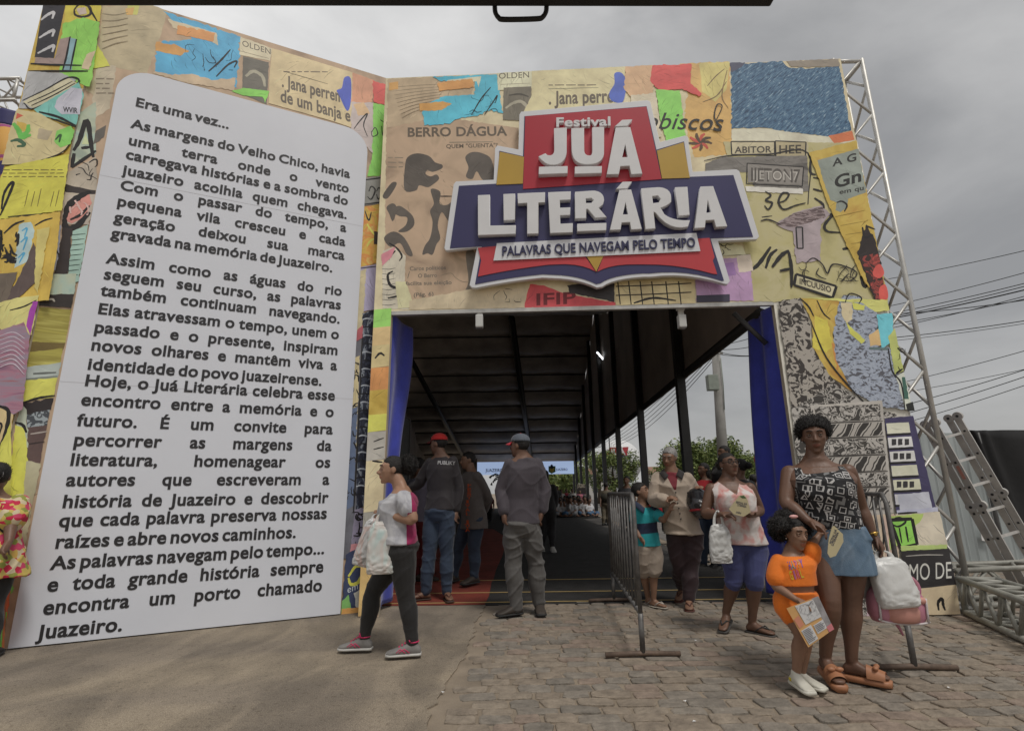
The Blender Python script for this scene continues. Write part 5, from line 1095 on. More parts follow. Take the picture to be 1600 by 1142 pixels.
# ================================================================= OVERHEAD HATCH
def hatch():
    dk = mat('hatch paint', (.045, .036, .03), .45, .35, 5, .1, 30); bl = mat('hatch rubber', (.012, .012, .013), .6)
    Y = .92; b1 = at(1207, 13.5, Y); q = at(-300, 11.5, Y); b0 = at(-300, 11.5, Y * (b1.z - HC) / (q.z - HC)); z = b1.z; d = (b1 - b0).normalized(); n = Vector((-d.y, d.x, 0)); L = (b1 - b0).length
    o = thing('overhead_hatch', (b0 + b1) / 2, 'dark brown panel edge overhead with a black loop handle hanging from it', 'hatch')
    def pt(u, w, h): return b0 + d * u + n * w + Vector((0, 0, h))
    mb = MB(); mb.poly([pt(0, -.45, .022), pt(L + .03, -.45, .022), pt(L + .012, -.03, .022), pt(L, 0, .022), pt(0, 0, .022)], dk, (0, 0, .05)); mb.build('hatch_panel', o)
    mb = MB(); mb.box(pt(L / 2, -.016, .011), (L - .01, .03, .018), bl, (d, n, Vector((0, 0, 1))), bev=.004); mb.build('rubber_seal', o)
    p = [at(x, y, Y - .004) for x, y in ((773, 9), (774, 20), (779, 28), (788, 31), (838, 30), (848, 27), (853, 19), (854, 9))]; mb = MB(); mb.tube([Vector(q) for q in catmull([tuple(v) for v in p], 4)], .0052, bl, 8); mb.build('loop_handle', o)
hatch()
# ================================================================= PEOPLE
UPZ = Vector((0, 0, 1))
def vox(mb, name, parent, size, smooth=6, mats=None, disp=None, pick=None, post=None):
    """one continuous surface grown over overlapping volumes"""
    me = bpy.data.meshes.new('raw'); me.from_pydata([tuple(v) for v in mb.v], [], mb.f); me.update()
    o = bpy.data.objects.new('raw', me); col.objects.link(o)
    r = o.modifiers.new('r', 'REMESH'); r.mode = 'VOXEL'; r.voxel_size = size; r.use_smooth_shade = True
    if smooth: s = o.modifiers.new('s', 'SMOOTH'); s.factor = .5; s.iterations = smooth
    bpy.context.view_layer.update(); dg = bpy.context.evaluated_depsgraph_get(); m2 = bpy.data.meshes.new_from_object(o.evaluated_get(dg))
    bpy.data.objects.remove(o); bpy.data.meshes.remove(me)
    n = len(m2.vertices); co = np.empty(n * 3); m2.vertices.foreach_get('co', co); co = co.reshape(-1, 3)
    if disp is not None:
        no = np.empty(n * 3); m2.vertices.foreach_get('normal', no); no = no.reshape(-1, 3); co = co + no * disp(co)[:, None]
    if post is not None: co = post(co)
    base = np.array(parent['_base'])
    if pick is not None:      # seams follow the zero line of a field exactly
        fv = pick(co); V_ = [tuple(v) for v in co - base]; F = []; MI = []; cache = {}
        def cut(a, b):
            k = (a, b) if a < b else (b, a)
            if k not in cache:
                t = fv[a] / (fv[a] - fv[b]); cache[k] = len(V_); p, q = V_[a], V_[b]; V_.append((p[0] + (q[0] - p[0]) * t, p[1] + (q[1] - p[1]) * t, p[2] + (q[2] - p[2]) * t))
            return cache[k]
        pos = fv > 0
        for p in m2.polygons:
            vs = p.vertices; k = [pos[i] for i in vs]
            if all(k) or not any(k): F.append(tuple(vs)); MI.append(int(k[0])); continue
            A_, B_ = [], []; n_ = len(vs)
            for i in range(n_):
                a, b = vs[i], vs[(i + 1) % n_]; (A_ if pos[a] else B_).append(a)
                if pos[a] != pos[b]: c = cut(a, b); A_.append(c); B_.append(c)
            for L_, mi in ((A_, 1), (B_, 0)):
                if len(L_) > 2: F.append(tuple(L_)); MI.append(mi)
        bpy.data.meshes.remove(m2); m2 = bpy.data.meshes.new(name); m2.from_pydata(V_, [], F); m2.polygons.foreach_set('use_smooth', [True] * len(F))
    else: m2.vertices.foreach_set('co', (co - base).ravel())
    m2.materials.clear()
    for M in mats: m2.materials.append(M)
    if pick is not None: m2.polygons.foreach_set('material_index', MI)
    m2.update(); m2.name = name
    ob = bpy.data.objects.new(name, m2); col.objects.link(ob); ob.parent = parent; ob['_base'] = tuple(base); return ob
def wrinkle(amp, s=14.0, seed=0.0, stretch=.45):
    def f(co):
        x, y, z = co[:, 0] * s, co[:, 1] * s, co[:, 2] * s * stretch
        w = .6 * np.sin(x * .8 + 2.1 * np.sin(z * 1.3 + seed) + y * .7)
        for a, b, c, d in ((.55, 1.9, .5, 0), (-.7, 1.6, .6, 2.0), (.2, 2.4, -.5, 4.0)):
            ph = a * x + b * z + c * y + 1.3 * np.sin(.6 * x - .5 * z + .7 * y + seed + d) + d; m_ = .5 + .5 * np.sin(.45 * x + .6 * z - .4 * y + d * 1.7 + seed * 3)
            w = w + 1.3 * m_ * (1 - np.abs(np.sin(ph))) ** 2.5
        return amp * (w - .45)
    return f
def ring_loft(mb, rings, M, n=20, power=2.3):
    """rings: (centre, half width, half depth, lateral axis, forward axis)"""
    vs = []
    for c, a, b, X, Yv in rings:
        for j in range(n):
            t = 2 * math.pi * j / n; ct, st = math.cos(t), math.sin(t)
            vs.append(c + X * (a * math.copysign(abs(ct) ** (2 / power), ct)) + Yv * (b * math.copysign(abs(st) ** (2 / power), st)))
    k = len(rings); fs = [(i * n + j, i * n + (j + 1) % n, (i + 1) * n + (j + 1) % n, (i + 1) * n + j) for i in range(k - 1) for j in range(n)] + [tuple(range(n))[::-1], tuple((k - 1) * n + j for j in range(n))]
    mb.add(vs, fs, M, True)
def limb(mb, pts, rad, M, n=14, k=4):
    q = catmull([(*p, r) for p, r in zip(pts, rad)], k); mb.tube([Vector(p[:3]) for p in q], [max(.004, float(p[3])) for p in q], M, n)
    mb.sphere(pts[0], rad[0], M, 12, 8); mb.sphere(pts[-1], rad[-1] * .99, M, 12, 8)
def frame_of(yaw, pitch=0.0, tilt=0.0):
    m = Matrix.Rotation(yaw, 3, 'Z') @ Matrix.Rotation(tilt, 3, 'Y') @ Matrix.Rotation(-pitch, 3, 'X')
    return m @ Vector((1, 0, 0)), m @ Vector((0, -1, 0)), m @ Vector((0, 0, 1))   # left, forward, up
FOOT = [(-.055, .020, .040), (-.035, .031, .062), (.02, .034, .080), (.07, .038, .058), (.12, .043, .038), (.16, .041, .027), (.188, .024, .019)]
def foot(mb, ank, d, n, M, L=.24, fat=1.0, grow=0.0, sole=0.0):
    s = L / .243; d = d.normalized(); x = d.cross(n).normalized(); sole_c = ank - n * (.078 * s)
    rings = [(sole_c + d * ((p + math.copysign(grow, p)) * s) + n * ((h * s + grow) / 2 + sole), (w * fat * s + grow), (h * s + grow) / 2, x, n) for p, w, h in FOOT]
    ring_loft(mb, rings, M, 16, 2.4); return sole_c, x, s
def hand(mb, wr, d, side, M, s=1.0, curl=.5, spread=.12):
    """palm, four unequal bent fingers and a thumb from the side of the palm. d: pointing direction, side: towards the thumb"""
    d = d.normalized(); side = (side - d * side.dot(d)).normalized(); pn = d.cross(side).normalized()      # pn: curl towards the palm side
    limb(mb, [wr - d * .01, wr + d * .03 * s, wr + d * .085 * s], [.023 * s, .03 * s, .03 * s], M, 10, 2)
    ring_loft(mb, [(wr + d * (t * s), w * s, .0135 * s, side, pn) for t, w in ((.0, .026), (.035, .039), (.07, .042), (.092, .040))], M, 12)
    for k, (o, L) in enumerate(((.030, .072), (.010, .080), (-.011, .075), (-.030, .058))):
        b = wr + d * (.088 * s) + side * (o * s); dd = (d + side * (o * spread * 20)).normalized(); a = 0.0; pts = [b]; rr = [.0092 * s]
        for seg in (.45, .32, .23):
            a += curl * (.55 if seg == .45 else .8); v = dd * math.cos(a) + pn * math.sin(a); pts.append(pts[-1] + v * (L * seg * s)); rr.append(rr[-1] * .93)
        limb(mb, pts, rr, M, 8, 2)
    b = wr + d * (.03 * s) + side * (.032 * s); v = (d * .75 + side * .65 + pn * (.2 + .4 * curl)).normalized(); p1 = b + v * (.036 * s); p2 = p1 + (v * .6 + d * .5 + pn * .3 * curl).normalized() * (.030 * s)
    limb(mb, [b, p1, p2], [.0125 * s, .0105 * s, .008 * s], M, 8, 2)
def head_shape(mb, c, l, f, u, s, M, fem=0.0, nose=1.0):
    """c: middle of the head; s: head height / 0.23"""
    P = lambda x, y, z: c + l * (x * s) + f * (y * s) + u * (z * s)
    ax = (l, f, u)
    mb.sphere(P(0, -.012, .028), (.076 * s, .093 * s, .084 * s), M, 20, 14, ax)
    ring_loft(mb, [(P(0, fy, z), a * s, b * s, l, f) for z, a, b, fy in ((.05, .070, .07, .02), (.015, .071, .066, .027), (-.02, .069, .062, .030), (-.055, .061 - .003 * fem, .055, .033), (-.083, .048 - .004 * fem, .044, .040), (-.103, .028 - .003 * fem, .030, .052), (-.112, .014, .016, .060))], M, 18, 2.2)
    limb(mb, [P(0, .090, .018), P(0, .099, -.004), P(0, .110 + .004 * nose, -.024)], [.008 * s, .010 * s, .0135 * s], M, 8, 2)
    for x in (-1, 1):
        mb.sphere(P(x * .0145 * nose, .098, -.028), (.0105 * s * nose, .011 * s, .009 * s), M, 8, 6, ax)
        mb.sphere(P(x * .040, .058, -.012), (.024 * s, .026 * s, .022 * s), M, 10, 8, ax)
        limb(mb, [P(x * .012, .087, .031), P(x * .034, .083, .035), P(x * .052, .066, .028)], [.009 * s, .010 * s, .008 * s], M, 8, 2)
        mb.sphere(P(x * .074, -.008, -.004), (.010 * s, .020 * s, .031 * s), M, 10, 8, ax)
    limb(mb, [P(-.024, .080, -.056), P(-.008, .0935, -.052), P(0, .0945, -.053), P(.008, .0935, -.052), P(.024, .080, -.056)], [.005 * s, .0075 * s, .0075 * s, .0075 * s, .005 * s], M, 8, 2)
    limb(mb, [P(-.022, .080, -.064), P(0, .0925, -.066), P(.022, .080, -.064)], [.005 * s, .0085 * s, .005 * s], M, 8, 2)
    mb.sphere(P(0, .072, -.098), (.02 * s, .018 * s, .016 * s), M, 10, 8, ax)
SKINS = {}
def skin(k):
    cols = {'deep': (.145, .077, .050), 'dark': (.17, .092, .060), 'brown': (.25, .14, .09), 'tan': (.35, .20, .132)}
    return mat('skin ' + k, cols[k], .48, .12, 9, .08, 60, spec=.45), mat('lips ' + k, tuple(x * y for x, y in zip(cols[k], (1.15, .78, .80))), .4, .05)
def hairm(k): return mat('hair ' + k, {'black': (.010, .008, .007), 'brown': (.022, .014, .010), 'grey': (.30, .29, .28)}[k], .65, .4, 40, .5, 120)
def person(Y, label, hip, neck, byaw, head, hyaw, sk='brown', hh=.225, pitch=0, tilt=0, size=1.0, arms=(), legs=(), group=None, zf=0.0, girth=1.0, hipw=1.0, bust=0.0, belly=0.0, top=None, bottom=None, shoes=None, hair=None, vx=.0085, feet=None, shw=1.0, eyes=True, handsize=1.0, lateral=0.0, hem_px=None, handcurl=.6, name='person'):
    P = lambda q: at(q[0], q[1], Y + (q[2] if len(q) > 2 else 0))
    Hm, N = P(hip), P(neck); by = R(byaw); l = Vector((math.cos(by), math.sin(by), 0)); f = Vector((math.sin(by), -math.cos(by), 0))
    ax = (N - Hm); T = ax.length; a = ax.normalized(); s = size
    base = Vector((Hm.x, Y, zf)); o = thing(name, base, label, 'person', group)
    S, LP = skin(sk); mb = MB(); k = T / .52      # torso length scale
    def st(t, w, d, fo=0.0): return (Hm + a * (t * k) + f * (fo * s), w * s * girth, d * s * girth, l, f)
    hw = hipw
    stations = [st(-.085, .10 * hw, .085, -.01), st(-.045, .150 * hw, .112, -.012), st(.02, .172 * hw, .122, -.012), st(.10, .155 * (hw * .5 + .5), .112, .0 + belly * .5), st(.20, .142 + belly * .3, .104 + belly * .6, .005 + belly), st(.31, .150, .112 + bust * .5, .008 + bust * .8), st(.39, .163, .114 + bust * .35, .006 + bust * .5), st(.435, .160 * shw, .098, 0), st(.475, .128 * shw, .076, -.004), st(.505, .084 * shw, .062, -.006), st(.535, .054, .054, 0)]
    bs = .93 if top else 1.0; ring_loft(mb, [(c, w * (bs if i < 8 else 1), d_ * (bs if i < 8 else 1), X, Yv) for i, (c, w, d_, X, Yv) in enumerate(stations) if i or not bottom], S, 24)
    hl, hf, hu = frame_of(R(hyaw), R(pitch), R(tilt)); hs = hh / .23; hc = P(head)
    ng = .6 + .4 * girth; limb(mb, [N - a * .03, N + (hc - N) * .5 - f * .005, hc - hu * (.06 * hs) - hf * (.012 * hs)], [.062 * s * ng, .055 * s * ng * (1 if bust == 0 else .95), .053 * s * ng], S, 14)
    head_shape(mb, hc, hl, hf, hu, hs, S, 1.0 if bust else 0.0)
    A = []; G = []
    for sg in (1, -1): limb(mb, [N + (hc - N) * .28 - f * .02 + l * (.025 * sg), N - a * .035 + l * (.075 * s * shw * sg) - f * .012, N - a * .07 + l * (.135 * s * shw * sg)], [.030 * s, .036 * s, .036 * s], S, 10, 3)
    for sg, (el, wr, hd) in zip((1, -1), arms):
        sh = N - a * (.085 * s) + l * (.160 * s * shw * sg * (.5 + .5 * girth)); E, Wp, Hd = P(el), P(wr), P(hd); A.append((sg, sh, E, Wp, Hd)); g = girth
        limb(mb, [sh, sh.lerp(E, .5), E, E.lerp(Wp, .4), Wp], [.049 * s * g, .047 * s * g, .039 * s * g, .038 * s * g, .0265 * s], S, 14)
        hand(mb, Wp, Hd - Wp, (f if abs((Hd - Wp).normalized().dot(f)) < .75 else UPZ) , S, s * .95 * handsize, handcurl)
    sth = (shoes or {}).get('lift', .014)
    for sg, lg in zip((1, -1), legs):
        kn, an, to = lg[:3]; upf = lg[3] if len(lg) > 3 else 0.0
        hj = Hm - a * (.03 * k) + l * (.088 * s * hw * sg); K, An, To = P(kn), P(an), P(to); d = To - An; d.z = 0; d.normalize(); g = girth
        An.z = zf + .078 * s + sth + upf; d.z = -upf / .20; d.normalize(); G.append((sg, hj, K, An, d))
        limb(mb, [hj, hj.lerp(K, .4), K, K.lerp(An, .32) - f * .008, K.lerp(An, .7), An], [.098 * s * g * (.5 + .5 * hw), .083 * s * g, .057 * s * g, .058 * s * g, .043 * s, .035 * s], S, 16)
        dn = d.normalized(); nn = (UPZ - dn * UPZ.dot(dn)).normalized(); foot(mb, An, dn, nn, S, .245 * s)
    def face_post(co):
        for x in (-1, 1):
            e = np.array(hc + hl * (x * .032 * hs) + hf * (.088 * hs) + hu * (.012 * hs)); d2 = ((co - e) ** 2).sum(1); co = co - np.outer(np.exp(-d2 / (2 * (.0125 * hs) ** 2)) * .009 * hs, np.array(hf))
        return co
    def face_pick(c):
        q = c - np.array(hc); x = q @ np.array(hl) / hs; y = q @ np.array(hf) / hs; z = q @ np.array(hu) / hs
        return np.minimum.reduce([.025 - .35 * np.abs(z + .059) - np.abs(x), -.046 - z - .35 * np.abs(x), z + .074 - .5 * np.abs(x), y - .074])
    I_body = vox(mb, 'body', o, vx, 7, [S, LP], None, face_pick, face_post)
    if eyes:
        ew, ei = mat('eye white', (.30, .28, .25), .3), mat('iris', (.012, .008, .006), .2)
        for x in (-1, 1):
            mb = MB(); c = hc + hl * (x * .032 * hs) + hf * (.0755 * hs) + hu * (.011 * hs); mb.sphere(c, .0125 * hs, ew, 12, 8, (hl, hu, hf)); mb.sphere(c + hf * (.0070 * hs), (.0072 * hs, .0072 * hs, .0064 * hs), ei, 10, 6, (hl, hu, hf)); mb.build('eye', o)
            mb = MB(); hk = hairm('grey' if hair and hair.get('c') == 'grey' else 'black'); pts = [hc + hl * (x * q * hs) + hf * (w * hs) + hu * (z * hs) for q, w, z in ((.014, .0965, .034), (.030, .0945, .040), (.048, .078, .034))]; mb.tube([Vector(p) for p in catmull([tuple(p) for p in pts], 3)], .0035 * hs, hk, 6); mb.build('eyebrow', o)
            # upper lid
            mb = MB(); pts = [c + hl * (q * hs) + hf * (w * hs) + hu * (z * hs) for q, w, z in ((-.0135, .004, .001), (-.007, .0110, .0054), (.007, .0110, .0054), (.0135, .004, .001))]; mb.tube([Vector(p) for p in catmull([tuple(p) for p in pts], 3)], .0046 * hs, S, 6); pts = [c + hl * (q * hs) + hf * (w * hs) + hu * (z * hs) for q, w, z in ((-.0135, .004, -.002), (-.007, .0095, -.0085), (.007, .0095, -.0085), (.0135, .004, -.002))]; mb.tube([Vector(p) for p in catmull([tuple(p) for p in pts], 3)], .0034 * hs, S, 6); mb.build('eyelid', o)
    # ---- clothes
    def sleeve(m_, e, Mx, frac, loose=0.0):
        for sg, sh, E, Wp, Hd in A:
            g = girth
            if frac <= 1: limb(m_, [sh - l * (.006 * sg), sh.lerp(E, frac * .5), sh.lerp(E, frac)], [.050 * s * g + e * .8, .049 * s * g + e + loose * .5, .046 * s * g + e + loose], Mx, 14)
            else:
                q = E.lerp(Wp, frac - 1); limb(m_, [sh - l * (.006 * sg), sh.lerp(E, .5), E, E.lerp(q, .5), q], [.052 * s * g + e * .8, .050 * s * g + e * .9, .043 * s * g + e, .040 * s * g + e, .033 * s * g + e], Mx, 14)
    info = dict(o=o, Hm=Hm, N=N, a=a, l=l, f=f, A=A, G=G, hc=hc, hl=hl, hf=hf, hu=hu, hs=hs, s=s, k=k, st=st, base=base, Y=Y, P=P, T=T)
    if top:
        m_ = MB(); e = top.get('ease', .012); rg = []; z0 = top.get('hem', -.03); topz = top.get('neck', .49)
        sel = [r_ for r_, t in zip(stations, (-.085, -.045, .02, .10, .20, .31, .39, .435, .475, .505, .535)) if t >= z0 - .001 and t <= topz + .001]
        if z0 < -.085 or True: 
            lo = st(z0, (.165 if z0 < .06 else .15) * hw * top.get('flare', 1), .118 * top.get('flare', 1), -.005 + belly * .4); sel = [lo] + [r_ for r_, t in zip(stations, (-.085, -.045, .02, .10, .20, .31, .39, .435, .475, .505, .535)) if t > max(z0 + .03, .0 if z0 < .0 else -1) and t <= topz + .001]
        rg = [(c, w + e * (.45 if (c - Hm).dot(a) > .46 * k else 1), d + e * (.45 if (c - Hm).dot(a) > .46 * k else 1), X, Yv) for c, w, d, X, Yv in sel]; ring_loft(m_, rg, S, 24)
        if top.get('sleeve'): sleeve(m_, e, S, top['sleeve'], top.get('loose', 0))
        pk = top.get('pick'); fn = (lambda c: pk(c, info)) if pk else None
        info['shirt'] = vox(m_, top.get('name', 'shirt'), o, vx, 5, top['mats'], wrinkle(top.get('wr', .005), 13, Y), fn)
    if bottom:
        m_ = MB(); e = bottom.get('ease', .010); kind = bottom['kind']; wz = bottom.get('waist', .10)
        sel = [st(-.075, .10 * hw, .085, -.012), st(-.035, .146 * hw, .112, -.012)] + [r_ for r_, t in zip(stations, (-.085, -.045, .02, .10, .20)) if 0 < t <= wz + .001]; tuck = top and top.get('hem', 0) < wz - .03
        if tuck: sel = [(c, w - (.014 if (c - Hm).dot(a) > .05 * k else .004), d_ - (.014 if (c - Hm).dot(a) > .05 * k else .004), X, Yv) for c, w, d_, X, Yv in sel]
        ring_loft(m_, [(c, w + e, d + e, X, Yv) for c, w, d, X, Yv in sel], S, 24)
        if kind == 'skirt':
            zb = bottom['z']; ring_loft(m_, [(c, w + e, d + e, X, Yv) for c, w, d, X, Yv in [st(.05, .158 * hw, .115), st(-.05, .160 * hw, .12), st(zb, .160 * hw * bottom.get('flare', 1.05), .135 * bottom.get('flare', 1.05))]], S, 24)
        else:
            fr = bottom.get('frac', 1.97); lo = bottom.get('loose', .0)
            for sg, hj, K, An, d in G:
                g = girth; r0 = .098 * s * g * (.5 + .5 * hw) + e
                if fr <= 1: limb(m_, [hj, hj.lerp(K, fr * .5), hj.lerp(K, fr)], [r0, .085 * s * g + e + lo, (.083 - .026 * fr) * s * g + e + lo], S, 16)
                else:
                    q = K.lerp(An, fr - 1); t = fr - 1; re = (.058 - .021 * t) * s * g + e + lo
                    limb(m_, [hj, hj.lerp(K, .45), K, K.lerp(q, .4) - f * .006, K.lerp(q, .8), q], [r0, .083 * s * g + e + lo * .5, .058 * s * g + e + lo * .7, .057 * s * g + e + lo, re + .003, re], S, 16)
        pk = bottom.get('pick'); fn = (lambda c: pk(c, info)) if pk else None
        info['pants'] = vox(m_, bottom.get('name', 'trousers'), o, vx, 5, bottom['mats'], wrinkle(bottom.get('wr', .004), 16, Y + 3, .6), fn)
    if shoes:
        for sg, hj, K, An, d in G:
            dn = d.normalized(); nn = (UPZ - dn * UPZ.dot(dn)).normalized(); kind = shoes['kind']; c = An - nn * (.078 * s); x = dn.cross(nn).normalized(); L = s * .245 / .243
            if kind == 'shoe':
                m_ = MB(); foot(m_, An, dn, nn, S, .245 * s, 1.0, .009); limb(m_, [An - nn * .03, An + nn * .012], [.043 * s, .042 * s], S, 12, 2)
                sh_ = vox(m_, 'shoe', o, .007, 3, [shoes['m']])
                m_ = MB(); ring_loft(m_, [(c + dn * ((p + math.copysign(.012, p)) * L) + nn * .004, (w * s + .013), .012, x, nn) for p, w, h in FOOT], shoes['sole'], 16, 3); m_.build('sole', sh_)
                if shoes.get('lace'):
                    m_ = MB(); lc = shoes['lace']
                    for q in range(4): b_ = c + dn * ((.035 + q * .022) * L) + nn * ((.088 - q * .013) * L + .006); m_.tube([b_ - x * .022, b_ + nn * .006, b_ + x * .022], .0045, lc, 6)
                    b_ = c + dn * (.03 * L) + nn * (.10 * L)
                    for q in (-1, 1): m_.tube([b_, b_ + x * (.03 * q) + nn * .02, b_ + x * (.05 * q) - dn * .01], .005, lc, 6)
                    m_.tube([An + nn * .015 + (dn * math.cos(t) + x * math.sin(t)) * (.044 * s) for t in np.linspace(0, 6.28, 15)], .006, lc, 6, caps=False)
                    m_.build('laces', sh_)
                    m_ = MB()
                    for q in (-1, 1):
                        for w in range(2): m_.tube([c + dn * ((.02 + .03 * w) * L) + x * (q * .048 * s) + nn * .022, c + dn * ((.06 + .03 * w) * L) + x * (q * .044 * s) + nn * .05, c + dn * ((.10 + .02 * w) * L) + x * (q * .049 * s) + nn * .026], .0035, lc, 6)
                    m_.build('stripe', sh_)
            else:
                th = shoes.get('th', .012); m_ = MB(); z_ = -.004 - th
                rings = [(c + dn * ((p + math.copysign(.008, p)) * L) + nn * (-.002 - th / 2 * (1 if p > .08 else shoes.get('wedge', 1))), (w * s + .008), th / 2 * (1 if p > .08 else shoes.get('wedge', 1)), x, nn) for p, w, h in FOOT]; ring_loft(m_, rings, shoes['sole'], 16, 3)
                sh_ = m_.build('sandal', o); m_ = MB()
                if kind == 'thong':
                    t0 = c + dn * (.145 * L) + nn * .032 * L
                    for q in (-1, 1): m_.tube([t0 + x * (.008 * s * -sg), c + dn * (.10 * L) + nn * (.055 * L) + x * (q * .024 * s), c + dn * (.04 * L) + nn * .012 + x * (q * .043 * s)], .0055, shoes['m'], 6)
                else:
                    for w in (0, 1): m_.grid(lambda u, v: c + dn * ((.075 + .045 * w + .05 * v) * L) + x * (math.cos(math.pi * u) * .052 * s) + nn * (max(0, math.sin(math.pi * u)) * (.068 - .012 * w - .016 * v) * L), 14, 3, shoes['m'])
                    for w in (-1, 1): m_.sphere(c + dn * (.125 * L) + nn * (.060 * L) + x * (w * .024), (.026, .017, .014), shoes['m'], 10, 6, (x, dn, nn))
                    m_.sphere(c + dn * (.125 * L) + nn * (.064 * L), .010, shoes['m'], 8, 6)
                m_.build('strap', sh_)
    if hair: do_hair(info, hair)
    return info
def tufts(mb, pts, M, n, L, r, w=.0024):
    for _ in range(n):
        p, nr = r.choice(pts); p = p + Vector((r.gauss(0, .004), r.gauss(0, .004), r.gauss(0, .004))); d = (nr + Vector((r.gauss(0, .5), r.gauss(0, .5), r.gauss(0, .5)))).normalized(); t = d.orthogonal().normalized(); q = r.uniform(.5, 1.2) * L; m_ = p + d * q * .6 + t * (q * r.uniform(-.4, .4)); e = p + d * q + d.cross(t) * (q * r.uniform(-.5, .5))
        mb.add([p - t * w, p + t * w, m_ + t * w * .7, m_ - t * w * .7, e], [(0, 1, 2, 3), (3, 2, 4)], M)
def do_hair(I, h):
    o, hc, l, f, u, s = I['o'], I['hc'], I['hl'], I['hf'], I['hu'], I['hs']; M = hairm(h.get('c', 'black')); r = random.Random(int(I['Y'] * 100)); kind = h['k']
    P = lambda x, y, z: hc + l * (x * s) + f * (y * s) + u * (z * s)
    def blob(mb, c, rad, bump=.10, fr=26, tuft=900, L=.02, cut=None):
        bm = bmesh.new(); bmesh.ops.create_icosphere(bm, subdivisions=4, radius=1); pts = []
        for v in bm.verts:
            d = v.co.copy(); q = 1 + bump * (mnoise.noise(d * 3.1 + Vector((I['Y'], 0, 0))) + .6 * mnoise.noise(d * 8) + .3 * mnoise.noise(d * 17)); p = c + l * (d.x * rad[0] * q * s) + f * (d.y * rad[1] * q * s) + u * (d.z * rad[2] * q * s)
            if cut: p = cut(p)
            v.co = p; pts.append((p.copy(), (l * d.x + f * d.y + u * d.z).normalized()))
        bm.verts.index_update(); mb.add([v.co for v in bm.verts], [[v.index for v in fc.verts] for fc in bm.faces], M, True); bm.free()
        if tuft: tufts(mb, pts, M, tuft, L, r)
    def face_cut(lo=.005, fx=.055):
        def cut(p):    # keep hair off the face: behind a slanting hairline
            q = p - hc; z = q.dot(u) / s; y = q.dot(f) / s; lim = .052 + (z - .050) * .9 if z > .0 else .0 + (z) * .3 - .004
            lim = min(lim, .098) if z > .05 else lim
            if y > lim and z < .075: p = p - f * ((y - lim) * s)
            return p
        return cut
    if kind == 'afro':
        mb = MB(); blob(mb, P(0, -.022, .050), h.get('r', (.128, .125, .105)), .07, 26, h.get('n', 4200), h.get('L', .015), face_cut()); mb.build('hair', o, recalc=False)
    elif kind in ('short', 'puff', 'tied', 'bun', 'long'):
        mb = MB(); t = h.get('t', 1.0); blob(mb, P(0, -.016, .030), (.078 * t, .099 * t, .090 * t), .015, 26, h.get('n', 300), .007, face_cut()); hb = mb.build('hair', o, recalc=False)
        if kind == 'puff': mb = MB(); blob(mb, P(0, -.135, .045), (.080, .075, .078), .10, 26, 2600, .016); mb.build('hair_puff', o, recalc=False)
        if kind == 'bun': mb = MB(); blob(mb, P(0, -.125, .02), (.045, .045, .045), .1, 26, 300, .012); mb.build('hair_bun', o, recalc=False)
        if kind == 'long': mb = MB(); blob(mb, P(0, -.05, -.07), (.085, .06, .15), .08, 26, 500, .02, None); mb.build('hair_length', o, recalc=False)
    elif kind == 'puffs':
        mb = MB(); blob(mb, P(0, -.016, .032), (.078, .097, .090), .02, 26, 400, .01, face_cut()); 
        for x, y, z, q in ((-.085, -.02, .05, 1.0), (.075, -.03, .06, .95), (0, -.06, .10, 1.0), (-.06, -.05, .0, .9), (.05, -.08, .02, .8)): g_ = h.get('q', 1); blob(mb, P(x * g_, y * g_, z), (.066 * q * g_, .066 * q * g_, .062 * q * g_), .14, 26, 1300, .020, face_cut())
        mb.build('hair', o, recalc=False)
def cap(I, crown, front, brim, turn=0.0, dark=None):
    o, hc, l, f, u, s = I['o'], I['hc'], I['hl'], I['hf'], I['hu'], I['hs']
    P = lambda x, y, z: hc + l * (x * s) + f * (y * s) + u * (z * s)
    c = P(0, -.010, .048); rx, ry, rz = .083 * s, .103 * s, .082 * s
    def fn(a0, a1): 
        def g(a, b): t = a0 + (a1 - a0) * a; e = math.pi / 2 * b; return c + l * (math.sin(t) * rx * math.cos(e)) + f * (math.cos(t) * ry * math.cos(e)) + u * (rz * math.sin(e) ** .9)
        return g
    root = None
    for a0, a1, M in ((-.75, .75, front), (.75, 2.4, crown), (2.4, 3.9, dark or crown), (3.9, 5.54, crown)):
        mb = MB(); mb.grid(fn(a0, a1), 14, 10, M); 
        if root is None:
            root = mb.build('cap', o, recalc=False); tgt = root
        else: tgt = mb.build('cap_panel', root, recalc=False)
        sl = tgt.modifiers.new('thickness', 'SOLIDIFY'); sl.thickness = .004; sl.offset = 1
    mb = MB()
    def bf(a, b): t = -.95 + 1.9 * a; q = 1 + .72 * b * math.cos(t * .9) ; return c + l * (math.sin(t) * rx * (1 + .12 * b)) + f * (math.cos(t) * ry * q) - u * ((.012 + .02 * b * b + .035 * (abs(t) ** 2) * b * .4) * s)
    mb.grid(bf, 16, 6, brim); t = mb.build('brim', root, recalc=False); sl = t.modifiers.new('thickness', 'SOLIDIFY'); sl.thickness = .005
    mb = MB(); mb.sphere(c + u * rz, .009 * s, brim, 8, 6); mb.build('button', root)
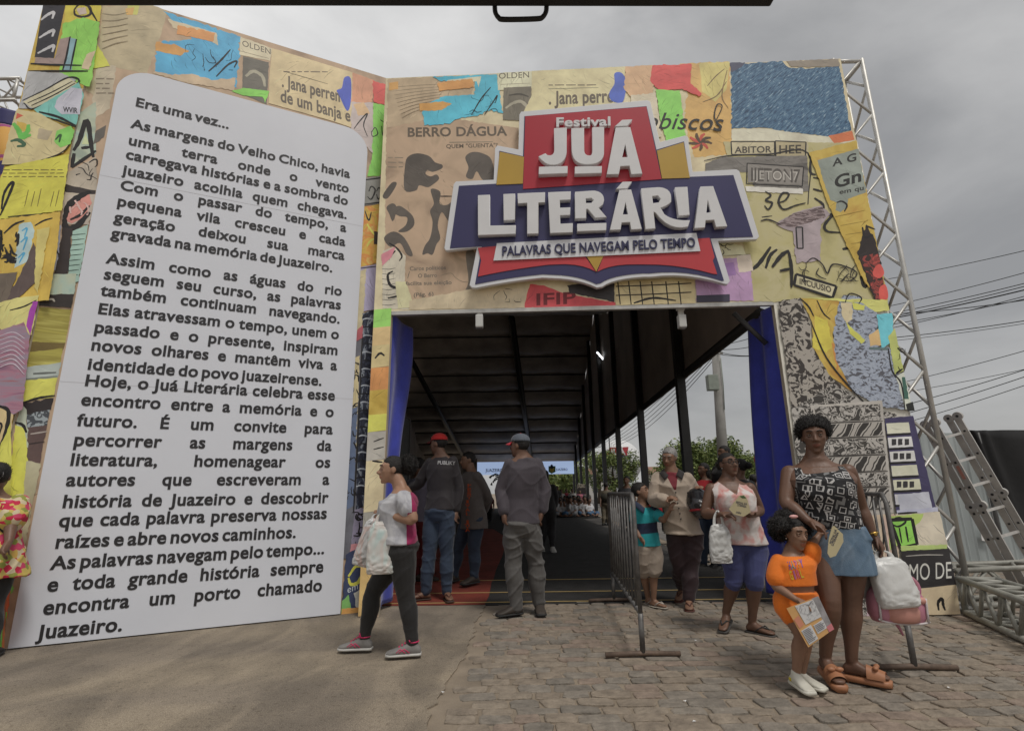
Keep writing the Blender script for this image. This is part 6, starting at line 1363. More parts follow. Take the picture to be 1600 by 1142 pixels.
def plastic_bag(p0, p1, w, thick, M, label, lat, seed=1, hang=.3, cat='bag', name='plastic_bag'):
    """carrier bag hanging from p0 (handle) to p1 (bottom)"""
    p0, p1 = Vector(p0), Vector(p1); d = (p1 - p0); L = d.length; dn = d.normalized(); lat = (Vector(lat) - dn * Vector(lat).dot(dn)).normalized(); nn = dn.cross(lat).normalized()
    o = thing(name, p1, label, cat); mb = MB(); h = hang
    prof = [(h, .42, .25), (h + .06, .74, .6), (h + .2, .92, .9), (.75, 1.0, 1.0), (.9, .97, .95), (.985, .9, .7), (1.0, .72, .35)]
    prof = [(t if t > h + .21 or i < 3 else h + .2 + .01, a, b) for i, (t, a, b) in enumerate(prof)]
    ring_loft(mb, [(p0 + d * t, w / 2 * a, thick / 2 * b, lat, nn) for t, a, b in catmull(prof, 9)], M, 64, 2.6)
    for i, v in enumerate(mb.v): 
        q = Vector(v); k = 14 / max(w, .1) * .35; z = mnoise.noise(q * k + Vector((seed, 0, 0))) + .6 * mnoise.noise(q * k * 2.6 + Vector((0, seed, 0))); cr = (1 - abs(mnoise.noise(Vector((q.x * k * 2.2 + seed, q.y * k * 2, q.z * k * 1.1))))) ** 6 + .6 * (1 - abs(mnoise.noise(Vector((q.z * k * 2.5, q.x * k * 3 + seed * 2, q.y * k))))) ** 6; mb.v[i] = tuple(q + nn * ((z * .008 + cr * .005) * (1 if (q - p0).dot(nn) > 0 else -1)) + lat * (z * .006))
    body = mb.build('bag_body', o); body.data.polygons.foreach_set('use_smooth', [True] * len(body.data.polygons))
    for sg in (-1, 1):
        mb = MB(); pts = [p0 + d * (h + .06) + lat * (w * .22 * sg), p0 + d * (h * .5) + lat * (w * .15 * sg) + nn * .008 * sg, p0 + nn * .006 * sg]; c = catmull([tuple(p) for p in pts], 5); q = [Vector(p) for p in c]; ww = w * .07
        mb.add([v for i, p in enumerate(q) for v in (p - lat * (ww * (1 - .4 * i / len(q))), p + lat * (ww * (1 - .4 * i / len(q))))], [(2 * i, 2 * i + 1, 2 * i + 3, 2 * i + 2) for i in range(len(q) - 1)], M, True); hd = mb.build('handle', o); sl = hd.modifiers.new('thickness', 'SOLIDIFY'); sl.thickness = .004
    return o

from mathutils.bvhtree import BVHTree
def torso_xyz(c, I):
    """height, sideways and forward position on a leaning torso"""
    q = c - np.array(I['Hm']); h = q @ np.array(I['a']); q = q - np.outer(h, np.array(I['a'])); return h / I['k'], q @ np.array(I['l']), q @ np.array(I['f'])
def cling(mb, ob, d, off=.003):
    """lays flat lettering or prints onto the cloth of ob, along direction d"""
    base = Vector(ob['_base']); me = ob.data; t = BVHTree.FromPolygons([v.co + base for v in me.vertices], [tuple(p.vertices) for p in me.polygons]); d = d.normalized()
    for i, v in enumerate(mb.v):
        h = t.ray_cast(Vector(v) - d * .6, d, 1.4)
        if h[0] is not None: mb.v[i] = tuple(h[0] - d * off)
def print_on(I, ob, txt, p0, p1, h, M, key='bold', name='print', up=None, dense=False):
    """txt written across the cloth between two photo points"""
    Y = I['Y'] - .16; a = at(*p0, Y); b = at(*p1, Y); xd = b - a; yd = Vector((0, 0, 1)) if up is None else Vector(up); mb = MB(); yd = (yd - xd.normalized() * yd.dot(xd.normalized())).normalized() * (h * a.y / FPX / .7)
    put_text(mb, key, txt, a, xd, yd, M); cling(mb, ob, Vector((0, 1, 0)).lerp((b - CAM).normalized(), .8)); 
    o = mb.build(name, None, ob['_base'], recalc=False); o.location = (0, 0, 0); o.parent = ob; return o
# ---------------------------------------------------------------- the people of the photo
def cl(name, c, rough=.8, var=.14, **k): return mat('cloth ' + name, c, rough, var, 7, .12, 130, sheen=.15, **k)
jeans = cl('jeans', (.028, .045, .078)); denimc = pattern('denim skirt', [(.075, .13, .20), (.13, .20, .28), (.22, .29, .37)], 'noise', 9, 'soft', .85, (1, 1, .5), .5, 6, bump=.15, bscale=150)
rub = mat('rubber black', (.02, .02, .02), .7); solew = mat('sole white', (.5, .49, .46), .6); goldm = mat('gold', (.55, .36, .10), .3, metal=1.0); silver = mat('silver', (.6, .6, .6), .25, metal=1.0)
bagw = mat('bag plastic', (.62, .62, .60), .35, .06, 6, .1, 25, spec=.5); bagp = pattern('printed bag', [(.50, .62, .60), (.62, .63, .60), (.62, .56, .52), (.52, .63, .60), (.66, .50, .50)], 'noise', 6, 'soft', .35, (1, 1, .8), .4, 2)
bagc = pattern('colour bag', [(.60, .58, .57), (.62, .50, .47), (.60, .60, .60), (.10, .14, .36), (.45, .12, .10)], 'noise', 7, [0, .38, .47, .60, .68], .35, (1, 1, .7), .8, 3)
def leaflet(pts, Yd, label, lines, col_=(.52, .45, .27), green=None):
    c = [Vector(at(x, y, Yd + d)) for x, y, d in pts]; o = thing('leaflet', sum(c, Vector()) / len(c), label, 'leaflet'); n = (c[1] - c[0]).cross(c[2] - c[0]).normalized(); n = n if n.y < 0 else -n
    mb = MB(); mb.poly(c, mat('leaflet card', col_, .6, .04), n * -.003); mb.build('card', o); mb = MB(); ink = mat('leaflet ink', (.03, .035, .08), .6)
    for (x0, y0, x1, y1, h, s) in lines:
        def on(x, y):
            d = ray(x, y); q = c[0] + n * .0012; return CAM + d * ((q - CAM).dot(n) / d.dot(n))
        a, b = on(x0, y0), on(x1, y1); xd = b - a; yd = n.cross(xd.normalized()); yd = yd if yd.dot(UPZ) > 0 else -yd; put_text(mb, 'bold', s, a, xd, yd * (h * Yd / FPX / .7), ink)
    mb.build('lettering', o, recalc=False)
    if green:
        mb = MB(); mb.poly([CAM + ray(x, y) * (((c[0] + n * .002) - CAM).dot(n) / ray(x, y).dot(n)) for x, y in green], mat('leaflet green', (.06, .12, .04), .6), n * -.001); mb.build('emblem', o)
    return o

# --- woman with the denim skirt
blk = mat('skirt belt', (.02, .02, .02), .6)
topm = pattern('black and white angular print', [(.55, .54, .53), (.012, .012, .014), (.50, .49, .48), (.014, .014, .016), (.20, .20, .20)], 'voro', 17, [0, .13, .27, .36, .60], .8, (1, 1, 1.1), rot=(0, R(12), 0), bump=.1)
tan_ = mat('sandal leather', (.38, .17, .085), .5, .1)
def scoop(c, I):
    t, x, y = torso_xyz(c, I); x = np.abs(x) / I['s'] / 1.17; lim = np.where(y > 0, .438 + 1.2 * np.clip(x - .070, 0, 1) ** 1.3, .43)
    return np.maximum(np.minimum(t - lim, np.maximum(.092 - x, x - .135)), np.minimum(x - (.148 - .20 * (t - .36)), t - .35))
def vneck(c, I):
    t, x, y = torso_xyz(c, I); x = np.abs(x) / I['s'] / 1.14
    return np.maximum.reduce([np.minimum(y - .0, .008 + .75 * (t - .405) - x), np.minimum(.066 - x, t - .485), np.minimum(x - (.160 - .08 * (t - .36)), t - .35)])
I = person(3.72, 'woman with a round afro, black and white patterned top and short denim skirt', (1303, 846), (1274, 719), -20, (1272, 682), -26, 'deep', .235, -4, 0, 1.02,
    arms=[((1344, 792, .02), (1364, 836, -.02), (1379, 862, -.04)), ((1229, 785, -.02), (1262, 813, -.16), (1288, 828, -.22))],
    legs=[((1329, 935, -.02), (1331, 1035), (1380, 1060, -.10)), ((1296, 940, -.10), (1289, 1022, -.02), (1309, 1046, -.18), .03)],
    girth=1.17, hipw=1.06, bust=.035, belly=.015, vx=.0062,
    top=dict(hem=.085, neck=.475, ease=.014, sleeve=None, mats=[topm, skin('deep')[0]], pick=scoop, wr=.006, name='blouse', flare=.98),
    bottom=dict(kind='skirt', z=-.19, mats=[denimc], ease=.010, waist=.10, name='denim_skirt', wr=.003, flare=.97),
    shoes=dict(kind='slide', sole=tan_, m=tan_, th=.042, lift=.045), hair=dict(k='afro', r=(.108, .106, .098)))
def straps(I, M):
    pass
def straps_(I, M):
    o = I['o']
    for sg in (1, -1):
        mb = MB(); N, a, l, f = I['N'], I['a'], I['l'], I['f']; base_ = N - a * .062 + l * (.120 * sg); pts = [N - a * .175 + l * (.105 * sg) + f * .125, N - a * .10 + l * (.112 * sg) + f * .105, base_ + a * .008 + f * .01, N - a * .10 + l * (.112 * sg) - f * .095, N - a * .18 + l * (.10 * sg) - f * .11]
        c = [Vector(p) for p in catmull([tuple(p) for p in pts], 6)]; w = .021
        mb.add([v for p in c for v in (p - l * w, p + l * w)], [(2 * i, 2 * i + 1, 2 * i + 3, 2 * i + 2) for i in range(len(c) - 1)], M, True); st_ = mb.build('strap', o); s_ = st_.modifiers.new('thickness', 'SOLIDIFY'); s_.thickness = .012
        mb = MB()
        for q in range(16): t = q / 15; p = base_ + l * (sg * (.0 + .045 * t)) - a * (.02 + .025 * t) + f * (.03 - .09 * t); mb.sphere(p + UPZ * (.012 + .006 * (q % 2)), (.014, .014, .012), M, 8, 6)
        mb.build('ruffle', o)
straps_(I, topm)
def bangle(I, k, M, r=.034, t=.30):
    sg, sh, E, Wp, Hd = I['A'][k]; d = (Wp - E).normalized(); c = Wp - d * .012; x = d.orthogonal().normalized(); y = d.cross(x); mb = MB(); mb.tube([c + (x * math.cos(q) + y * math.sin(q)) * r for q in np.linspace(0, 6.2832, 20)], .006, M, 8, caps=False); mb.sphere(c - Vector((0, r, 0)), (.014, .006, .014), M, 10, 6); mb.build('wristwatch', I['o'])
bangle(I, 0, goldm)
def earring(I, M=silver):
    for x in (-1, 1): mb = MB(); mb.sphere(I['hc'] + I['hl'] * (.076 * I['hs'] * x) + I['hf'] * .004 - I['hu'] * (.036 * I['hs']), .006, M, 8, 6); mb.build('earring', I['o'])
earring(I)
leaflet([(1303, 821, -.26), (1317, 834, -.26), (1318, 846, -.26), (1306, 868, -.26), (1297, 871, -.26), (1293, 864, -.26), (1295, 842, -.26), (1300, 824, -.26)], 3.72, 'cream leaf shaped leaflet in the hand of the woman with the denim skirt', [(1299, 850, 1308, 828, 3, 'FESTIVAL JUÁ'), (1302, 853, 1311, 832, 3, 'LITERÁRIA')])
h = I['A'][0]; hp = h[3] + (h[4] - h[3]).normalized() * .10
plastic_bag(hp, at(1408, 950, 3.62), .26, .13, bagw, 'crumpled white plastic carrier bag in the hand of the woman in the denim skirt', (1, 0, 0), 3, .12)
plastic_bag(hp + Vector((-.01, .10, 0)), at(1366, 935, 3.80), .24, .09, mat('cloudy plastic', (.42, .42, .39), .4, .08), 'cloudy plastic bag hanging behind the crumpled white carrier bag', (1, 0, 0), 9, .18)
def backpack():
    pk, pl_, wp = pattern('pink backpack cloth', [(.42, .17, .22), (.50, .22, .28), (.45, .14, .25)], 'noise', 9, 'soft', .6), mat('salmon cloth', (.55, .27, .22), .6), mat('piping white', (.6, .56, .56), .5)
    Y = 3.70; c = at(1399, 940, Y); o = thing('school_backpack', c, 'small pink and salmon school backpack carried low behind the white carrier bag', 'backpack'); X, Z = Vector((1, 0, -.06)).normalized() * .84, Vector((.06, 0, 1)).normalized() * .80; Yv = Vector((0, .9, 0))
    ring = lambda z, w, d: (c + Z * z, w, d, X, Yv)
    mb = MB(); ring_loft(mb, [ring(-.155, .12, .05), ring(-.15, .18, .075), ring(-.10, .205, .09), ring(-.02, .21, .09), ring(.06, .195, .08), ring(.12, .15, .06), ring(.15, .08, .03)], pk, 28, 3); mb.build('bag_body', o)
    mb = MB(); ring_loft(mb, [ring(-.14, .10, .10), ring(-.12, .135, .115), ring(-.05, .14, .118), ring(.01, .12, .10), ring(.02, .09, .09)], pl_, 24, 3); mb.build('front_pocket', o)
    mb = MB()
    for sx in (-1, 1): mb.tube([c + X * (.178 * sx) - Yv * .075 + Z * z for z in (-.13, -.06, .0, .05)], .007, wp, 6)
    mb.tube([c + X * (.19 * math.cos(t)) - Yv * .07 + Z * (-.12 - .03 * math.sin(t)) for t in np.linspace(0, math.pi, 14)], .007, wp, 6); mb.build('piping', o)
    mb = MB(); q = c + X * .13 + Z * .10; mb.tube([q + X * (.075 * math.cos(t)) + Z * (.085 * math.sin(t)) + Yv * .03 for t in np.linspace(-.6, 3.4, 16)], .022, pk, 8); mb.build('flap', o)
    mb = MB(); mb.tube([c - Z * .15 - X * .02, c - Z * .20 + X * .01, c - Z * .25 + X * .03], [.012, .010, .006], pk, 8); mb.build('strap', o)
    for sx in (-1, 1): mb = MB(); mb.sphere(c + X * (.150 * sx) + Z * .03 - Yv * .066, (.036, .020, .022), pl_, 10, 8); mb.build('ear_patch', o)
backpack()

# --- girl in orange
org = cl('orange', (.80, .19, .014)); crocw = mat('croc white', (.60, .58, .50), .45, .04); yel = mat('croc strap', (.62, .50, .03), .5)
def croc_mats(): pass
G_ = person(3.60, 'small girl in orange crop top and shorts with puffy hair and white clogs', (1244, 938), (1240, 861), -2, (1241, 834), 14, 'brown', .195, -6, 5, .70,
    arms=[((1268, 852, -.02), (1278, 838, .0), (1287, 826, .02)), ((1211, 914, -.02), (1243, 936, -.13), (1258, 943, -.16))],
    legs=[((1260, 995, -.03), (1252, 1056, .02), (1280, 1080, -.06)), ((1251, 992, -.06), (1243, 1050, -.03), (1262, 1074, -.13), .012)],
    girth=1.02, belly=.02, vx=.0055, handsize=1.0, hipw=1.05, shw=.95,
    top=dict(hem=.17, neck=.495, ease=.014, sleeve=.70, loose=.012, mats=[org], name='crop_top', wr=.004, flare=1.02),
    bottom=dict(kind='pants', frac=.36, loose=.010, mats=[org], ease=.009, waist=.11, name='shorts', wr=.004), shoes=dict(kind='shoe', m=crocw, sole=crocw, lift=.022), hair=dict(k='puffs', q=1.22))
def girl_bits(I):
    cols = [('H', (.20, .10, .40)), ('A', (.10, .35, .35)), ('P', (.45, .12, .25)), ('P', (.55, .28, .12)), ('Y', (.20, .10, .40))]; t = I['shirt']
    for i, (ch, c) in enumerate(cols): print_on(I, t, ch, (1235 + i * 4.6, 890 - i * .9), (1239.6 + i * 4.6, 889.2 - i * .9), 11, mat('print %s%d' % (ch, i), c, .6), 'fat', 'lettering')
    for i, (ch, c) in enumerate((('G', (.65, .48, .03)), ('I', (.45, .12, .25)), ('R', (.60, .12, .20)), ('L', (.65, .45, .05)))): print_on(I, t, ch, (1238 + i * 5.2, 906 - i * 1.0), (1242.6 + i * 5.2, 905 - i * 1.0), 12, mat('print %s%d' % (ch, i), c, .6), 'fat', 'lettering')
    for k, (sg, hj, K, An, d) in enumerate(I['G']):
        c = An - UPZ * .055; x = d.cross(UPZ).normalized(); mb = MB(); mb.tube([c + (d * math.cos(t) * .9 + x * math.sin(t) * .75) * .042 + UPZ * .03 for t in np.linspace(1.7, 4.6, 12)], [.010] * 12, yel if k == 1 else crocw, 8); mb.build('clog_strap', I['o'])
        mb = MB(); dk = mat('clog hole', (.12, .11, .09), .7)
        for q in range(5): mb.sphere(c + d * (.058 + .012 * (q % 3)) + x * (-.018 + .018 * (q // 2)) + UPZ * (.030 - .004 * (q % 3)), .0045, dk, 6, 4)
        mb.build('clog_hole', I['o'])
    o = I['o']; mb = MB(); mb.sphere(I['hc'] + I['hu'] * .115 - I['hl'] * .05 + I['hf'] * .05, (.03, .014, .012), mat('hair clip', (.65, .35, .33), .4), 10, 6); mb.build('hair_clip', o)
girl_bits(G_); earring(G_)
def folder():
    Yd = 3.40; P = lambda x, y, d=0: at(x, y, Yd + d); c = [P(1229, 950), P(1279, 931, .02), P(1304, 984, .02), P(1263, 1011)]
    o = thing('plastic_folder', (c[0] + c[2]) / 2, 'clear plastic folder of printed activity sheets in the girl\'s hand', 'folder'); n = (c[1] - c[0]).cross(c[3] - c[0]).normalized(); n = n if n.y < 0 else -n
    def on(u, v): return c[0].lerp(c[1], u).lerp(c[3].lerp(c[2], u), v)
    def sheet(q, M, off, nm): mb = MB(); mb.poly([on(u, v) + n * off for u, v in q], M, n * -.0015); return mb.build(nm, o)
    sheet([(0, 0), (.78, 0), (.80, .97), (0, 1)], mat('folder paper', (.62, .36, .14), .5, .1), 0, 'backing_sheet'); sheet([(.78, 0), (1, 0), (1, .97), (.80, .97)], mat('clear plastic grey', (.30, .29, .30), .15, .25, 20, spec=.8), -.002, 'plastic_edge')
    wp = mat('sheet white', (.62, .62, .62), .4, .03); sheet([(.24, .02), (.80, .03), (.80, .52), (.26, .52)], wp, .003, 'puzzle_sheet'); sheet([(.05, .60), (.40, .58), (.40, .95), (.06, .96)], wp, .003, 'text_block'); sheet([(.46, .62), (.80, .60), (.80, .84), (.46, .85)], wp, .003, 'text_block')
    sheet([(.02, .30), (.20, .26), (.22, .50), (.04, .54)], mat('folder pink', (.60, .25, .16), .5), .003, 'picture'); sheet([(.80, .82), (1, .80), (1, .97), (.82, .97)], mat('folder rose', (.6, .2, .22), .4), .001, 'picture'); ink = mat('folder ink', (.16, .16, .18), .6); mb = MB(); r = random.Random(3)
    for (u0, u1, v0, v1, k) in ((.07, .38, .62, .94, 9), (.48, .78, .64, .83, 5)):
        for i in range(k): v = v0 + (v1 - v0) * i / k; a, b = on(u0, v) + n * .0065, on(u0 + (u1 - u0) * r.uniform(.7, 1), v) + n * .0065; t = (c[3] - c[0]).normalized() * .0016; mb.add([a - t, b - t, b + t, a + t], [(0, 1, 2, 3)], ink)
    for i in range(26):
        p = (r.uniform(.28, .77), r.uniform(.06, .48)); q = [(p[0], p[1])]
        for _ in range(3): q.append((min(.78, max(.27, q[-1][0] + r.gauss(0, .06))), min(.5, max(.05, q[-1][1] + r.gauss(0, .05)))))
        mb.tube([on(u, v) + n * .0055 for u, v in q], .0005, ink, 4)
    mb.build('printing', o, recalc=False)
folder()

# --- woman in the pink blouse
pinkb = pattern('pink cloud print', [(.56, .20, .18), (.60, .36, .33), (.64, .58, .55), (.64, .60, .58)], 'noise', 11, 'soft', .8, (1, 1, .8), .8, 5, bump=.1)
I = person(4.92, 'woman with glasses in a sleeveless pink tie dyed blouse and blue capri trousers', (1160, 850), (1138, 749), -8, (1138, 726), 12, 'deep', .225, 8, 0, .98,
    arms=[((1187, 797, .0), (1178, 804, -.16), (1163, 804, -.24)), ((1102, 802, .0), (1126, 803, -.16), (1146, 805, -.24))],
    legs=[((1179, 905, -.06), (1175, 970, .0), (1200, 990, -.10)), ((1147, 905, .02), (1134, 955, .10), (1128, 975, -.02), .05)],
    girth=1.14, hipw=1.06, bust=.035, belly=.02, vx=.0075,
    top=dict(hem=.0, neck=.51, ease=.015, mats=[pinkb, skin('deep')[0]], pick=vneck, name='blouse', wr=.006, flare=1.04), bottom=dict(kind='pants', frac=1.14, loose=.004, mats=[cl('periwinkle', (.060, .070, .19))], ease=.008, name='capri_trousers'),
    shoes=dict(kind='thong', m=mat('thong strap', (.03, .03, .03), .5), sole=mat('thong sole', (.06, .055, .05), .7)), hair=dict(k='bun', t=.99, n=200))
earring(I)
def glasses(I):
    o, hc, l, f, u, s = I['o'], I['hc'], I['hl'], I['hf'], I['hu'], I['hs']; fm = mat('glasses frame', (.012, .012, .012), .3); mb = MB()
    for x in (-1, 1):
        c = hc + l * (.032 * x * s) + f * (.100 * s) + u * (.008 * s); mb.tube([c + l * (math.cos(t) * .025 * s) + u * (math.sin(t) * .019 * s) - f * (abs(math.cos(t)) * .004 if x * math.cos(t) > 0 else 0) for t in np.linspace(0, 6.2832, 22)], .0026, fm, 6, caps=False)
        mb.tube([c + l * (.025 * x * s), hc + l * (.076 * x * s) + f * (.05 * s) + u * .01, hc + l * (.078 * x * s) - f * .005 + u * .012], .0026, fm, 6)
    mb.tube([hc + l * (-.008 * s) + f * (.103 * s) + u * .009, hc + l * (.008 * s) + f * (.103 * s) + u * .009], .0026, fm, 6); mb.build('glasses', o)
glasses(I)
leaflet([(1139, 795, -.27), (1155, 774, -.27), (1163, 773, -.27), (1168, 780, -.27), (1173, 800, -.27), (1162, 807, -.27), (1146, 803, -.27)], 4.92, 'cream leaf shaped leaflet held by the woman in the pink blouse', [(1150, 786, 1167, 789, 3, 'FESTIVAL JUÁ'), (1152, 790, 1166, 793, 3, 'LITERÁRIA'), (1150, 801, 1158, 803, 2.4, 'JUAZEIRO')], green=[(1156, 775), (1162, 774), (1166, 778), (1160, 778)])
plastic_bag(at(1121, 797, 4.76), at(1128, 880, 4.76), .19, .07, bagw, 'flat white plastic carrier bag on the arm of the woman in the pink blouse', (1, 0, 0), 5, .26)

# --- old man and boy
shirt_b = cl('beige shirt', (.40, .325, .255)); maroon = cl('maroon', (.16, .012, .022)); burg = cl('burgundy trousers', (.030, .013, .016), .7); dkc = cl('dark collar', (.02, .016, .015))
def oldpick(c, I):
    t, x, y = torso_xyz(c, I); z = t * I['k'] - I['T']; x = np.abs(x); return np.minimum.reduce([.010 + .32 * (z + .20) - x, y, z + .20])
M_ = person(5.95, 'old man with grey hair in an open beige shirt over a maroon T shirt', (1068, 832), (1049, 736), -16, (1046, 715), -36, 'brown', .225, -14, 6, 1.05,
    arms=[((1093, 785, .02), (1082, 771, -.14), (1090, 762, -.20)), ((1022, 780, -.02), (1040, 782, -.20), (1054, 776, -.30))],
    legs=[((1080, 888, .0), (1076, 935, -.03), (1077, 951, -.25)), ((1062, 885, .06), (1066, 925, .35), (1058, 935, .2), .06)],
    girth=.96, belly=.02, vx=.0085, shw=.98,
    top=dict(hem=-.01, neck=.53, ease=.030, sleeve=1.88, mats=[shirt_b, maroon], pick=oldpick, name='shirt', wr=.009, flare=1.10), bottom=dict(kind='pants', frac=1.95, loose=.020, mats=[burg], wr=.007),
    shoes=dict(kind='thong', m=mat('brown strap', (.09, .03, .02), .5), sole=mat('brown sole', (.10, .03, .02), .6)), hair=dict(k='short', c='grey', t=1.02, n=900))
def collar(I, M, w=.05, spread=.07):
    N, a, l, f = I['N'], I['a'], I['l'], I['f']
    for sg in (1, -1):
        mb = MB(); pts = [N + a * .030 - f * .072, N + a * .032 + l * (.072 * sg) - f * .02, N + a * .010 + l * (.074 * sg) + f * .055, N - a * .045 + l * (.040 * sg) + f * .108]; low = [N - a * .012 - f * .105, N - a * .008 + l * (.118 * sg) - f * .03, N - a * .03 + l * (.128 * sg) + f * .075, N - a * .095 + l * (.092 * sg) + f * .150]
        A_ = [Vector(p) for p in catmull([tuple(p) for p in pts], 4)]; B_ = [Vector(p) for p in catmull([tuple(p) for p in low], 4)]
        mb.add([v for p, q in zip(A_, B_) for v in (p, q)], [(2 * i, 2 * i + 1, 2 * i + 3, 2 * i + 2) for i in range(len(A_) - 1)], M, True); o = mb.build('collar', I['o']); s_ = o.modifiers.new('thickness', 'SOLIDIFY'); s_.thickness = .008
collar(M_, dkc)
def buttons(I, n, M, x0=0.0):
    mb = MB(); sh = I['shirt']
    for i in range(n): p = I['N'] - I['a'] * (.24 + i * .055) + I['f'] * .2 + I['l'] * x0; mb.sphere(p, .007, M, 8, 6)
    base = Vector(sh['_base']); t = BVHTree.FromPolygons([v.co + base for v in sh.data.vertices], [tuple(p.vertices) for p in sh.data.polygons]); mb = MB()
    for i in range(n):
        p = I['N'] - I['a'] * (.23 + i * .055) + I['f'] * .5 + I['l'] * x0; h = t.ray_cast(p, -I['f'], 1)
        if h[0] is not None: mb.sphere(h[0] + I['f'] * .003, .008, M, 8, 6)
    mb.build('button', I['o'])
buttons(M_, 6, dkc)
mb = MB(); sg, sh_, E, Wp, Hd = M_['A'][1]; d = (Wp - E).normalized(); mb.tube([Wp - d * .03, Wp + d * .012], .037, dkc, 14); mb.build('cuff', M_['o'])
def helmet():
    c = at(1093, 786, 5.78); o = thing('motorcycle_helmet', c, 'black and grey motorcycle helmet with white chevrons held under the old man\'s arm', 'helmet'); sh = pattern('helmet shell', [(.02, .02, .022), (.10, .10, .11), (.03, .03, .032)], 'noise', 4, [0, .5, .6], .2); wh = mat('helmet white', (.5, .5, .5), .3); rd = mat('helmet red', (.35, .02, .03), .3); vs = mat('visor', (.03, .03, .035), .08)
    mb = MB(); X, Z = Vector((1, 0, 0)), Vector((-.15, .1, 1)).normalized(); Yv = Z.cross(X); mb.sphere(c, (.128, .15, .165), sh, 24, 16, (X, Yv, Z)); mb.build('shell', o)
    mb = MB()
    def chev(z, w): 
        for sx in (-1, 1): mb.tube([c + X * (.0) - Yv * -.0 + Z * z + Vector((0, -.155, 0)), c + X * (w * sx) + Z * (z + .03) + Vector((0, -.142, 0))], .011, wh, 6)
    for z in (-.09, -.045, .0): chev(z, .048)
    mb.build('chevron', o); mb = MB(); mb.grid(lambda u, v: c + X * (.131 * math.sin((u - .5) * 2.4)) + Vector((0, -.155 * math.cos((u - .5) * 2.4), 0)) + Z * (.06 + .06 * v), 14, 4, vs); mb.build('visor', o)
    mb = MB(); mb.tube([c + X * (.118 * math.cos(t)) + Yv * (.135 * math.sin(t)) - Z * .075 for t in np.linspace(0, 6.2832, 24)], .012, rd, 6, caps=False); mb.build('rim', o)
helmet()
teal, navy_ = cl('teal', (.015, .30, .33)), cl('navy', (.012, .022, .055))
def boypick(c, I): t = (c - np.array(I['Hm'])) @ np.array(I['a']) / I['k']; return np.minimum(t - .155, .285 - t)
B_ = person(6.0, 'boy in a turquoise polo shirt with a navy band and beige shorts', (1013, 852), (1004, 787), 18, (1001, 768), 58, 'brown', .205, 10, 0, .80,
    arms=[((1036, 813, -.20), (1046, 798, -.29), (1051, 786, -.33)), ((993, 823, .0), (999, 838, -.10), (1007, 848, -.14))],
    legs=[((1022, 893, -.03), (1021, 934, .0), (1036, 948, -.08)), ((1006, 893, .02), (1012, 926, .10), (1022, 938, .0), .0)],
    girth=.95, vx=.0075, top=dict(hem=-.01, neck=.50, ease=.016, sleeve=.62, loose=.012, mats=[teal, navy_], pick=boypick, name='polo_shirt', wr=.005, flare=1.03), bottom=dict(kind='pants', frac=.97, loose=.022, mats=[cl('beige shorts', (.33, .27, .215))], ease=.012, name='shorts', wr=.005),
    shoes=dict(kind='thong', m=mat('pale strap', (.5, .46, .40), .5), sole=mat('pale sole', (.40, .36, .30), .6)), hair=dict(k='short', t=1.02, n=500))
collar(B_, navy_)

# --- walking woman with bags
grey_l = mat('shoe grey', (.20, .19, .18), .7, .15); pinkl = mat('shoe pink', (.60, .03, .13), .6)
wtee = pattern('white tee with grey print', [(.55, .55, .56), (.52, .52, .54), (.36, .36, .39), (.56, .55, .56)], 'noise', 7, 'soft', .85, (1, 1, .8), .6, 3, bump=.1); mag = cl('magenta', (.30, .012, .085))
def teepick(c, I):
    z, x, y = torso_xyz(c, I); return np.maximum(np.where(z > .30, -.062, -.03) - y, z - .495)
W_ = person(4.42, 'woman walking in a white and magenta T shirt and black leggings with two bags', (626, 853), (627, 762), -74, (612, 734), -72, 'tan', .225, 0, 0, .98,
    arms=[((645, 811, -.20), (612, 806, -.16), (596, 802, -.12)), ((630, 806, .16), (606, 806, .06), (594, 804, .0))],
    legs=[((634, 930, -.08), (645, 1003, -.08), (612, 1022, -.10)), ((583, 925, .08), (569, 1003, .08), (537, 1022, .08))],
    girth=1.13, hipw=1.12, bust=.035, belly=.025, vx=.0065,
    top=dict(hem=.03, neck=.495, ease=.014, sleeve=.52, loose=.012, mats=[wtee, mag], pick=teepick, name='t_shirt', wr=.006), bottom=dict(kind='pants', frac=1.96, mats=[cl('leggings', (.014, .013, .013), .75)], ease=.006, name='leggings', wr=.003, waist=.10),
    shoes=dict(kind='shoe', m=grey_l, sole=solew, lace=pinkl, lift=.024), hair=dict(k='puff', t=1.0), handcurl=1.1)
plastic_bag(at(597, 800, 4.28), at(594, 897, 4.26), .215, .07, bagp, 'pale printed plastic bag hanging in front of the walking woman', (1, .1, .22), 11, .15)
plastic_bag(at(590, 802, 4.40), at(563, 884, 4.42), .15, .07, bagc, 'colourful printed plastic bag behind the pale one carried by the walking woman', (1, .2, .35), 17, .10)

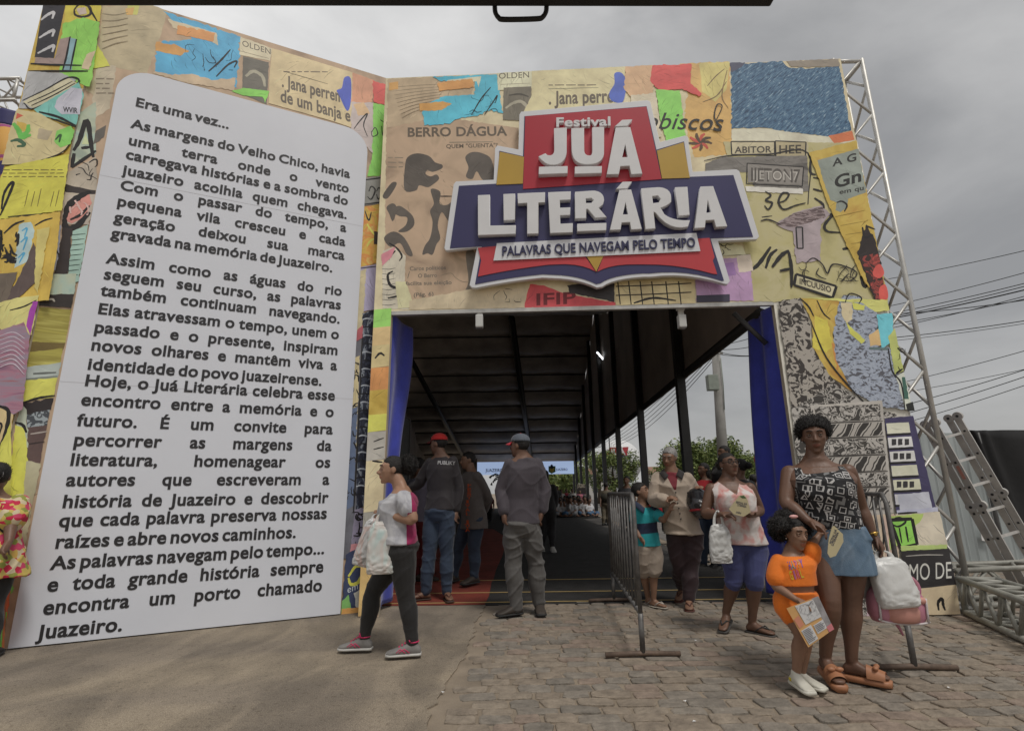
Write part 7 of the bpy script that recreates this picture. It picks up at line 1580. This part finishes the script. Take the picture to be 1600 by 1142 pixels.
# --- men at the entrance
poly_d = cl('dark polo', (.030, .025, .028), .75); purp = cl('purple grey sweater', (.060, .050, .060)); greyp = cl('grey trousers', (.095, .09, .085)); tun = cl('grey tunic', (.115, .098, .092)); redc = cl('red cap cloth', (.50, .012, .010), .7); boot = mat('boot', (.045, .035, .028), .65, .2)
I = person(6.45, 'man in a red cap, dark long sleeved polo and jeans, seen from behind', (687, 802), (690, 711), 165, (685, 694), 245, 'dark', .235, 0, 0, 1.04, zf=.02,
    arms=[((655, 756, .10), (640, 764, .28), (630, 764, .36)), ((717, 764, .0), (713, 798, -.02), (711, 815, -.05))],
    legs=[((671, 868, .0), (665, 925, .0), (655, 935, -.02)), ((698, 866, .0), (698, 925, .0), (702, 938, -.12))],
    girth=.98, vx=.0085, shw=.92, eyes=False, top=dict(hem=.03, neck=.53, ease=.018, sleeve=1.9, mats=[poly_d], name='polo_shirt', wr=.007), bottom=dict(kind='pants', frac=2.0, loose=.014, mats=[jeans], name='jeans', wr=.006, waist=.10), shoes=dict(kind='thong', m=mat('brown strap', (.09, .03, .02), .5), sole=mat('brown thong sole', (.07, .04, .03), .6)), hair=dict(k='short', t=.985, n=0))
cap(I, redc, redc, mat('brim dark red', (.10, .01, .01), .6))
print_on(I, I['shirt'], 'PUBLIKY', (683, 725), (711, 726), 5.5, mat('print white', (.5, .5, .5), .7), 'bold', 'back_print')
I = person(5.68, 'man in a purple grey sweater and grey trousers with a tricolour cap', (816, 822), (818, 713), 192, (812, 697), 238, 'dark', .235, 2, 0, 1.04,
    arms=[((783, 766, .0), (787, 800, -.10), (789, 818, -.10)), ((851, 766, .02), (847, 798, -.02), (842, 815, -.02))],
    legs=[((802, 878, .0), (806, 938, -.03), (780, 952, -.10)), ((836, 876, .05), (842, 932, .08), (845, 950, -.06))],
    girth=1.03, belly=.025, vx=.0085, shw=.93, eyes=False, top=dict(hem=.02, neck=.53, ease=.020, sleeve=1.92, mats=[purp], name='sweater', wr=.008, flare=1.03), bottom=dict(kind='pants', frac=2.02, loose=.020, mats=[greyp], wr=.009, waist=.10), shoes=dict(kind='shoe', m=boot, sole=rub, lift=.022), hair=dict(k='short', t=.985, n=0))
cap(I, cl('cap grey', (.10, .115, .14)), cl('cap white', (.50, .48, .46)), cl('cap brim red', (.55, .03, .05)))
I = person(7.25, 'man in a long grey tunic with orange lettering down its front, hands behind his back', (739, 806), (736, 735), -58, (731, 719), -72, 'brown', .225, -6, 0, 1.08, zf=.055,
    arms=[((762, 777, .02), (756, 800, .20), (748, 806, .28)), ((724, 772, .25), (738, 798, .34), (744, 806, .34))],
    legs=[((741, 858, -.05), (741, 902, -.05), (727, 912, -.16)), ((716, 856, .10), (710, 893, .12), (700, 901, .02))],
    girth=1.0, vx=.010, eyes=False, top=dict(hem=-.14, neck=.53, ease=.022, sleeve=1.85, mats=[tun], name='tunic', wr=.008, flare=1.12), bottom=dict(kind='pants', frac=2.0, loose=.01, mats=[jeans], name='jeans', wr=.005), shoes=dict(kind='shoe', m=boot, sole=rub, lift=.02), hair=dict(k='short', t=1.0, n=200))
orl = mat('print orange', (.55, .09, .02), .7)
for i, ch in enumerate('FESTIVAL JUÁ'):
    if ch != ' ': print_on(I, I['shirt'], ch, (727.5 + (2.5 if i < 4 else 0), 761 + i * 6.3), (734 + (2.5 if i < 4 else 0), 760.5 + i * 6.3), 4.6, orl, 'fat', 'front_print')
# woman behind the sweater man
orr = cl('orange red', (.40, .05, .02)); blkc = cl('black jersey', (.014, .013, .014))
def jack(c, I): t, x, y = torso_xyz(c, I); return .02 - x
I = person(10.8, 'woman in a black jacket over an orange red top behind the sweater man', (855, 796), (853, 755), 150, (852, 743), 160, 'brown', .22, zf=.055, arms=[((838, 778), (838, 795), (839, 802)), ((868, 776), (868, 792), (867, 800))], legs=[((850, 826), (846, 850), (844, 858)), ((862, 825), (863, 848, -.05), (866, 858, -.25), .02)], vx=.013, eyes=False, bust=.02,
    top=dict(hem=.0, neck=.53, ease=.022, sleeve=1.8, mats=[orr, blkc], pick=jack, name='jacket'), bottom=dict(kind='pants', frac=1.98, mats=[blkc], loose=.01), shoes=dict(kind='shoe', m=solew, sole=solew), hair=dict(k='long', n=200))
# man working beside a monitor at the left, half hidden behind the red capped man
I = person(7.5, 'man in pale shirt half hidden behind the red capped man at the left drape', (655, 815), (655, 745), 150, (655, 727), 170, 'dark', .22, zf=.055, arms=[((640, 780), (642, 800), (644, 806)), ((672, 780), (672, 798), (670, 806))], legs=[((650, 855), (648, 900), (650, 908)), ((662, 855), (662, 900), (664, 908))], vx=.012, eyes=False, top=dict(hem=.0, neck=.53, ease=.02, sleeve=.6, mats=[cl('pale lilac shirt', (.20, .19, .25))], name='shirt'), bottom=dict(kind='pants', frac=1.98, mats=[cl('dark red trousers', (.12, .01, .012))], loose=.01), shoes=dict(kind='shoe', m=boot, sole=rub), hair=dict(k='short', n=100))
# woman in floral dress at the left edge
flo = pattern('floral print', [(.60, .46, .12), (.52, .02, .06), (.62, .52, .34), (.60, .06, .14), (.28, .30, .06), (.62, .40, .10)], 'cells', 26, [0, .2, .42, .6, .75, .88], .8, (1, 1, 1), bump=.1)
I = person(4.42, 'woman in a bright floral dress with tied black hair beside the collage hoarding', (-18, 862), (-12, 770), 205, (-3, 745), 215, 'dark', .225, size=1.0, arms=[((-52, 812), (-56, 850), (-56, 870)), ((18, 814, -.02), (14, 846, -.12), (0, 870, -.20))], legs=[((-30, 945), (-34, 1008), (-38, 1018, -.1)), ((-12, 945), (-14, 1014), (-10, 1026, .1))], girth=1.12, hipw=1.05, bust=.02, vx=.008, eyes=False,
    top=dict(hem=-.22, neck=.50, ease=.026, sleeve=.85, loose=.03, mats=[flo], name='dress', wr=.007, flare=1.25), bottom=dict(kind='pants', frac=1.9, mats=[cl('black leggings', (.02, .02, .02))], name='leggings'), shoes=dict(kind='shoe', m=rub, sole=rub), hair=dict(k='bun', t=1.04, n=500))
mb = MB(); N, a, l, f = I['N'], I['a'], I['l'], I['f']; pts = [N - a * .05 + l * .10 + f * .0, N - a * .09 + l * .05 - f * .13, N - a * .22 - l * .06 - f * .155, N - a * .36 - l * .17 - f * .10]; mb.tube([Vector(p) for p in catmull([tuple(p) for p in pts], 5)], .010, rub, 6); mb.build('bag_strap', I['o'])
mb = MB(); mb.tube([I['hc'] - I['hf'] * (.10 * I['hs']) + I['hu'] * .02 + (I['hl'] * math.cos(t) + I['hu'] * math.sin(t)) * .04 for t in np.linspace(0, 6.28, 14)], .007, mat('hair tie', (.5, .5, .5), .5), 6); mb.build('hair_tie', I['o'])

# --- people further back, between the posts and the right drape
def bg(Y, label, hx, hy, foot_y, yaw, top, bottom, sk='dark', hair=None, hem=.02, sleeve=.6, zf=0.0, hyaw=None, dx=0, sc=1.0, shoesm=None, vx=.014, bust=0.0, group=None):
    k = FPX / Y; g = foot_y; H = (foot_y - hy) / k; hp = hy + (foot_y - hy) * .44; nk = hy + (foot_y - hy) * .105; kn = hy + (foot_y - hy) * .70; an = foot_y - .07 * k
    w = k * .24; sx = math.cos(R(yaw)); s = sc
    return person(Y, label, (hx + dx * .5, hp), (hx + dx * .2, nk), yaw, (hx, hy + .01 * k), yaw if hyaw is None else hyaw, sk, .22, zf=zf, size=s, arms=[((hx + dx * .4 + w * sx, nk + (hp - nk) * .62), (hx + dx * .5 + w * sx * 1.02, hp - .02 * k, -.12), (hx + dx * .5 + w * sx, hp + .08 * k, -.16)), ((hx + dx * .4 - w * sx, nk + (hp - nk) * .62), (hx + dx * .5 - w * sx * 1.02, hp - .02 * k, -.12), (hx + dx * .5 - w * sx, hp + .08 * k, -.16))],
        legs=[((hx + dx + .1 * k * sx, kn), (hx + dx + .11 * k * sx, an), (hx + dx + .11 * k * sx + k * .2 * math.sin(R(yaw)), an, -.2 * math.cos(R(yaw)))), ((hx + dx - .1 * k * sx, kn), (hx + dx - .11 * k * sx, an), (hx + dx - .11 * k * sx + k * .2 * math.sin(R(yaw)), an, -.2 * math.cos(R(yaw))))],
        vx=vx, eyes=False, bust=bust, group=group, top=dict(hem=hem, neck=.53, ease=.02, sleeve=sleeve, mats=[top], name='shirt'), bottom=dict(kind='pants', frac=1.97, mats=[bottom], loose=.01), shoes=dict(kind='shoe', m=shoesm or rub, sole=shoesm or rub), hair=hair or dict(k='short', n=100))
bg(8.3, 'tall man in a black shirt standing behind the woman in the pink blouse', 1131, 706, 882, -60, blkc, jeans, hyaw=-75)
bg(8.6, 'young woman in red top and jeans between the old man and the pink bloused woman', 1099, 733, 880, -40, cl('red top', (.40, .012, .02)), jeans, hair=dict(k='long', n=300), hyaw=-70, bust=.02, dx=8)
bg(7.0, 'woman in black with her hair tied in a bun, hidden behind the pink bloused woman', 1156, 729, 902, 20, blkc, blkc, hair=dict(k='bun', n=200), hyaw=-140, bust=.02, dx=4)
I = bg(10.6, 'person with a pale blue backpack and jeans walking away beside the right drape', 1177, 749, 852, 170, cl('coral top', (.50, .10, .06)), jeans, shoesm=solew, dx=2)
def small_pack(I, c):
    o = I['o']; p = I['N'] - I['a'] * .26 - I['f'] * .18; mb = MB(); M = mat('pack blue', c, .6, .15); ring_loft(mb, [(p + UPZ * z, w, d, I['l'], I['f']) for z, w, d in ((-.2, .10, .05), (-.19, .15, .08), (0, .16, .09), (.14, .14, .08), (.2, .07, .04))], M, 20, 3)
    b = thing('backpack', p, 'pale blue backpack on the back of the person beside the right drape', 'backpack'); mb.build('bag_body', b); mb = MB(); mb.tube([p + UPZ * .19 + I['l'] * (.05 * math.cos(t)) + UPZ * (.05 * math.sin(t)) - I['f'] * .03 for t in np.linspace(0, 3.14, 10)], .012, mat('pack trim', (.02, .02, .03), .6), 6); mb.build('loop', b)
small_pack(I, (.18, .36, .42))
bg(11.2, 'person in dark clothes partly hidden by the right drape beyond the blue backpack', 1190, 752, 846, 160, cl('salmon top', (.45, .16, .10)), jeans, dx=2)
khaki = cl('khaki', (.15, .125, .085)); I = bg(19.5, 'policeman in khaki uniform with a dark vest standing under the tent edge', 947, 758, 826, 150, khaki, khaki, sleeve=.6)
mb = MB(); p = I['N'] - I['a'] * .27; ring_loft(mb, [(p + UPZ * z, w, d, I['l'], I['f']) for z, w, d in ((-.16, .19, .16), (0, .20, .165), (.14, .19, .15))], cl('vest', (.045, .042, .03)), 18); mb.build('vest', I['o'])
bg(13.5, 'woman with a sleeveless dark top resting her arm on the barrier under the tent', 979, 750, 852, -30, cl('grey vest top', (.06, .06, .065)), blkc, sk='brown', sleeve=.1, hair=dict(k='bun', n=100), bust=.02)
for i, (hx, hy, fy, Y, lb, c) in enumerate(((763, 770, 826, 22, 'person in dark red standing in the shade left of the stage banner', (.10, .012, .014)), (750, 766, 830, 21, 'person in black standing in the shade below the stage banner', (.02, .02, .022)), (787, 768, 826, 23, 'person in a grey shirt standing in the shade beside the palm', (.10, .09, .08)))): bg(Y, lb, hx, hy, fy, -20 + 30 * i, cl('shade %d' % i, c), blkc, vx=.018)

# --- children sitting on the carpet, and helpers standing behind them
def seated(label, shirt, short, sk):
    """built once at the origin, facing the camera"""
    o = thing('person', (0.0, 0.0, 0.0), label, 'person', 'children sitting on the carpet at the far end'); S, LP = skin(sk); mb = MB(); V = Vector; X, Yv = V((1, 0, 0)), V((0, -1, 0))
    ring_loft(mb, [(V((0, 0, z)), w, d, X, Yv) for z, w, d in ((.02, .14, .12), (.10, .15, .11), (.25, .12, .09), (.36, .14, .085), (.42, .10, .06), (.45, .05, .05))], S, 16); limb(mb, [V((0, 0, .44)), V((0, -.01, .52))], [.045, .042], S, 10, 2); head_shape(mb, V((0, -.01, .60)), X, Yv, V((0, 0, 1)), .9, S)
    for q in (-1, 1): limb(mb, [V((.13 * q, 0, .39)), V((.19 * q, -.04, .24)), V((.10 * q, -.20, .16))], [.042, .034, .026], S, 10, 3); limb(mb, [V((.08 * q, -.02, .08)), V((.24 * q, -.22, .15)), V((.04 * q, -.34, .05))], [.075, .055, .035], S, 10, 3)
    vox(mb, 'body', o, .016, 5, [S]); mb = MB(); ring_loft(mb, [(V((0, 0, z)), w + .012, d + .012, X, Yv) for z, w, d in ((.03, .14, .12), (.10, .15, .11), (.25, .12, .09), (.36, .14, .085), (.42, .10, .06))], S, 16)
    for q in (-1, 1): limb(mb, [V((.13 * q, 0, .39)), V((.175 * q, -.025, .29))], [.055, .052], S, 10, 2)
    vox(mb, 'shirt', o, .016, 4, [shirt], wrinkle(.006, 16)); mb = MB()
    for q in (-1, 1): limb(mb, [V((.08 * q, -.02, .08)), V((.24 * q, -.22, .15)), V((.14 * q, -.28, .10))], [.085, .066, .052], S, 10, 3)
    vox(mb, 'trousers', o, .016, 4, [short]); mb = MB(); mb.sphere((0, .004, .625), (.075, .088, .080), hairm('black'), 14, 10); mb.build('hair', o); return o
wsh = cl('school white', (.55, .55, .56)); bsh = cl('school blue', (.05, .12, .22))
protos = [seated('small child in a white school shirt sitting cross legged on the far carpet', wsh, bsh, 'dark'), seated('small child in a white school shirt sitting cross legged on the far carpet', wsh, cl('school grey', (.30, .30, .31)), 'brown')]
r = random.Random(8); first = [True, True]; spots = []
for row, (Y, n) in enumerate(((25.0, 9), (26.1, 9), (27.3, 9), (28.6, 9), (30.0, 9))):
    x0 = at(868, 790, Y).x; x1 = min(at(924, 790, Y).x, wallx(Y) - .4)
    for i in range(n): spots.append((x0 + (x1 - x0) * (i + .5 * (row % 2)) / (n - .5) + r.gauss(0, .06), Y + r.gauss(0, .12)))
for i, (x, y) in enumerate(spots):
    k = r.randrange(2); rz = r.gauss(0, .5); s = r.uniform(1.05, 1.35)
    if first[k]: first[k] = False; o = protos[k]; o.location = (x, y, .057); o.rotation_euler = (0, 0, rz); o.scale = (s,) * 3
    else: dup(protos[k], (x, y, .057), rz, None, s)
for i, (hx, hy, fy, Y, c, lb) in enumerate(((871, 762, 800, 31, (.02, .02, .02), 'helper in black standing behind the seated children'), (877, 767, 800, 31.5, (.45, .43, .40), 'helper in a cream shirt standing behind the seated children'), (885, 766, 800, 32, (.30, .02, .04), 'helper in dark red standing behind the seated children'), (894, 766, 800, 31, (.42, .40, .38), 'helper in a pale shirt bending behind the seated children'), (906, 768, 800, 32, (.35, .10, .14), 'helper in a rose shirt standing behind the seated children'), (917, 768, 800, 31, (.12, .10, .09), 'helper in brown standing behind the seated children'))): bg(Y, lb, hx, hy, fy + 2, 10, cl('helper %d' % i, c), blkc, vx=.022)
# dark poster stand behind the children
a = at(901, 757, 33); b = at(915, 757, 33); o = thing('poster_stand', ((a.x + b.x) / 2, 33, .06), 'dark poster stand with a red lower half behind the seated children', 'poster'); mb = MB(); w = b.x - a.x; mb.box(((a.x + b.x) / 2, 33, a.z - .28), (w, .05, .55), mat('poster dark', (.03, .022, .02), .5)); mb.build('upper_panel', o); mb = MB(); mb.box(((a.x + b.x) / 2, 33, (a.z - .56) / 2 + .04), (w, .05, a.z - .6), pattern('poster red', [(.20, .02, .05), (.08, .03, .12), (.30, .05, .05)], 'noise', 3, 'soft', .5)); mb.build('lower_panel', o)
mb = MB(); y = 32.96; p, q = at(902, 761.5, y), at(914, 761.5, y); put_text(mb, 'bold', 'JUAZEIRO', p, q - p, Vector((0, 0, .3)), mat('poster text', (.45, .40, .32), .6)); mb.build('lettering', o, recalc=False)
# motorcycle parked beyond the carpet, seen between the boy and the old man
def motorcycle():
    c = at(1052, 850, 12.5); c.z = 0; o = thing('parked_motorcycle', c, 'red and black motorcycle parked beyond the carpet between the boy and the old man', 'motorcycle'); rd, ch, ty = mat('moto red', (.35, .01, .02), .25), mat('moto chrome', (.5, .5, .5), .2, metal=1.0), rub
    for x in (-.62, .62):
        mb = MB(); mb.tube([c + Vector((x + .25 * math.cos(t), 0, .29 + .25 * math.sin(t))) for t in np.linspace(0, 6.2832, 26)], .05, ty, 8, caps=False); w = mb.build('wheel', o); mb = MB(); mb.tube([c + Vector((x, -.04, .29)), c + Vector((x, .04, .29))], .05, ch, 10)
        for k in range(6): t = k * 1.047; mb.tube([c + Vector((x, 0, .29)), c + Vector((x + .24 * math.cos(t), 0, .29 + .24 * math.sin(t)))], .01, ch, 5)
        mb.build('hub', w)
    mb = MB(); mb.sphere(c + Vector((-.12, 0, .72)), (.27, .13, .13), rd, 16, 10); mb.build('tank', o); mb = MB(); mb.box(c + Vector((.32, 0, .72)), (.62, .22, .10), rub, bev=.03); mb.build('seat', o); mb = MB(); mb.box(c + Vector((0, 0, .42)), (.42, .26, .3), mat('moto engine', (.12, .12, .12), .4, metal=.6), bev=.05); mb.build('engine', o)
    mb = MB(); mb.tube([c + Vector((-.62, 0, .29)), c + Vector((-.42, 0, .85)), c + Vector((-.38, 0, 1.0))], .03, ch, 8); mb.tube([c + Vector((-.35, -.34, 1.02)), c + Vector((-.38, 0, 1.0)), c + Vector((-.35, .34, 1.02))], .018, ch, 8); mb.build('fork', o); mb = MB(); mb.sphere(c + Vector((-.52, 0, .86)), .10, rd, 12, 8); mb.build('headlight', o)
    mb = MB(); mb.tube([c + Vector((-.1, -.15, .25)), c + Vector((.7, -.16, .3))], [.03, .05], ch, 10); mb.build('exhaust', o); mb = MB(); mb.box(c + Vector((.62, 0, .60)), (.36, .16, .06), rd, bev=.02); mb.build('mudguard', o)
motorcycle()
